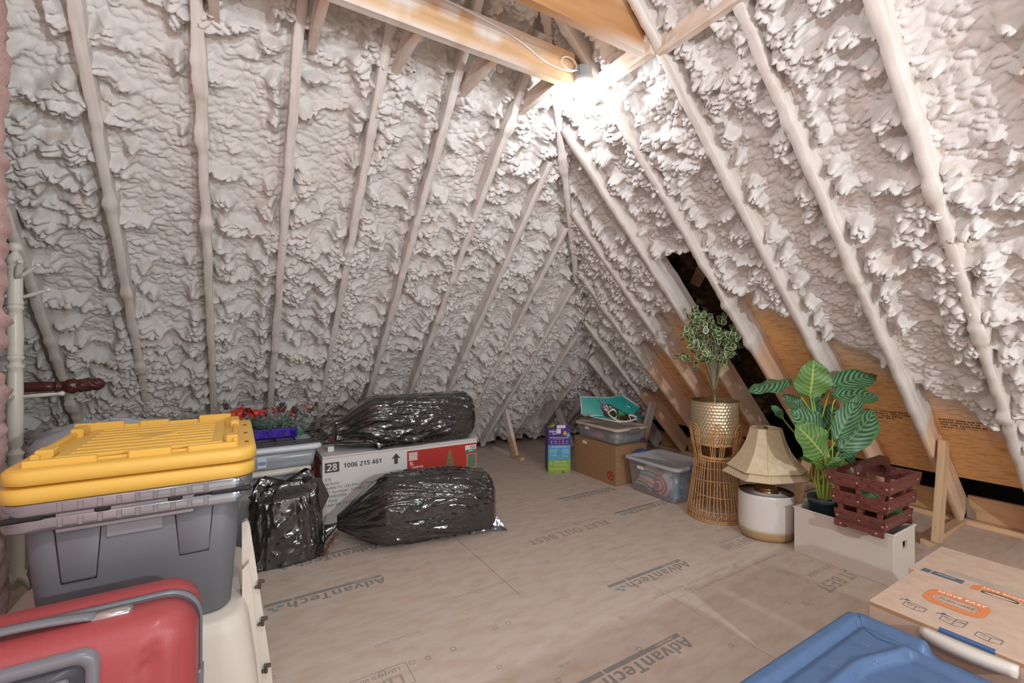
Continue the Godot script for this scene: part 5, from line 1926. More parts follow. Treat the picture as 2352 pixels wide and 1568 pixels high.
func build_table_lamp() -> void:
	var t := thing("table_lamp", "squat white ceramic lamp with a tan glazed foot and two stacked cream shades", "lamp", Vector3(3.19, 0, -1.80), deg_to_rad(-48))
	var cer := hexm("dcd6ce", 0.28)
	var im := Image.create(4, 256, false, Image.FORMAT_RGBA8)
	for y in 256:
		var f := y / 255.0
		for x in 4:
			im.set_pixel(x, y, Color("8a6a42").lerp(Color("b3966a"), sm(0.05, 0.30, f)).lerp(Color("e0dad2"), sm(0.34, 0.45, f)))
	cer.albedo_color = Color.WHITE
	cer.albedo_texture = ImageTexture.create_from_image(im)
	var s := S(true)
	var rings := []
	for e in [[0.0, 0.148, 0.125], [0.006, 0.158, 0.135], [0.03, 0.170, 0.146], [0.08, 0.175, 0.150], [0.24, 0.176, 0.151], [0.295, 0.176, 0.151], [0.305, 0.174, 0.149], [0.311, 0.170, 0.145]]:
		rings.append(ring(Vector3.ZERO, e[1], e[2], 56, e[0], Basis.IDENTITY, 2.3))
	loft(s, rings, true, false, true)
	obj("ceramic_body", s, cer, t)
	s = S(true)
	rings = []
	for e in [[0.311, 0.170, 0.145], [0.309, 0.163, 0.138], [0.285, 0.158, 0.133], [0.278, 0.150, 0.125]]:
		rings.append(ring(Vector3.ZERO, e[1], e[2], 56, e[0], Basis.IDENTITY, 2.3))
	loft(s, rings, true, true)
	obj("sunken_top", s, hexm("cfc9c2", 0.3), t)
	var br := hexm("8d6f48", 0.28, 0.8)
	s = S(true)
	lathe(s, [[0.001, 0.280], [0.070, 0.280], [0.074, 0.288], [0.070, 0.296], [0.074, 0.300], [0.074, 0.322], [0.069, 0.327], [0.074, 0.331], [0.066, 0.345], [0.045, 0.360], [0.028, 0.378], [0.020, 0.400], [0.018, 0.43], [0.012, 0.44], [0.012, 0.76], [0.001, 0.76]], 32, Vector3.ZERO, Basis.IDENTITY, false)
	obj("brass_neck", s, br, t)
	s = S()
	box(s, Vector3.ZERO, Vector3(0.03, 0.026, 0.012), 0.002)
	obj("switch", s, hexm("2a2422", 0.4), t, Transform3D(Basis(Vector3.UP, 0.9), Vector3(0.058, 0.318, 0.05)))
	for k in 2:
		var sh := hexm(["e6d8bc", "e2cfb2"][k], 0.75)
		tri_tex(sh, ntex(211 + k, 0.03, [[0.0, Color("efe2cd")], [1.0, Color("ffffff")]], 4, 256), Vector3(3, 3, 3))
		sh.backlight_enabled = true
		sh.backlight = Color(0.25, 0.2, 0.14)
		var pr := [[0.755, 0.088], [0.74, 0.091], [0.69, 0.103], [0.64, 0.118], [0.59, 0.140], [0.54, 0.170], [0.50, 0.201], [0.475, 0.224]] if k == 0 else [[0.53, 0.160], [0.49, 0.190], [0.455, 0.225], [0.430, 0.252]]
		s = S()
		var outer := []
		var inner := []
		for e in pr:
			var r: float = e[1]
			var rg := PackedVector3Array()
			var ri := PackedVector3Array()
			for q in [[1.0, 0.52], [0.52, 0.86], [-0.52, 0.86], [-1.0, 0.52], [-1.0, -0.52], [-0.52, -0.86], [0.52, -0.86], [1.0, -0.52]]:
				rg.append(Vector3(q[0] * r, e[0], q[1] * r))
				ri.append(Vector3(q[0] * (r - 0.003), e[0], q[1] * (r - 0.003)))
			outer.append(rg)
			inner.append(ri)
		loft(s, outer, true, false)
		loft(s, inner, true, false)
		var shade := obj("lamp_shade", s, sh, t, Transform3D(Basis(Vector3.UP, deg_to_rad(48 - 26 + k * 4)), Vector3.ZERO))
		s = S(true)
		for ends in [0, pr.size() - 1]:
			var pts := []
			for q in outer[ends]:
				pts.append(q)
			tube(s, pts, 0.0028, 6, false, true)
		for j in 8:
			var pts := []
			for i in outer.size():
				pts.append(outer[i][j])
			tube(s, pts, 0.0016, 5)
		obj("trim", s, hexm("c4ad8a", 0.7), shade)

func build_rattan() -> void:
	var ct := Vector3(3.22, 0, -2.216)
	var t := thing("rattan_stand", "waisted rattan plant stand with looped rim carrying the gold pot", "plant stand", ct)
	var m := hexm("d8aa70", 0.5)
	tri_tex(m, ntex(221, 0.03, [[0.0, Color("c49a70")], [0.5, Color("ffffff")], [1.0, Color("fff2dc")]], 3, 256), Vector3(6, 6, 6))
	var r := RandomNumberGenerator.new()
	r.seed = 4
	var prof := [[0.012, 0.203], [0.06, 0.200], [0.14, 0.190], [0.24, 0.176], [0.34, 0.163], [0.42, 0.153], [0.465, 0.148], [0.50, 0.154], [0.56, 0.169], [0.62, 0.180], [0.660, 0.184]]
	var rad := func(y: float) -> float:
		for i in prof.size() - 1:
			if y <= prof[i + 1][0]:
				return lerpf(prof[i][1], prof[i + 1][1], clampf((y - prof[i][0]) / (prof[i + 1][0] - prof[i][0]), 0, 1))
		return prof[prof.size() - 1][1]
	var at := func(a: float, y: float, off := 0.0) -> Vector3: return Vector3(cos(a) * (rad.call(y) + off), y, sin(a) * (rad.call(y) + off))
	# lower rods, close-set; upper rods end in double loops over the rim
	for k in 46:
		var a := TAU * k / 46.0 + r.randf_range(-0.02, 0.02)
		var pts := []
		for i in 9:
			var y := lerpf(0.012, 0.475, i / 8.0)
			pts.append(at.call(a + 0.012 * sin(y * 14.0 + k), y, r.randf_range(-0.001, 0.001)))
		var s := S(true)
		tube(s, pts, 0.0034, 6)
		obj("rod", s, m, t)
	for k in 6:
		var a0 := TAU * k / 6.0 + 0.35
		for j in 3:
			var hwid := 0.32 - j * 0.10
			var hgt := 0.075 - j * 0.022
			var pts := []
			for i in 8:
				pts.append(at.call(a0 - hwid * lerpf(0.8, 1.0, i / 7.0), lerpf(0.455, 0.640, i / 7.0), 0.002))
			for i in 13:
				var f := i / 12.0
				pts.append(at.call(a0 - cos(f * PI) * hwid, 0.655, 0.003) + Vector3(0, sin(f * PI) * hgt, 0))
			for i in 8:
				pts.append(at.call(a0 + hwid * lerpf(1.0, 0.8, i / 7.0), lerpf(0.640, 0.455, i / 7.0), 0.002))
			var s := S(true)
			tube(s, pts, 0.0036, 6)
			obj("looped_rod", s, m, t)
	# hoops
	for e in [[0.008, 0.0045, 0.0], [0.02, 0.0035, 0.0], [0.085, 0.003, 0.01], [0.19, 0.003, 0.02], [0.30, 0.003, 0.015], [0.40, 0.003, 0.01], [0.455, 0.0045, 0.004], [0.472, 0.0045, -0.004], [0.482, 0.004, 0.004], [0.575, 0.003, 0.01], [0.645, 0.0036, 0.006]]:
		var pts := []
		for i in 56:
			var a := TAU * i / 56.0
			pts.append(at.call(a, e[0] + e[2] * sin(a + e[0] * 20.0) * 0.5, 0.004 + 0.0012 * sin(a * 23.0)))
		var s := S(true)
		tube(s, pts, e[1], 6, false, true)
		obj("hoop", s, m, t)
	# scalloped foot arcs
	for k in 23:
		var a0 := TAU * k / 23.0
		var pts := []
		for i in 7:
			var f := i / 6.0
			pts.append(at.call(a0 + (f - 0.5) * 0.27, 0.012 + 0.055 * absf(cos(f * PI)), -0.004))
		var s := S(true)
		tube(s, pts, 0.003, 5)
		obj("foot_arc", s, m, t)
	# woven shelf at the waist
	var s2 := S(true)
	for k in 13:
		var pts := []
		var rr := 0.014 + 0.0105 * k
		for i in 40:
			pts.append(Vector3(cos(TAU * i / 40) * rr, 0.470 + 0.002 * sin(i * PI + k), sin(TAU * i / 40) * rr))
		tube(s2, pts, 0.0055, 5, false, true)
	obj("woven_shelf", s2, m, t)
	# hammered gold pot
	var pt := thing("hammered_pot", "hammered pale gold metal pot standing in the rattan stand", "pot", ct + Vector3(-0.005, 0.478, 0))
	var gold := hexm("d6c6a4", 0.34, 0.7)
	var s := S(true)
	var rings := []
	var nr := 72
	var ns := 200
	for i in nr + 1:
		var f := float(i) / nr
		var y := 0.085 + 0.335 * f
		var rg := PackedVector3Array()
		var rb := lerpf(0.150, 0.171, sm(0.0, 0.35, f)) + 0.004 * f
		for j in ns:
			var a := TAU * j / ns
			var row := f * 14.0
			var ri := roundf(row)
			var col := a / TAU * 44.0 + (0.5 if int(ri) % 2 else 0.0)
			var dx := (col - roundf(col)) * 2.0
			var dy := (row - ri) * 2.0
			var dd := minf(dx * dx + dy * dy, 1.0)
			var dim := 0.0045 * (1.0 - dd) * sm(0.0, 0.03, f) * sm(1.0, 0.97, f)
			rg.append(Vector3(cos(a) * (rb - dim), y, sin(a) * (rb - dim)))
		rings.append(rg)
	loft(s, rings, true, false)
	obj("body", s, gold, pt)
	s = S(true)
	lathe(s, [[0.175, 0.420], [0.176, 0.424], [0.173, 0.427], [0.170, 0.424], [0.168, 0.36], [0.001, 0.355]], 64, Vector3.ZERO, Basis.IDENTITY, false)
	obj("rim", s, hexm("9a8460", 0.35, 0.8), pt)
	s = S(true)
	lathe(s, [[0.001, 0.004], [0.10, 0.004], [0.104, 0.008], [0.104, 0.075], [0.150, 0.086]], 48, Vector3.ZERO, Basis.IDENTITY, false)
	obj("foot", s, hexm("8f7b5c", 0.4, 0.7), pt)
	# variegated topiary
	var tp := thing("topiary", "bushy artificial topiary with small cream edged leaves in the gold pot", "plant", ct + Vector3(-0.025, 0.836, 0.012))
	var bark := hexm("8a8468", 0.8)
	var im := Image.create(48, 64, false, Image.FORMAT_RGBA8)
	for y in 64:
		for x in 48:
			var u := absf(x / 47.0 - 0.5) * 2.0
			var v := y / 63.0
			var e := maxf(u, absf(v - 0.5) * 2.0 * 0.98)
			im.set_pixel(x, y, Color(0.20, 0.36, 0.22).lerp(Color(0.36, 0.50, 0.30), 0.5 + 0.5 * sin(u * 7.0 + v * 9.0)).lerp(Color(0.86, 0.86, 0.70), sm(0.60, 0.80, e)))
	var lm := mat(Color.WHITE, 0.4)
	lm.albedo_texture = ImageTexture.create_from_image(im)
	var lm2: StandardMaterial3D = lm.duplicate()
	lm2.albedo_color = Color("c9d6b0")
	var meshes := []
	for k in 3:
		s = S(true)
		leaf_shape(s, Vector3.ZERO, Vector3(0, 0, 1), Vector3.UP, 0.056 + 0.005 * k, 0.021, 0.5 - 0.25 * k, 6, 2, 0.0, 0.2)
		s.generate_normals()
		meshes.append(s.commit())
	s = S(true)
	tube(s, [Vector3(0, -0.0, 0), Vector3(0.002, 0.06, 0), Vector3(0.003, 0.11, 0)], [0.012, 0.011, 0.010], 8)
	obj("trunk", s, bark, tp)
	var ends := []
	var tips := [[-0.27, 0.53], [-0.20, 0.72], [-0.235, 0.42], [-0.17, 0.60], [-0.24, 0.34], [-0.13, 0.66], [-0.10, 0.47], [-0.07, 0.36], [-0.02, 0.68], [0.0, 0.55], [0.03, 0.43], [0.09, 0.66], [0.12, 0.57], [0.17, 0.60], [0.20, 0.50], [0.23, 0.43], [0.11, 0.47], [0.12, 0.35], [0.06, 0.30], [-0.15, 0.38], [-0.19, 0.70], [-0.04, 0.60], [0.07, 0.53], [0.16, 0.42]]
	var ri := 0
	for e in tips:
		var dz := r.randf_range(-0.16, 0.16)
		var tip: Vector3 = LAT * (e[0] * 0.93) + Vector3(0, e[1] + 0.06, 0) + AWAY * dz
		var base := Vector3(0.003, 0.10 + 0.004 * (ri % 4), 0)
		var mid := base.lerp(tip, 0.45) + Vector3(0, 0.06, 0)
		mid.x *= 0.7
		mid.z *= 0.7
		var pts := spline([base, mid, tip], 6)
		s = S(true)
		tube(s, pts, [0.0055, 0.0052, 0.005, 0.0047, 0.0044, 0.004, 0.0036, 0.0032, 0.0028, 0.0024, 0.002, 0.0016, 0.001], 5)
		obj("branch", s, bark, tp)
		ends.append([mid, tip])
		ri += 1
	var n := 0
	for e in ends:
		for k in 12:
			var f := 1.0 - pow(k / 12.0, 1.2) * 0.75
			var p: Vector3 = e[0].lerp(e[1], f) + Vector3(r.randf_range(-1, 1), r.randf_range(-0.8, 0.8), r.randf_range(-1, 1)) * 0.026
			var o := Vector3(r.randf_range(-1, 1), r.randf_range(-0.35, 0.9), r.randf_range(-1, 1)).normalized()
			var dir: Vector3 = (o + (e[1] - e[0]).normalized() * 0.6).normalized()
			var up := (Vector3(r.randf_range(-0.6, 0.6), 0.8, r.randf_range(-0.6, 0.6)) - AWAY * 0.5).normalized()
			var sx := up.cross(dir).normalized()
			inst("leaf", meshes[n % 3], lm2 if n % 5 == 0 else lm, tp, Transform3D(Basis(sx, dir.cross(sx), dir), p))
			n += 1

# ---------------------------------------------------------------- corner group
func build_corner_things() -> void:
	var kraft := hexm("a5825f", 0.8)
	tri_tex(kraft, ntex(231, 0.02, [[0.0, Color("efe4d8")], [1.0, Color("ffffff")]], 4, 256), Vector3(2, 9, 2))
	M.kraft = kraft
	# helium kit box
	var ang := deg_to_rad(-8.0)
	var t := thing("party_box", "upright purple, blue and green printed box left of the brown carton", "box", Vector3(2.925, 0, -3.865), deg_to_rad(27) * -1.0)
	var white := hexm("e9e6ee", 0.5)
	var pur := hexm("4a2d86", 0.45)
	var w := 0.235
	var h := 0.455
	var fx := X(Vector3(0, 0, 0.1005))
	face_box(Vector3(0, h / 2, 0), Vector3(w, h, 0.20), hexm("5b3f96", 0.5), t)
	patch("purple_panel", -w / 2, 0.285, w / 2, h, pur, t, fx)
	patch("blue_panel", -w / 2, 0.130, w / 2, 0.285, hexm("58a9cf", 0.45), t, fx)
	patch("green_panel", -w / 2, 0.0, w / 2, 0.130, hexm("8fb23c", 0.45), t, fx)
	var z := 0.1012
	text("Balloon", 0.020, white, t, X(Vector3(-0.105, 0.428, z)), true, "lettering", 0.8)
	text("Time", 0.017, white, t, X(Vector3(-0.075, 0.404, z)), true, "lettering", 0.8)
	text("Perfect for Any Occasion", 0.013, white, t, X(Vector3(0, 0.362, z)), true, "lettering", 0.92, false, true)
	text("50 Assorted Balloons Included", 0.006, white, t, X(Vector3(0, 0.345, z)), false, "lettering", 1.0, false, true)
	var ic := [["5aa8d8", -0.08], ["9aa48a", -0.04], ["c8485a", 0.0], ["e2785a", 0.04], ["4f96c8", 0.08]]
	for e in ic:
		var s := S()
		var pts := []
		for k in 10:
			var rr := 0.014 if k % 2 == 0 else 0.009
			pts.append(Vector2(e[1] + cos(TAU * k / 10) * rr, 0.322 + sin(TAU * k / 10) * rr))
		plate(s, pts, 0.0008, X(Vector3(0, 0, 0.1008)))
		obj("icon", s, hexm(e[0], 0.5), t)
		patch("caption", e[1] - 0.014, 0.297, e[1] + 0.014, 0.302, hexm("b9add6"), t, fx, 0.0006)
	text("Average Float Time", 0.0125, white, t, X(Vector3(0, 0.268, z)), true, "lettering", 0.95, false, true)
	text("Latex Balloons", 0.008, white, t, X(Vector3(-0.06, 0.236, z)), true, "lettering", 1.0, false, true)
	text("Foil Balloons", 0.008, white, t, X(Vector3(0.065, 0.236, z)), true, "lettering", 1.0, false, true)
	for e in [[-0.06, 0.222], [-0.06, 0.212], [0.065, 0.222], [0.065, 0.212], [0.065, 0.202]]:
		patch("caption", e[0] - 0.036, e[1] - 0.0018, e[0] + 0.036, e[1] + 0.0018, hexm("b4dcec"), t, fx, 0.0006)
	text("5-7 hours", 0.010, white, t, X(Vector3(-0.055, 0.182, z)), true, "lettering", 0.9, false, true)
	text("5-7 days", 0.010, white, t, X(Vector3(0.065, 0.170, z)), true, "lettering", 0.9, false, true)
	for e in [[-0.09, 0.184], [0.032, 0.178]]:
		var s := S()
		var pts := []
		for k in 12:
			pts.append(Vector2(e[0] + cos(TAU * k / 12) * 0.006, e[1] + sin(TAU * k / 12) * 0.0085))
		plate(s, pts, 0.0008, X(Vector3(0, 0, 0.1008)))
		obj("balloon_mark", s, hexm("e79a4a"), t)
	var s := S(true)
	var cp := []
	for k in 20:
		cp.append(Vector3(cos(TAU * k / 20) * 0.016, 0.196 + sin(TAU * k / 20) * 0.018, 0.1012))
	tube(s, cp, 0.0012, 4, false, true)
	tube(s, [Vector3(0, 0.207, 0.1012), Vector3(0, 0.196, 0.1012), Vector3(0.006, 0.190, 0.1012)], 0.001, 4)
	obj("clock_mark", s, hexm("2f6f96"), t)
	text("Recycle or Store", 0.013, white, t, X(Vector3(-0.055, 0.112, z)), true, "lettering", 0.95)
	for e in [0.092, 0.084, 0.076, 0.068, 0.048, 0.040, 0.032]:
		patch("caption", -0.055 if e > 0.06 else -0.095, e - 0.0016, 0.095, e + 0.0016, hexm("c3d58a"), t, fx, 0.0006)
	s = S(true)
	for k in 3:
		var a := PI / 2 + TAU * k / 3
		var b := a + TAU / 3
		var p0 := Vector3(-0.087 + cos(a) * 0.02, 0.098 + sin(a) * 0.02, 0.1012)
		var p1 := Vector3(-0.087 + cos(b) * 0.02, 0.098 + sin(b) * 0.02, 0.1012)
		tube(s, [p0.lerp(p1, 0.12), p0.lerp(p1, 0.75)], 0.002, 5)
		tube(s, [p0.lerp(p1, 0.66), p0.lerp(p1, 0.86)], [0.0042, 0.0004], 5)
	obj("recycle_mark", s, white, t)
	for e in [["f0a24a", 0.060, 0.408], ["5fb3d6", 0.094, 0.388]]:
		s = S()
		var pts := []
		for k in 18:
			var a := TAU * k / 18
			pts.append(Vector2(e[1] + cos(a) * 0.018, e[2] + sin(a) * 0.023))
		plate(s, pts, 0.0008, X(Vector3(0, 0, 0.1008 + 0.0004 * e[1])))
		obj("balloon_print", s, hexm(e[0]), t)
	# carry flap on top with the white price label folded over
	s = S()
	plate(s, [Vector2(-0.03, 0.0), Vector2(0.115, 0.0), Vector2(0.112, 0.03), Vector2(0.09, 0.036), Vector2(-0.02, 0.036)], 0.003, X(Vector3(0, h, 0.07), Vector3.RIGHT, Vector3(0, 1, 0)))
	obj("carry_flap", s, pur, t)
	patch("paper_label", -0.022, h - 0.006, 0.07, h + 0.032, white, t, fx, -0.026)
	patch("paper_label", -0.028, 0.405, 0.016, h - 0.002, white, t, fx, 0.0012)
	s = S()
	plate(s, [Vector2(-0.115, 0.0), Vector2(-0.03, 0.0), Vector2(-0.03, 0.034)], 0.003, X(Vector3(0, h, 0.0)))
	obj("side_flap", s, hexm("8fb23c"), t)
	s = S(true)
	tube(s, [Vector3(0.04, 0.012, 0.09), Vector3(0.045, 0.01, 0.125)], 0.008, 8)
	var nzl := obj("valve", s, hexm("b58a3a", 0.3, 0.7), t)
	# brown carton with a red ring mark
	t = thing("brown_carton", "brown cardboard carton with a red ring mark under the tan lidded bin", "box", Vector3(3.26, 0, -3.435))
	face_box(Vector3(0, 0.185, 0), Vector3(0.42, 0.37, 0.61), kraft, t)
	s = S()
	box(s, Vector3(-0.10, 0.372, 0), Vector3(0.205, 0.004, 0.612), 0.001)
	box(s, Vector3(0.11, 0.372, 0), Vector3(0.205, 0.004, 0.612), 0.001)
	obj("top_flap", s, kraft, t)
	var lx := X(Vector3(-0.2105, 0, 0), Vector3(0, 0, 1), Vector3.UP, Vector3(-1, 0, 0))
	var redm := hexm("b4282a", 0.5)
	s = S()
	ring_plate(s, Vector2(0.235, 0.085), 0.030, 0.045, 0.045 / 0.045, lx)
	obj("ring_mark", s, redm, t)
	s = S()
	ring_plate(s, Vector2(0.235, 0.085), 0.0, 0.016, 1.0, lx)
	obj("dot_mark", s, redm, t)
	patch("paper_label", -0.17, 0.322, -0.105, 0.352, hexm("e6e2dc"), t, lx, 0.0005)
	# another carton behind
	t = thing("brown_carton", "taller brown carton mostly hidden behind the tan lidded bin", "box", Vector3(3.72, 0, -3.93))
	face_box(Vector3(0, 0.27, 0), Vector3(0.36, 0.54, 0.40), kraft, t)
	s = S()
	box(s, Vector3(0, 0.543, 0), Vector3(0.362, 0.005, 0.402), 0.001)
	obj("top_flap", s, kraft, t)
	# clear bin with tan lid
	var clr := clear_plastic("c9ccd2", 0.20, 0.12)
	t = thing("clear_bin", "shallow clear bin with a tan lid and grey latch on the brown carton", "bin", Vector3(3.285, 0.3745, -3.44))
	s = S(true)
	bin_shell(s, 0.40, 0.56, 0.43, 0.60, 0.135, 0.04)
	obj("body", s, clr, t)
	s = S(true)
	loft(s, [rrect(Vector3.ZERO, 0.44, 0.61, 0.05, 0.128, 6), rrect(Vector3.ZERO, 0.465, 0.635, 0.055, 0.132, 6), rrect(Vector3.ZERO, 0.465, 0.635, 0.055, 0.150, 6), rrect(Vector3.ZERO, 0.45, 0.62, 0.05, 0.156, 6), rrect(Vector3.ZERO, 0.40, 0.57, 0.05, 0.156, 6), rrect(Vector3.ZERO, 0.39, 0.56, 0.05, 0.148, 6)], true, true)
	obj("lid", s, hexm("cdbca8", 0.4), t)
	s = S()
	box(s, Vector3(0.0, 0.128, 0.322), Vector3(0.13, 0.045, 0.016), 0.005)
	obj("latch", s, hexm("7d7370", 0.4), t)
	patch("paper_label", -0.15, 0.095, -0.09, 0.12, hexm("e6e2dc"), t, X(Vector3(-0.2165, 0, 0), Vector3(0, 0, 1), Vector3.UP, Vector3(-1, 0, 0)))
	for e in [["toy_tube", "orange tube lying inside the tan lidded clear bin", "tube", Vector3(3.16, 0.425, -3.53), "d98a5e"], ["decor_bag", "pale tan bag of trimmings inside the tan lidded clear bin", "bag", Vector3(3.19, 0.428, -3.27), "b8a27e"], ["tinsel", "green and silver tinsel inside the tan lidded clear bin", "tinsel", Vector3(3.14, 0.404, -3.21), "6fa27c"], ["folded_cloth", "folded dark grey cloth inside the tan lidded clear bin", "cloth", Vector3(3.35, 0.410, -3.44), "6f737c"]]:
		s = S(true)
		if e[0] == "toy_tube":
			tube(s, [Vector3(0, -0.02, -0.11), Vector3(0, -0.02, 0.11)], 0.022, 12)
		elif e[0] == "folded_cloth":
			s = S()
			box(s, Vector3(0, 0, 0), Vector3(0.20, 0.055, 0.48), 0.012)
		elif e[0] == "tinsel":
			var rt := RandomNumberGenerator.new()
			rt.seed = 9
			for k in 60:
				var p := Vector3(rt.randf_range(-0.04, 0.04), rt.randf_range(-0.02, 0.02), rt.randf_range(-0.04, 0.04))
				tube(s, [p, p + Vector3(rt.randf_range(-1, 1), rt.randf_range(-0.3, 0.3), rt.randf_range(-1, 1)).normalized() * 0.022], 0.0018, 3)
		else:
			blob(s, Vector3.ZERO, Vector3(0.055, 0.046, 0.055), noise(241, 22.0), 0.5, 18)
		var ob := obj(e[0], s, hexm(e[4], 0.4), self, X(e[3]))
		tag(ob, e[1], e[2])
		if e[0] == "tinsel":
			ob.set_meta("kind", "stuff")
	# teal shopping bag slumped on the lid
	var teal := hexm("2f9f98", 0.45)
	var teal2 := hexm("4fa89e", 0.45)
	var edge := hexm("dfe6e4", 0.5)
	var bo := Vector3(3.285, 0.531, -3.44)
	t = thing("shopping_bag", "teal shopping bag with white edges and straps slumped on the tan lid", "bag", bo)
	var P := func(x: float, y: float, d: float) -> Vector3:
		# picture offsets round (1398, 990) at depth 4.6
		return LAT * ((x - 1398) * 0.0044) + Vector3(0, (988 - y) * 0.0044, 0) + AWAY * d
	var pan := func(called: String, c: Array, m: Material, th := 0.004) -> void:
		var st := S(true)
		var g := []
		var n := 10
		for i in n + 1:
			var row := PackedVector3Array()
			for j in n + 1:
				var u := float(i) / n
				var v := float(j) / n
				var q: Vector3 = (c[0] as Vector3).lerp(c[1], u).lerp((c[3] as Vector3).lerp(c[2], u), v)
				q += -AWAY * (0.018 * sin(u * PI) * sin(v * PI)) + Vector3(0, 0.004 * sin(u * 9.0 + v * 5.0), 0)
				row.append(q)
			g.append(row)
		loft(st, g, false, false)
		var back := []
		for row in g:
			var rr := PackedVector3Array()
			for q in row:
				rr.append(q + AWAY * th)
			back.append(rr)
		loft(st, back, false, false)
		obj(called, st, m, t)
	pan.call("left_panel", [P.call(1327, 928, 0.0), P.call(1374, 930, 0.05), P.call(1376, 967, -0.1), P.call(1329, 965, -0.08)], teal2)
	pan.call("bottom_panel", [P.call(1329, 966, -0.08), P.call(1376, 968, -0.1), P.call(1408, 980, -0.16), P.call(1345, 968, -0.1)], teal)
	pan.call("front_panel", [P.call(1371, 934, -0.08), P.call(1428, 927, 0.05), P.call(1467, 953, 0.02), P.call(1440, 968, -0.10)], teal)
	pan.call("back_panel", [P.call(1371, 932, 0.08), P.call(1428, 927, 0.08), P.call(1467, 953, 0.1), P.call(1465, 974, 0.08)], teal2)
	pan.call("side_gusset", [P.call(1467, 953, 0.02), P.call(1469, 954, 0.06), P.call(1462, 976, 0.02), P.call(1456, 975, -0.06)], teal)
	pan.call("fold", [P.call(1456, 975, -0.06), P.call(1462, 972, 0.02), P.call(1478, 974, 0.04), P.call(1460, 978, -0.06)], teal)
	s = S(true)
	for pr in [[P.call(1327, 965, -0.09), P.call(1327, 928, -0.005), P.call(1374, 930, 0.045)], [P.call(1329, 967, -0.085), P.call(1376, 968, -0.105)], [P.call(1428, 927, 0.045), P.call(1467, 953, 0.015)], [P.call(1345, 969, -0.105), P.call(1412, 981, -0.165)]]:
		tube(s, pr, 0.0055, 5)
	obj("piping", s, edge, t)
	for pr in [[P.call(1384, 962, -0.12), P.call(1395, 953, -0.13), P.call(1402, 958, -0.14), P.call(1403, 968, -0.15), P.call(1398, 974, -0.15)], [P.call(1386, 964, -0.12), P.call(1396, 972, -0.15), P.call(1410, 979, -0.16), P.call(1432, 979, -0.14), P.call(1452, 974, -0.10), P.call(1442, 968, -0.10), P.call(1433, 968, -0.10), P.call(1437, 976, -0.12)]]:
		s = S(true)
		var sp: Array = spline(pr, 5)
		var g := []
		for q in sp:
			g.append(PackedVector3Array([q + Vector3(0, 0.012, 0), q - AWAY * 0.003, q - Vector3(0, 0.012, 0), q + AWAY * 0.003]))
		loft(s, g, true, true)
		obj("strap", s, edge, t)
	s = S()
	plate(s, [Vector2(0, 0.02), Vector2(0.035, 0.008), Vector2(0.044, -0.012), Vector2(0.014, -0.03), Vector2(0.02, -0.012), Vector2(0.006, 0.0)], 0.003, Transform3D(Basis(LAT, Vector3.UP, -AWAY), P.call(1430, 951, -0.045)))
	obj("corner_print", s, edge, t)
	s = S(true)
	blob(s, P.call(1385, 954, -0.04), Vector3(0.055, 0.05, 0.05), noise(251, 30.0), 0.5, 20)
	var cl := obj("patterned_cloth", s, hexm("1d1a22", 0.6), self, X(bo))
	var bt := noise(252, 0.06, FastNoiseLite.TYPE_CELLULAR)
	var ci := Image.create(64, 64, false, Image.FORMAT_RGBA8)
	var cc := [Color("17151c"), Color("17151c"), Color("17151c"), Color("b8418c"), Color("3c6fc4"), Color("d8d2a8"), Color("17151c"), Color("e0e0e0")]
	bt.cellular_return_type = FastNoiseLite.RETURN_CELL_VALUE
	for y in 64:
		for x in 64:
			ci.set_pixel(x, y, cc[int(absf(bt.get_noise_2d(x * 2.2, y * 2.2)) * 97.0) % 8])
	var cm := mat(Color.WHITE, 0.6)
	cm.uv1_triplanar = true
	cm.uv1_scale = Vector3(9, 9, 9)
	cm.albedo_texture = ImageTexture.create_from_image(ci)
	cl.material_override = cm
	tag(cl, "black cloth with bright pink, blue and white pattern inside the teal bag", "cloth")
	s = S(true)
	blob(s, P.call(1418, 963, -0.05), Vector3(0.05, 0.035, 0.04), noise(253, 24.0), 0.5, 16)
	var gc := obj("tissue_wrap", s, hexm("3f8f5c", 0.5), self, X(bo))
	tag(gc, "green tissue wrap inside the mouth of the teal bag", "paper")
	# purple ribbon roll by the blue handle
	s = S(true)
	lathe(s, [[0.012, -0.012], [0.024, -0.012], [0.024, 0.012], [0.012, 0.012], [0.012, -0.012]], 20, Vector3.ZERO, Basis(Vector3.RIGHT, PI / 2), false)
	var rbn := obj("ribbon_roll", s, hexm("4a2a72", 0.35), self, X(Vector3(3.40, 0.3985, -3.115), LAT, Vector3.UP, -AWAY))
	tag(rbn, "small purple ribbon roll on the carton corner beside the blue handled tote", "ribbon")
	# large clear tote with blue handles
	var cl2 := clear_plastic("d3d6dc", 0.13, 0.25)
	t = thing("clear_tote", "large clear tote with blue handles and a frosted lid left of the rattan stand", "tote", Vector3(3.335, 0, -2.775))
	s = S(true)
	bin_shell(s, 0.40, 0.50, 0.455, 0.565, 0.285, 0.045)
	obj("body", s, cl2, t)
	var frost := clear_plastic("dde0e5", 0.58, 0.35)
	s = S(true)
	loft(s, [rrect(Vector3.ZERO, 0.465, 0.575, 0.05, 0.278, 7), rrect(Vector3.ZERO, 0.495, 0.61, 0.06, 0.282, 7), rrect(Vector3.ZERO, 0.50, 0.615, 0.06, 0.298, 7), rrect(Vector3.ZERO, 0.485, 0.60, 0.06, 0.307, 7), rrect(Vector3.ZERO, 0.41, 0.52, 0.05, 0.306, 7), rrect(Vector3.ZERO, 0.40, 0.51, 0.05, 0.296, 7)], true, true)
	obj("lid", s, frost, t)
	s = S(true)
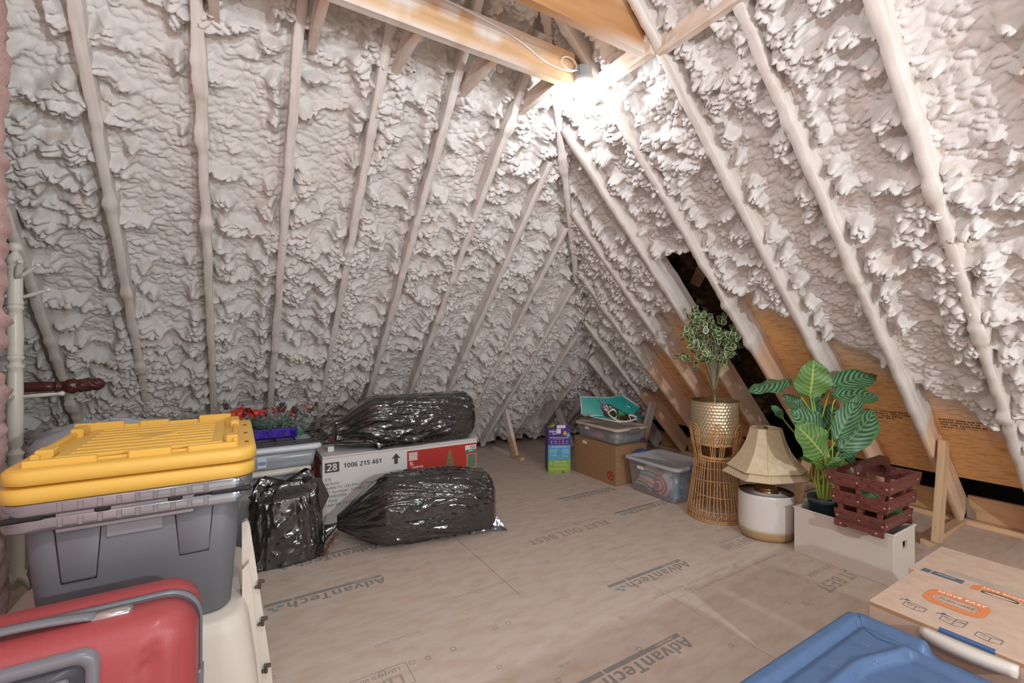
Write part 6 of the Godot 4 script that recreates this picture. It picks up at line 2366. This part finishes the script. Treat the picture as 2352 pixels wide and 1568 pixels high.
	for e in [[Vector3(-0.11, 0.300, -0.12), Vector3(-0.04, 0.301, 0.02), Vector3(-0.10, 0.300, 0.15)], [Vector3(0.02, 0.300, -0.18), Vector3(0.06, 0.301, 0.0), Vector3(0.04, 0.300, 0.18)]]:
		tube(s, spline(e, 5), 0.003, 5)
	obj("lid_rib", s, frost, t)
	var blu := hexm("2f559f", 0.35)
	for e in [-1.0, 1.0]:
		s = S(true)
		var g := []
		for i in 13:
			var f := i / 12.0
			var x := lerpf(-0.085, 0.085, f)
			var yy := 0.302 + 0.022 * sin(f * PI)
			g.append(PackedVector3Array([Vector3(x, yy - 0.03, e * 0.302), Vector3(x, yy, e * 0.292), Vector3(x, yy + 0.006, e * 0.315), Vector3(x, yy - 0.008, e * 0.332), Vector3(x, yy - 0.034, e * 0.326)]))
		loft(s, g, true, true)
		obj("handle", s, blu, t)
	patch("paper_label", -0.13, 0.222, -0.055, 0.252, hexm("e8e6e2"), t, X(Vector3(-0.2245, 0, 0), Vector3(0, 0, 1), Vector3(-0.09, 1, 0).normalized(), Vector3(-1, -0.09, 0).normalized()))
	# what shows inside it
	var to := Vector3(3.335, 0, -2.775)
	var stripe := Image.create(8, 128, false, Image.FORMAT_RGBA8)
	var sc := [Color("dccfb8"), Color("4f8f7c"), Color("e4d8c4"), Color("d98f84"), Color("e0d4be"), Color("e4d8c4"), Color("5d8f93"), Color("e0d4be"), Color("5d8f93"), Color("e4d8c4"), Color("dd9a8c"), Color("e4d8c4")]
	for y in 128:
		for x in 8:
			stripe.set_pixel(x, y, sc[(y * 12 / 128) % 12])
	var sm_ := mat(Color.WHITE, 0.6)
	sm_.albedo_texture = ImageTexture.create_from_image(stripe)
	s = S(true)
	var gg := []
	for i in 11:
		var f := i / 10.0
		var row := PackedVector3Array()
		for j in 7:
			var v := j / 6.0
			row.append(Vector3(0.012 * sin(f * 7.0 + v * 4.0), 0, 0) + Vector3(0.0, 0.04, -0.16).lerp(Vector3(0.0, 0.235, -0.03), f) + Vector3(0.0, 0.10 * v * 0.55, -0.075).lerp(Vector3(0.012, -0.03, 0.11), v) * 1.0)
		gg.append(row)
	loft(s, gg, false, false, true)
	var gg2 := []
	for row in gg:
		var r2 := PackedVector3Array()
		for q in row:
			r2.append(q + Vector3(0.012, 0.0, 0.0))
		gg2.append(r2)
	loft(s, gg2, false, false, true)
	var ob2 := obj("gift_bag", s, sm_, self, X(to + Vector3(-0.165, 0.012, 0.0)))
	tag(ob2, "striped paper bag tilted inside the clear tote with blue handles", "bag")
	var wb := hexm("e4dedc", 0.4)
	t = thing("carrier_bag", "white plastic carrier bag with a red ring print inside the blue handled tote", "bag", to + Vector3(-0.09, 0.115, 0.055))
	s = S(true)
	blob(s, Vector3.ZERO, Vector3(0.085, 0.103, 0.125), noise(261, 14.0), 0.22, 26)
	obj("film", s, wb, t)
	var red2 := hexm("c23a48", 0.5)
	for e in [[0.078, 0.098], [0.046, 0.066], [0.0, 0.03]]:
		s = S(true)
		var nzb := noise(261, 14.0)
		var g2 := []
		for i in 25:
			var a := TAU * i / 24.0
			var row := PackedVector3Array()
			for rr in [e[0], e[1]]:
				var dz: float = cos(a) * rr * 0.92 - 0.012
				var dy: float = sin(a) * rr * 0.88 - 0.012
				var q := 1.0 - pow(dz / 0.125, 2) - pow(dy / 0.103, 2)
				var base := Vector3(-0.085 * sqrt(maxf(q, 0.02)), dy, dz)
				base *= 1.0 + 0.22 * nzb.get_noise_3dv(base)
				row.append(base + Vector3(-0.003, 0, 0))
			g2.append(row)
		loft(s, g2, false, false)
		obj("ring_print", s, red2, t)
	t = thing("gift_bag", "light blue paper gift bag with a truck picture inside the clear tote", "bag", to + Vector3(-0.035, 0.012, 0.165))
	s = S()
	box(s, Vector3(0, 0.09, 0), Vector3(0.17, 0.18, 0.085), 0.004)
	obj("body", s, hexm("7fb7cf", 0.55), t)
	var bz := X(Vector3(0, 0, 0.0432))
	patch("truck_body", -0.06, 0.025, 0.075, 0.085, hexm("5f86a6"), t, bz)
	patch("truck_cab", -0.06, 0.085, -0.015, 0.130, hexm("6f97b4"), t, bz)
	patch("truck_window", -0.052, 0.092, -0.024, 0.122, hexm("a9c4cc"), t, bz, 0.0006)
	patch("truck_load", 0.0, 0.085, 0.07, 0.125, hexm("a9a266"), t, bz)
	for e in [-0.035, 0.045]:
		s = S()
		ring_plate(s, Vector2(e, 0.027), 0.0, 0.020, 1.0, bz)
		obj("truck_wheel", s, hexm("3a3f48"), t)
		s = S()
		ring_plate(s, Vector2(e, 0.027), 0.0, 0.009, 1.0, X(Vector3(0, 0, 0.0438)))
		obj("truck_hub", s, hexm("b9c4c8"), t)

# flat ring (or disc) in the xy plane of xf
func ring_plate(st: SurfaceTool, c: Vector2, r0: float, r1: float, asp: float, xf: Transform3D) -> void:
	var n := 28
	for k in n:
		var a := TAU * k / n
		var b := TAU * (k + 1) / n
		var p := []
		for e in [[a, r0], [a, r1], [b, r1], [b, r0]]:
			p.append(xf * Vector3(c.x + cos(e[0]) * e[1], c.y + sin(e[0]) * e[1] * asp, 0.0008))
		if r0 <= 0.0001:
			poly(st, [p[0], p[1], p[2]], xf.basis.z)
		else:
			poly(st, p, xf.basis.z)

# ---------------------------------------------------------------- near right: tote and cartons; floor print
func build_front_right() -> void:
	var blue := hexm("506a8e", 0.45)
	tri_tex(blue, ntex(271, 0.02, [[0.0, Color("e2e6ea")], [0.5, Color("ffffff")], [1.0, Color("ffffff")]], 4, 256), Vector3(3, 3, 3))
	var c := Vector3(1.20, 0, -0.42)
	var t := thing("blue_tote", "blue lidded storage tote with a whitish latch handle in the near right corner", "tote", c)
	var s := S(true)
	loft(s, [rrect(Vector3.ZERO, 1.00, 0.48, 0.05, 0.0, 6), rrect(Vector3.ZERO, 1.08, 0.54, 0.06, 0.40, 6)], true, true)
	obj("body", s, blue, t)
	# lid: height field over a rounded rectangle: border, step, raised field and a curved ridge
	var hx := 0.61
	var hz := 0.315
	s = S(true)
	var nx := 150
	var nz_ := 84
	var H := func(x: float, z: float) -> float:
		var ax := hx - absf(x)
		var az := hz - absf(z)
		var e := minf(ax, az)
		if ax < 0.05 and az < 0.05:
			e = 0.05 - Vector2(0.05 - ax, 0.05 - az).length()
		var y := -0.05 + 0.05 * sm(-0.004, 0.012, e)
		y -= 0.018 * sm(0.040, 0.062, e) * (1.0 - sm(0.062, 0.075, e)) + 0.010 * sm(0.060, 0.075, e)
		# wave shaped step that runs from the latch to the middle of the lid
		var cz := -0.115 - 0.05 * sm(0.55, 0.30, x) + 0.030 * sm(0.56, 0.60, x)
		if x > -0.3:
			y -= (0.020 * sm(cz - 0.010, cz + 0.010, z) - 0.007 * exp(-pow((z - cz + 0.012) / 0.012, 2.0))) * sm(0.08, 0.1, e)
		# cut-out for the latch
		if x > hx - 0.075:
			y -= 0.035 * sm(0.105, 0.085, absf(z - 0.0)) * sm(hx - 0.075, hx - 0.065, x)
		return y
	var g := []
	for i in nx + 1:
		var row := PackedVector3Array()
		for j in nz_ + 1:
			var u := lerpf(-1, 1, float(i) / nx)
			var v := lerpf(-1, 1, float(j) / nz_)
			var x := u * hx
			var z := v * hz
			# round the corners
			var ax := absf(x) - (hx - 0.06)
			var az := absf(z) - (hz - 0.06)
			if ax > 0 and az > 0:
				var d := Vector2(ax, az)
				var m := maxf(ax, az)
				var q := d * (m / d.length())
				x = signf(x) * (hx - 0.06 + q.x)
				z = signf(z) * (hz - 0.06 + q.y)
			var ex := minf(hx - absf(u * hx), hz - absf(v * hz))
			row.append(Vector3(x, 0.45 + H.call(u * hx, v * hz) + (0.0 if ex > 0.001 else -0.0), z))
		g.append(row)
	for i in nx:
		for j in nz_:
			_q(s, g[i][j], g[i][j + 1], g[i + 1][j + 1], g[i + 1][j], [])
	obj("lid", s, blue, t)
	# scratches and the crack in the lid corner
	s = S(true)
	tube(s, [Vector3(0.575, 0.4505, -0.27), Vector3(0.525, 0.4505, -0.245), Vector3(0.515, 0.4425, -0.225), Vector3(0.50, 0.4415, -0.19), Vector3(0.515, 0.4415, -0.13)], 0.0008, 4)
	obj("crack", s, hexm("24405f", 0.6), t)
	s = S()
	var r := RandomNumberGenerator.new()
	r.seed = 8
	for k in 26:
		var p := Vector3(r.randf_range(0.0, 0.45), 0.4412, r.randf_range(-0.22, -0.14))
		var d := Vector3(r.randf_range(-1, 1), 0, r.randf_range(-1, 1)).normalized() * r.randf_range(0.008, 0.03)
		bar(s, p, p + d, 0.0005, 0.0004, Vector3.UP.cross(d), 0.0)
	var scr := obj("scratches", s, hexm("9fb2c6", 0.6), t)
	scr.set_meta("kind", "stuff")
	# latch
	var lat := hexm("cfc6bb", 0.4)
	s = S(true)
	var lg := []
	for i in 15:
		var f := i / 14.0
		var z := lerpf(-0.135, 0.075, f)
		var w := 0.024 * pow(sin(PI * clampf(f * 0.92 + 0.04, 0, 1)), 0.3)
		var x := hx + 0.045 - 0.022 * sin(f * PI) * 0.5
		lg.append(PackedVector3Array([Vector3(x - w, 0.448, z), Vector3(x - w * 0.7, 0.459, z), Vector3(x + w * 0.7, 0.459, z), Vector3(x + w, 0.448, z), Vector3(x + w, 0.43, z), Vector3(x - w, 0.43, z)]))
	loft(s, lg, true, true)
	obj("latch", s, lat, t)
	s = S()
	box(s, Vector3(hx + 0.066, 0.462, -0.035), Vector3(0.016, 0.016, 0.132), 0.005)
	obj("latch_lever", s, hexm("38598a", 0.4), t)
	# moving cartons
	var card := hexm("c9b09d", 0.8)
	tri_tex(card, ntex(281, 0.03, [[0.0, Color("f0e6de")], [1.0, Color("ffffff")]], 4, 256), Vector3(2, 2, 2))
	var ora := hexm("d9814f", 0.6)
	var grey := hexm("5c666f", 0.7)
	var o := Vector3(2.10, 0, -0.26)
	t = thing("moving_carton", "moving carton printed with an orange push-here oval behind the blue tote", "box", o)
	face_box(Vector3(-0.03, 0.2345, 0.02), Vector3(0.40, 0.469, 0.92), card, t)
	# print lies on the upper face: x of the print runs along +z, y along +x
	var up := func(x: float, z: float, y := 0.4702) -> Transform3D: return Transform3D(Basis(Vector3(0, 0, 1), Vector3(1, 0, 0), Vector3(0, 1, 0)), Vector3(x, y, z) - o)
	s = S()
	rr_ring(s, 0.154, 0.130, 0.035, 0.116, 0.062, 0.031, -0.006, up.call(2.10, -0.535, 0.4694))
	obj("orange_print", s, ora, t)
	text("MOVE EASY", 0.0165, hexm("ecd9cb"), t, up.call(2.147, -0.533, 0.4703), true, "lettering", 0.98, false, true)
	text("PUSH HERE", 0.0115, hexm("7a7470"), t, up.call(2.094, -0.533, 0.4699), false, "lettering", 1.05, false, true)
	s = S(true)
	tube(s, oval(2.092 - o.x, -0.533 - o.z, 0.4698, 0.024, 0.052), 0.0006, 4, false, true)
	obj("perforation", s, hexm("a58670"), t)
	for e in [[1.95, -0.60, 0], [1.95, -0.505, 1], [1.935, -0.42, 0]]:
		s = S()
		var k := 0.034
		var L := [[Vector2(-0.8, -0.5), Vector2(-0.8, 0.4)], [Vector2(-0.8, 0.4), Vector2(0.1, 0.2)], [Vector2(0.1, 0.2), Vector2(0.1, -0.7)], [Vector2(-0.8, -0.5), Vector2(0.1, -0.7)], [Vector2(0.1, 0.2), Vector2(0.8, 0.5)], [Vector2(0.8, 0.5), Vector2(0.8, -0.4)], [Vector2(0.8, -0.4), Vector2(0.1, -0.7)], [Vector2(-0.8, 0.4), Vector2(-0.1, 0.7)], [Vector2(-0.1, 0.7), Vector2(0.8, 0.5)], [Vector2(-0.55, 0.0), Vector2(-0.2, -0.07)]]
		if e[2] == 1:
			L.append_array([[Vector2(0.1, 0.2), Vector2(0.1, 0.85)], [Vector2(0.1, 0.85), Vector2(0.8, 1.1)], [Vector2(0.8, 1.1), Vector2(0.8, 0.5)], [Vector2(-0.8, 0.4), Vector2(-1.05, 0.7)], [Vector2(-1.05, 0.7), Vector2(-0.2, 0.9)]])
		for q in L:
			var a := Vector3(q[0].x * k, q[0].y * k, 0)
			var b := Vector3(q[1].x * k, q[1].y * k, 0)
			bar(s, a, b, 0.0014, 0.0006, Vector3(0, 0, 1).cross(b - a), 0.0)
		obj("box_pictogram", s, grey, t, up.call(e[0], e[1], 0.4696))
		if e[2] < 2 and e[1] < -0.45:
			s = S(true)
			tube(s, [Vector3(-0.042, 0.012, 0), Vector3(-0.040, 0.024, 0), Vector3(-0.028, 0.030, 0)], 0.0014, 4)
			tube(s, [Vector3(-0.030, 0.030, 0), Vector3(-0.018, 0.030, 0)], [0.005, 0.0004], 5)
			obj("arrow_pictogram", s, grey, t, up.call(e[0], e[1], 0.4694))
	s = S()
	box(s, Vector3(-0.23 + 0.001, 0.46, 0.02), Vector3(0.004, 0.012, 0.918), 0.001)
	obj("folded_edge", s, hexm("a98867", 0.8), t)
	s = S()
	box(s, Vector3(-0.03, 0.4695, 0.02), Vector3(0.396, 0.0006, 0.05))
	obj("clear_tape", s, clear_plastic("d8c4b2", 0.35, 0.2), t)
	var o2 := Vector3(2.49, 0, -0.29)
	t = thing("moving_carton", "second moving carton with grey and orange print behind the push-here carton", "box", o2)
	face_box(Vector3(0, 0.2275, 0), Vector3(0.36, 0.455, 0.88), card, t)
	var up2 := func(x: float, z: float, y := 0.4552) -> Transform3D: return Transform3D(Basis(Vector3(0, 0, -1), Vector3(-1, 0, 0), Vector3(0, 1, 0)), Vector3(x, y, z) - o2)
	patch("grey_print", -0.025, -0.012, 0.065, 0.026, grey, t, up2.call(2.345, -0.60))
	patch("grey_print", 0.070, -0.012, 0.095, 0.026, grey, t, up2.call(2.345, -0.60))
	text("MEDIUM", 0.009, hexm("a9b0b6"), t, up2.call(2.342, -0.625, 0.4560), true, "lettering", 1.0, false, true)
	s = S()
	rr_ring(s, 0.150, 0.09, 0.035, 0.112, 0.044, 0.022, 0.012, up2.call(2.325, -0.475, 0.4546))
	obj("orange_print", s, ora, t)
	text("MOVE EASY", 0.014, hexm("ecd9cb"), t, up2.call(2.353, -0.475, 0.4556), true, "lettering", 1.0, false, true)
	s = S(true)
	tube(s, oval(2.314 - o2.x, -0.475 - o2.z, 0.4552, 0.014, 0.045), 0.0022, 4, false, true)
	obj("hand_slot", s, hexm("4a3527"), t)
	patch("grey_print", -0.02, -0.02, 0.02, 0.02, grey, t, up2.call(2.30, -0.37))
	patch("clear_tape", -0.30, -0.025, 0.34, 0.025, clear_plastic("dccab8", 0.4, 0.2), t, up2.call(2.40, -0.30), 0.0004)

func oval(cx: float, cz: float, y: float, rx: float, rz: float) -> Array:
	var p := []
	for k in 28:
		p.append(Vector3(cx + cos(TAU * k / 28) * rx, y, cz + sin(TAU * k / 28) * rz))
	return p

# flat rounded frame: outer w x h with corner cut, minus a rounded inner slot
func rr_ring(st: SurfaceTool, w: float, h: float, rad: float, w2: float, h2: float, rad2: float, dy: float, xf: Transform3D) -> void:
	var a := rr_xy(0, 0, w, h, rad, 64)
	var b := rr_xy(0, dy, w2, h2, rad2, 64)
	# match by angle
	var o := []
	for k in 64:
		var an := TAU * k / 64
		o.append([_hit(a, Vector2.ZERO, an), _hit(b, Vector2(0, dy), an)])
	for k in 64:
		var p = o[k]
		var q = o[(k + 1) % 64]
		poly(st, [xf * Vector3(p[0].x, p[0].y, 0.0008), xf * Vector3(q[0].x, q[0].y, 0.0008), xf * Vector3(q[1].x, q[1].y, 0.0008), xf * Vector3(p[1].x, p[1].y, 0.0008)], xf.basis.z)

func _hit(poly_: Array, c: Vector2, an: float) -> Vector2:
	var best := Vector2.ZERO
	var bd := 9.0
	for p in poly_:
		var d := absf(angle_difference((p - c).angle(), an))
		if d < bd:
			bd = d
			best = p
	return best

func build_floor_print() -> void:
	var fl := get_node("floor") as Node3D
	var ink := M.ink as Material
	var lite := M.ink_light as Material
	# print reads from the far side: letters run towards -x with their tops towards the viewer
	var F := func(x: float, z: float, y := 0.0003) -> Transform3D: return Transform3D(Basis(Vector3(-1, 0, 0), Vector3(0, 0, 1), Vector3(0, 1, 0)), Vector3(x, y, z))
	var brand := func(x: float, z: float) -> void:
		# x, z: the end where the first letter stands
		text("AdvanTech", 0.062, ink, fl, F.call(x + 0.02, z + 0.052, 0.0002), true, "floor_lettering", 1.12)
		patch("floor_print", -0.06, -0.012, 0.40, 0.012, ink, fl, F.call(x - 0.05, z))
		patch("floor_print", 0.41, -0.012, 0.54, 0.012, ink, fl, F.call(x - 0.05, z))
		text("SUBFLOORING", 0.012, M.floor, fl, F.call(x - 0.03, z, 0.0006), true, "floor_lettering", 1.0)
		var s := S()
		for q in [[0.50, 0.035], [0.545, 0.04], [0.525, 0.062]]:
			plate(s, [Vector2(q[0], q[1]), Vector2(q[0] + 0.035, q[1] - 0.006), Vector2(q[0] + 0.03, q[1] + 0.014), Vector2(q[0] + 0.008, q[1] + 0.018)], 0.0006, F.call(x, z, 0.0))
		obj("floor_print", s, M.ink_blue, fl)
	brand.call(0.72, -2.655)
	brand.call(2.36, -1.875)
	brand.call(1.75, -1.40)
	brand.call(0.80, -3.10)
	brand.call(3.16, -2.65)
	brand.call(2.98, -3.14)
	text("FLAT OUT BEST", 0.075, lite, fl, F.call(2.41, -2.56, 0.0002), true, "floor_lettering", 0.95)
	text("FOR A QUIET, STIFF FLOOR", 0.026, lite, fl, F.call(2.38, -2.655, 0.0002), true, "floor_lettering", 1.1)
	text("FLAT OUT BEST", 0.075, lite, fl, F.call(3.46, -1.245, 0.0002), true, "floor_lettering", 0.95)
	text("FOR A QUIET, STIFF FLOOR", 0.026, lite, fl, F.call(3.35, -1.355, 0.0002), true, "floor_lettering", 1.1)
	for e in [[3.10, -1.86, "LIFETIME"], [0.62, -1.83, "LIFETIME"]]:
		text(e[2], 0.052, lite, fl, F.call(e[0] - 0.03, e[1] + 0.03, 0.0002), true, "floor_lettering", 1.0)
		text("LIMITED WARRANTY", 0.020, lite, fl, F.call(e[0] - 0.03, e[1] - 0.03, 0.0002), true, "floor_lettering", 1.05)
		var s := S()
		for q in [[Vector2(0.0, -0.055), Vector2(0.34, -0.055)], [Vector2(0.0, 0.075), Vector2(0.34, 0.075)], [Vector2(0.0, -0.055), Vector2(0.0, 0.075)], [Vector2(0.34, -0.055), Vector2(0.34, 0.075)]]:
			var a := Vector3(q[0].x, q[0].y, 0)
			var b := Vector3(q[1].x, q[1].y, 0)
			bar(s, a, b, 0.004, 0.0006, Vector3(0, 0, 1).cross(b - a), 0.0)
		obj("floor_print", s, lite, fl, F.call(e[0], e[1], 0.0001))
	for e in [[2.95, -1.60, "INSTALL WITH STRENGTH AXIS ACROSS SUPPORTS   PANEL SPACING 1/8 IN   PS 2 23/32 CAT"], [2.7, -1.665, "EXPOSURE 1   INTERIM TREATED ICC-ES ESR   24 OC   RATED STURD-I-FLOOR"], [1.25, -1.52, "22-05-80"], [1.4, -2.22, "SPACE PANEL ENDS AND EDGES 1/8 IN"], [0.75, -2.05, "SPACE PANEL EDGES"], [2.3, -2.2, "SPACE PANEL EDGES"], [0.9, -2.86, "EXPOSURE 1  RATED FLOOR  SPACE PANEL"], [1.9, -3.35, "TONGUE AND GROOVE RATED"]]:
		text(e[2], 0.016, lite, fl, F.call(e[0], e[1], 0.0002), false, "floor_lettering", 1.05)
	# nailing marks: small printed squares and rings in rows
	var r := RandomNumberGenerator.new()
	r.seed = 15
	for k in 70:
		var x := r.randf_range(0.1, 3.4)
		var z := -1.25 - 0.203 * r.randi_range(0, 11) + r.randf_range(-0.03, 0.03)
		var s := S()
		if k % 2:
			ring_plate(s, Vector2.ZERO, 0.0095, 0.013, 1.0, F.call(x, z, -0.0002))
		else:
			rr_ring(s, 0.026, 0.026, 0.003, 0.019, 0.019, 0.002, 0.0, F.call(x, z, -0.0002))
		obj("nail_mark", s, lite if k % 3 else ink, fl)
	# foam crumbs and drips
	var s2 := S()
	for k in 170:
		var x := r.randf_range(0.3, 4.2)
		var z := r.randf_range(-4.6, -1.0)
		var q := r.randf_range(0.002, 0.007)
		box(s2, Vector3(x, 0.001, z), Vector3(q * 1.4, 0.002, q), 0.0006, Basis(Vector3.UP, r.randf() * 3.0))
	var cr := obj("foam_crumbs", s2, M.foam, fl)
	cr.set_meta("kind", "stuff")
	# stamp on the sheathing between the rafters at the right
	var dk := hexm("2a1d14", 0.8)
	var w := get_node("wall_right") as Node3D
	var vd := Vector3(-PITCH, PITCH, 0)
	var nd := Vector3(-PITCH, -PITCH, 0)
	for e in [[-1.53, 1.02, ["WIDTH  SPACING  RATED", "EXPOSURE 1  SHEATHING SPAN", "APA  7/16 IN  24/16", "MILL 427  PS 2"]], [-1.12, 1.00, ["WIDTH  MIN 1/8 SPACE", "COMPLIES PS 2-10", "PRP-108  HUD-UM-40", "24/16  7/16"]]]:
		var y: float = e[1]
		for l in e[2]:
			text(l, 0.015, dk, w, Transform3D(Basis(Vector3(0, 0, 1), vd, nd), Vector3(XR, 0, 0) + vd * y + nd * -0.1862 + Vector3(0, 0, e[0])), true, "stamp", 1.1)
			y -= 0.026
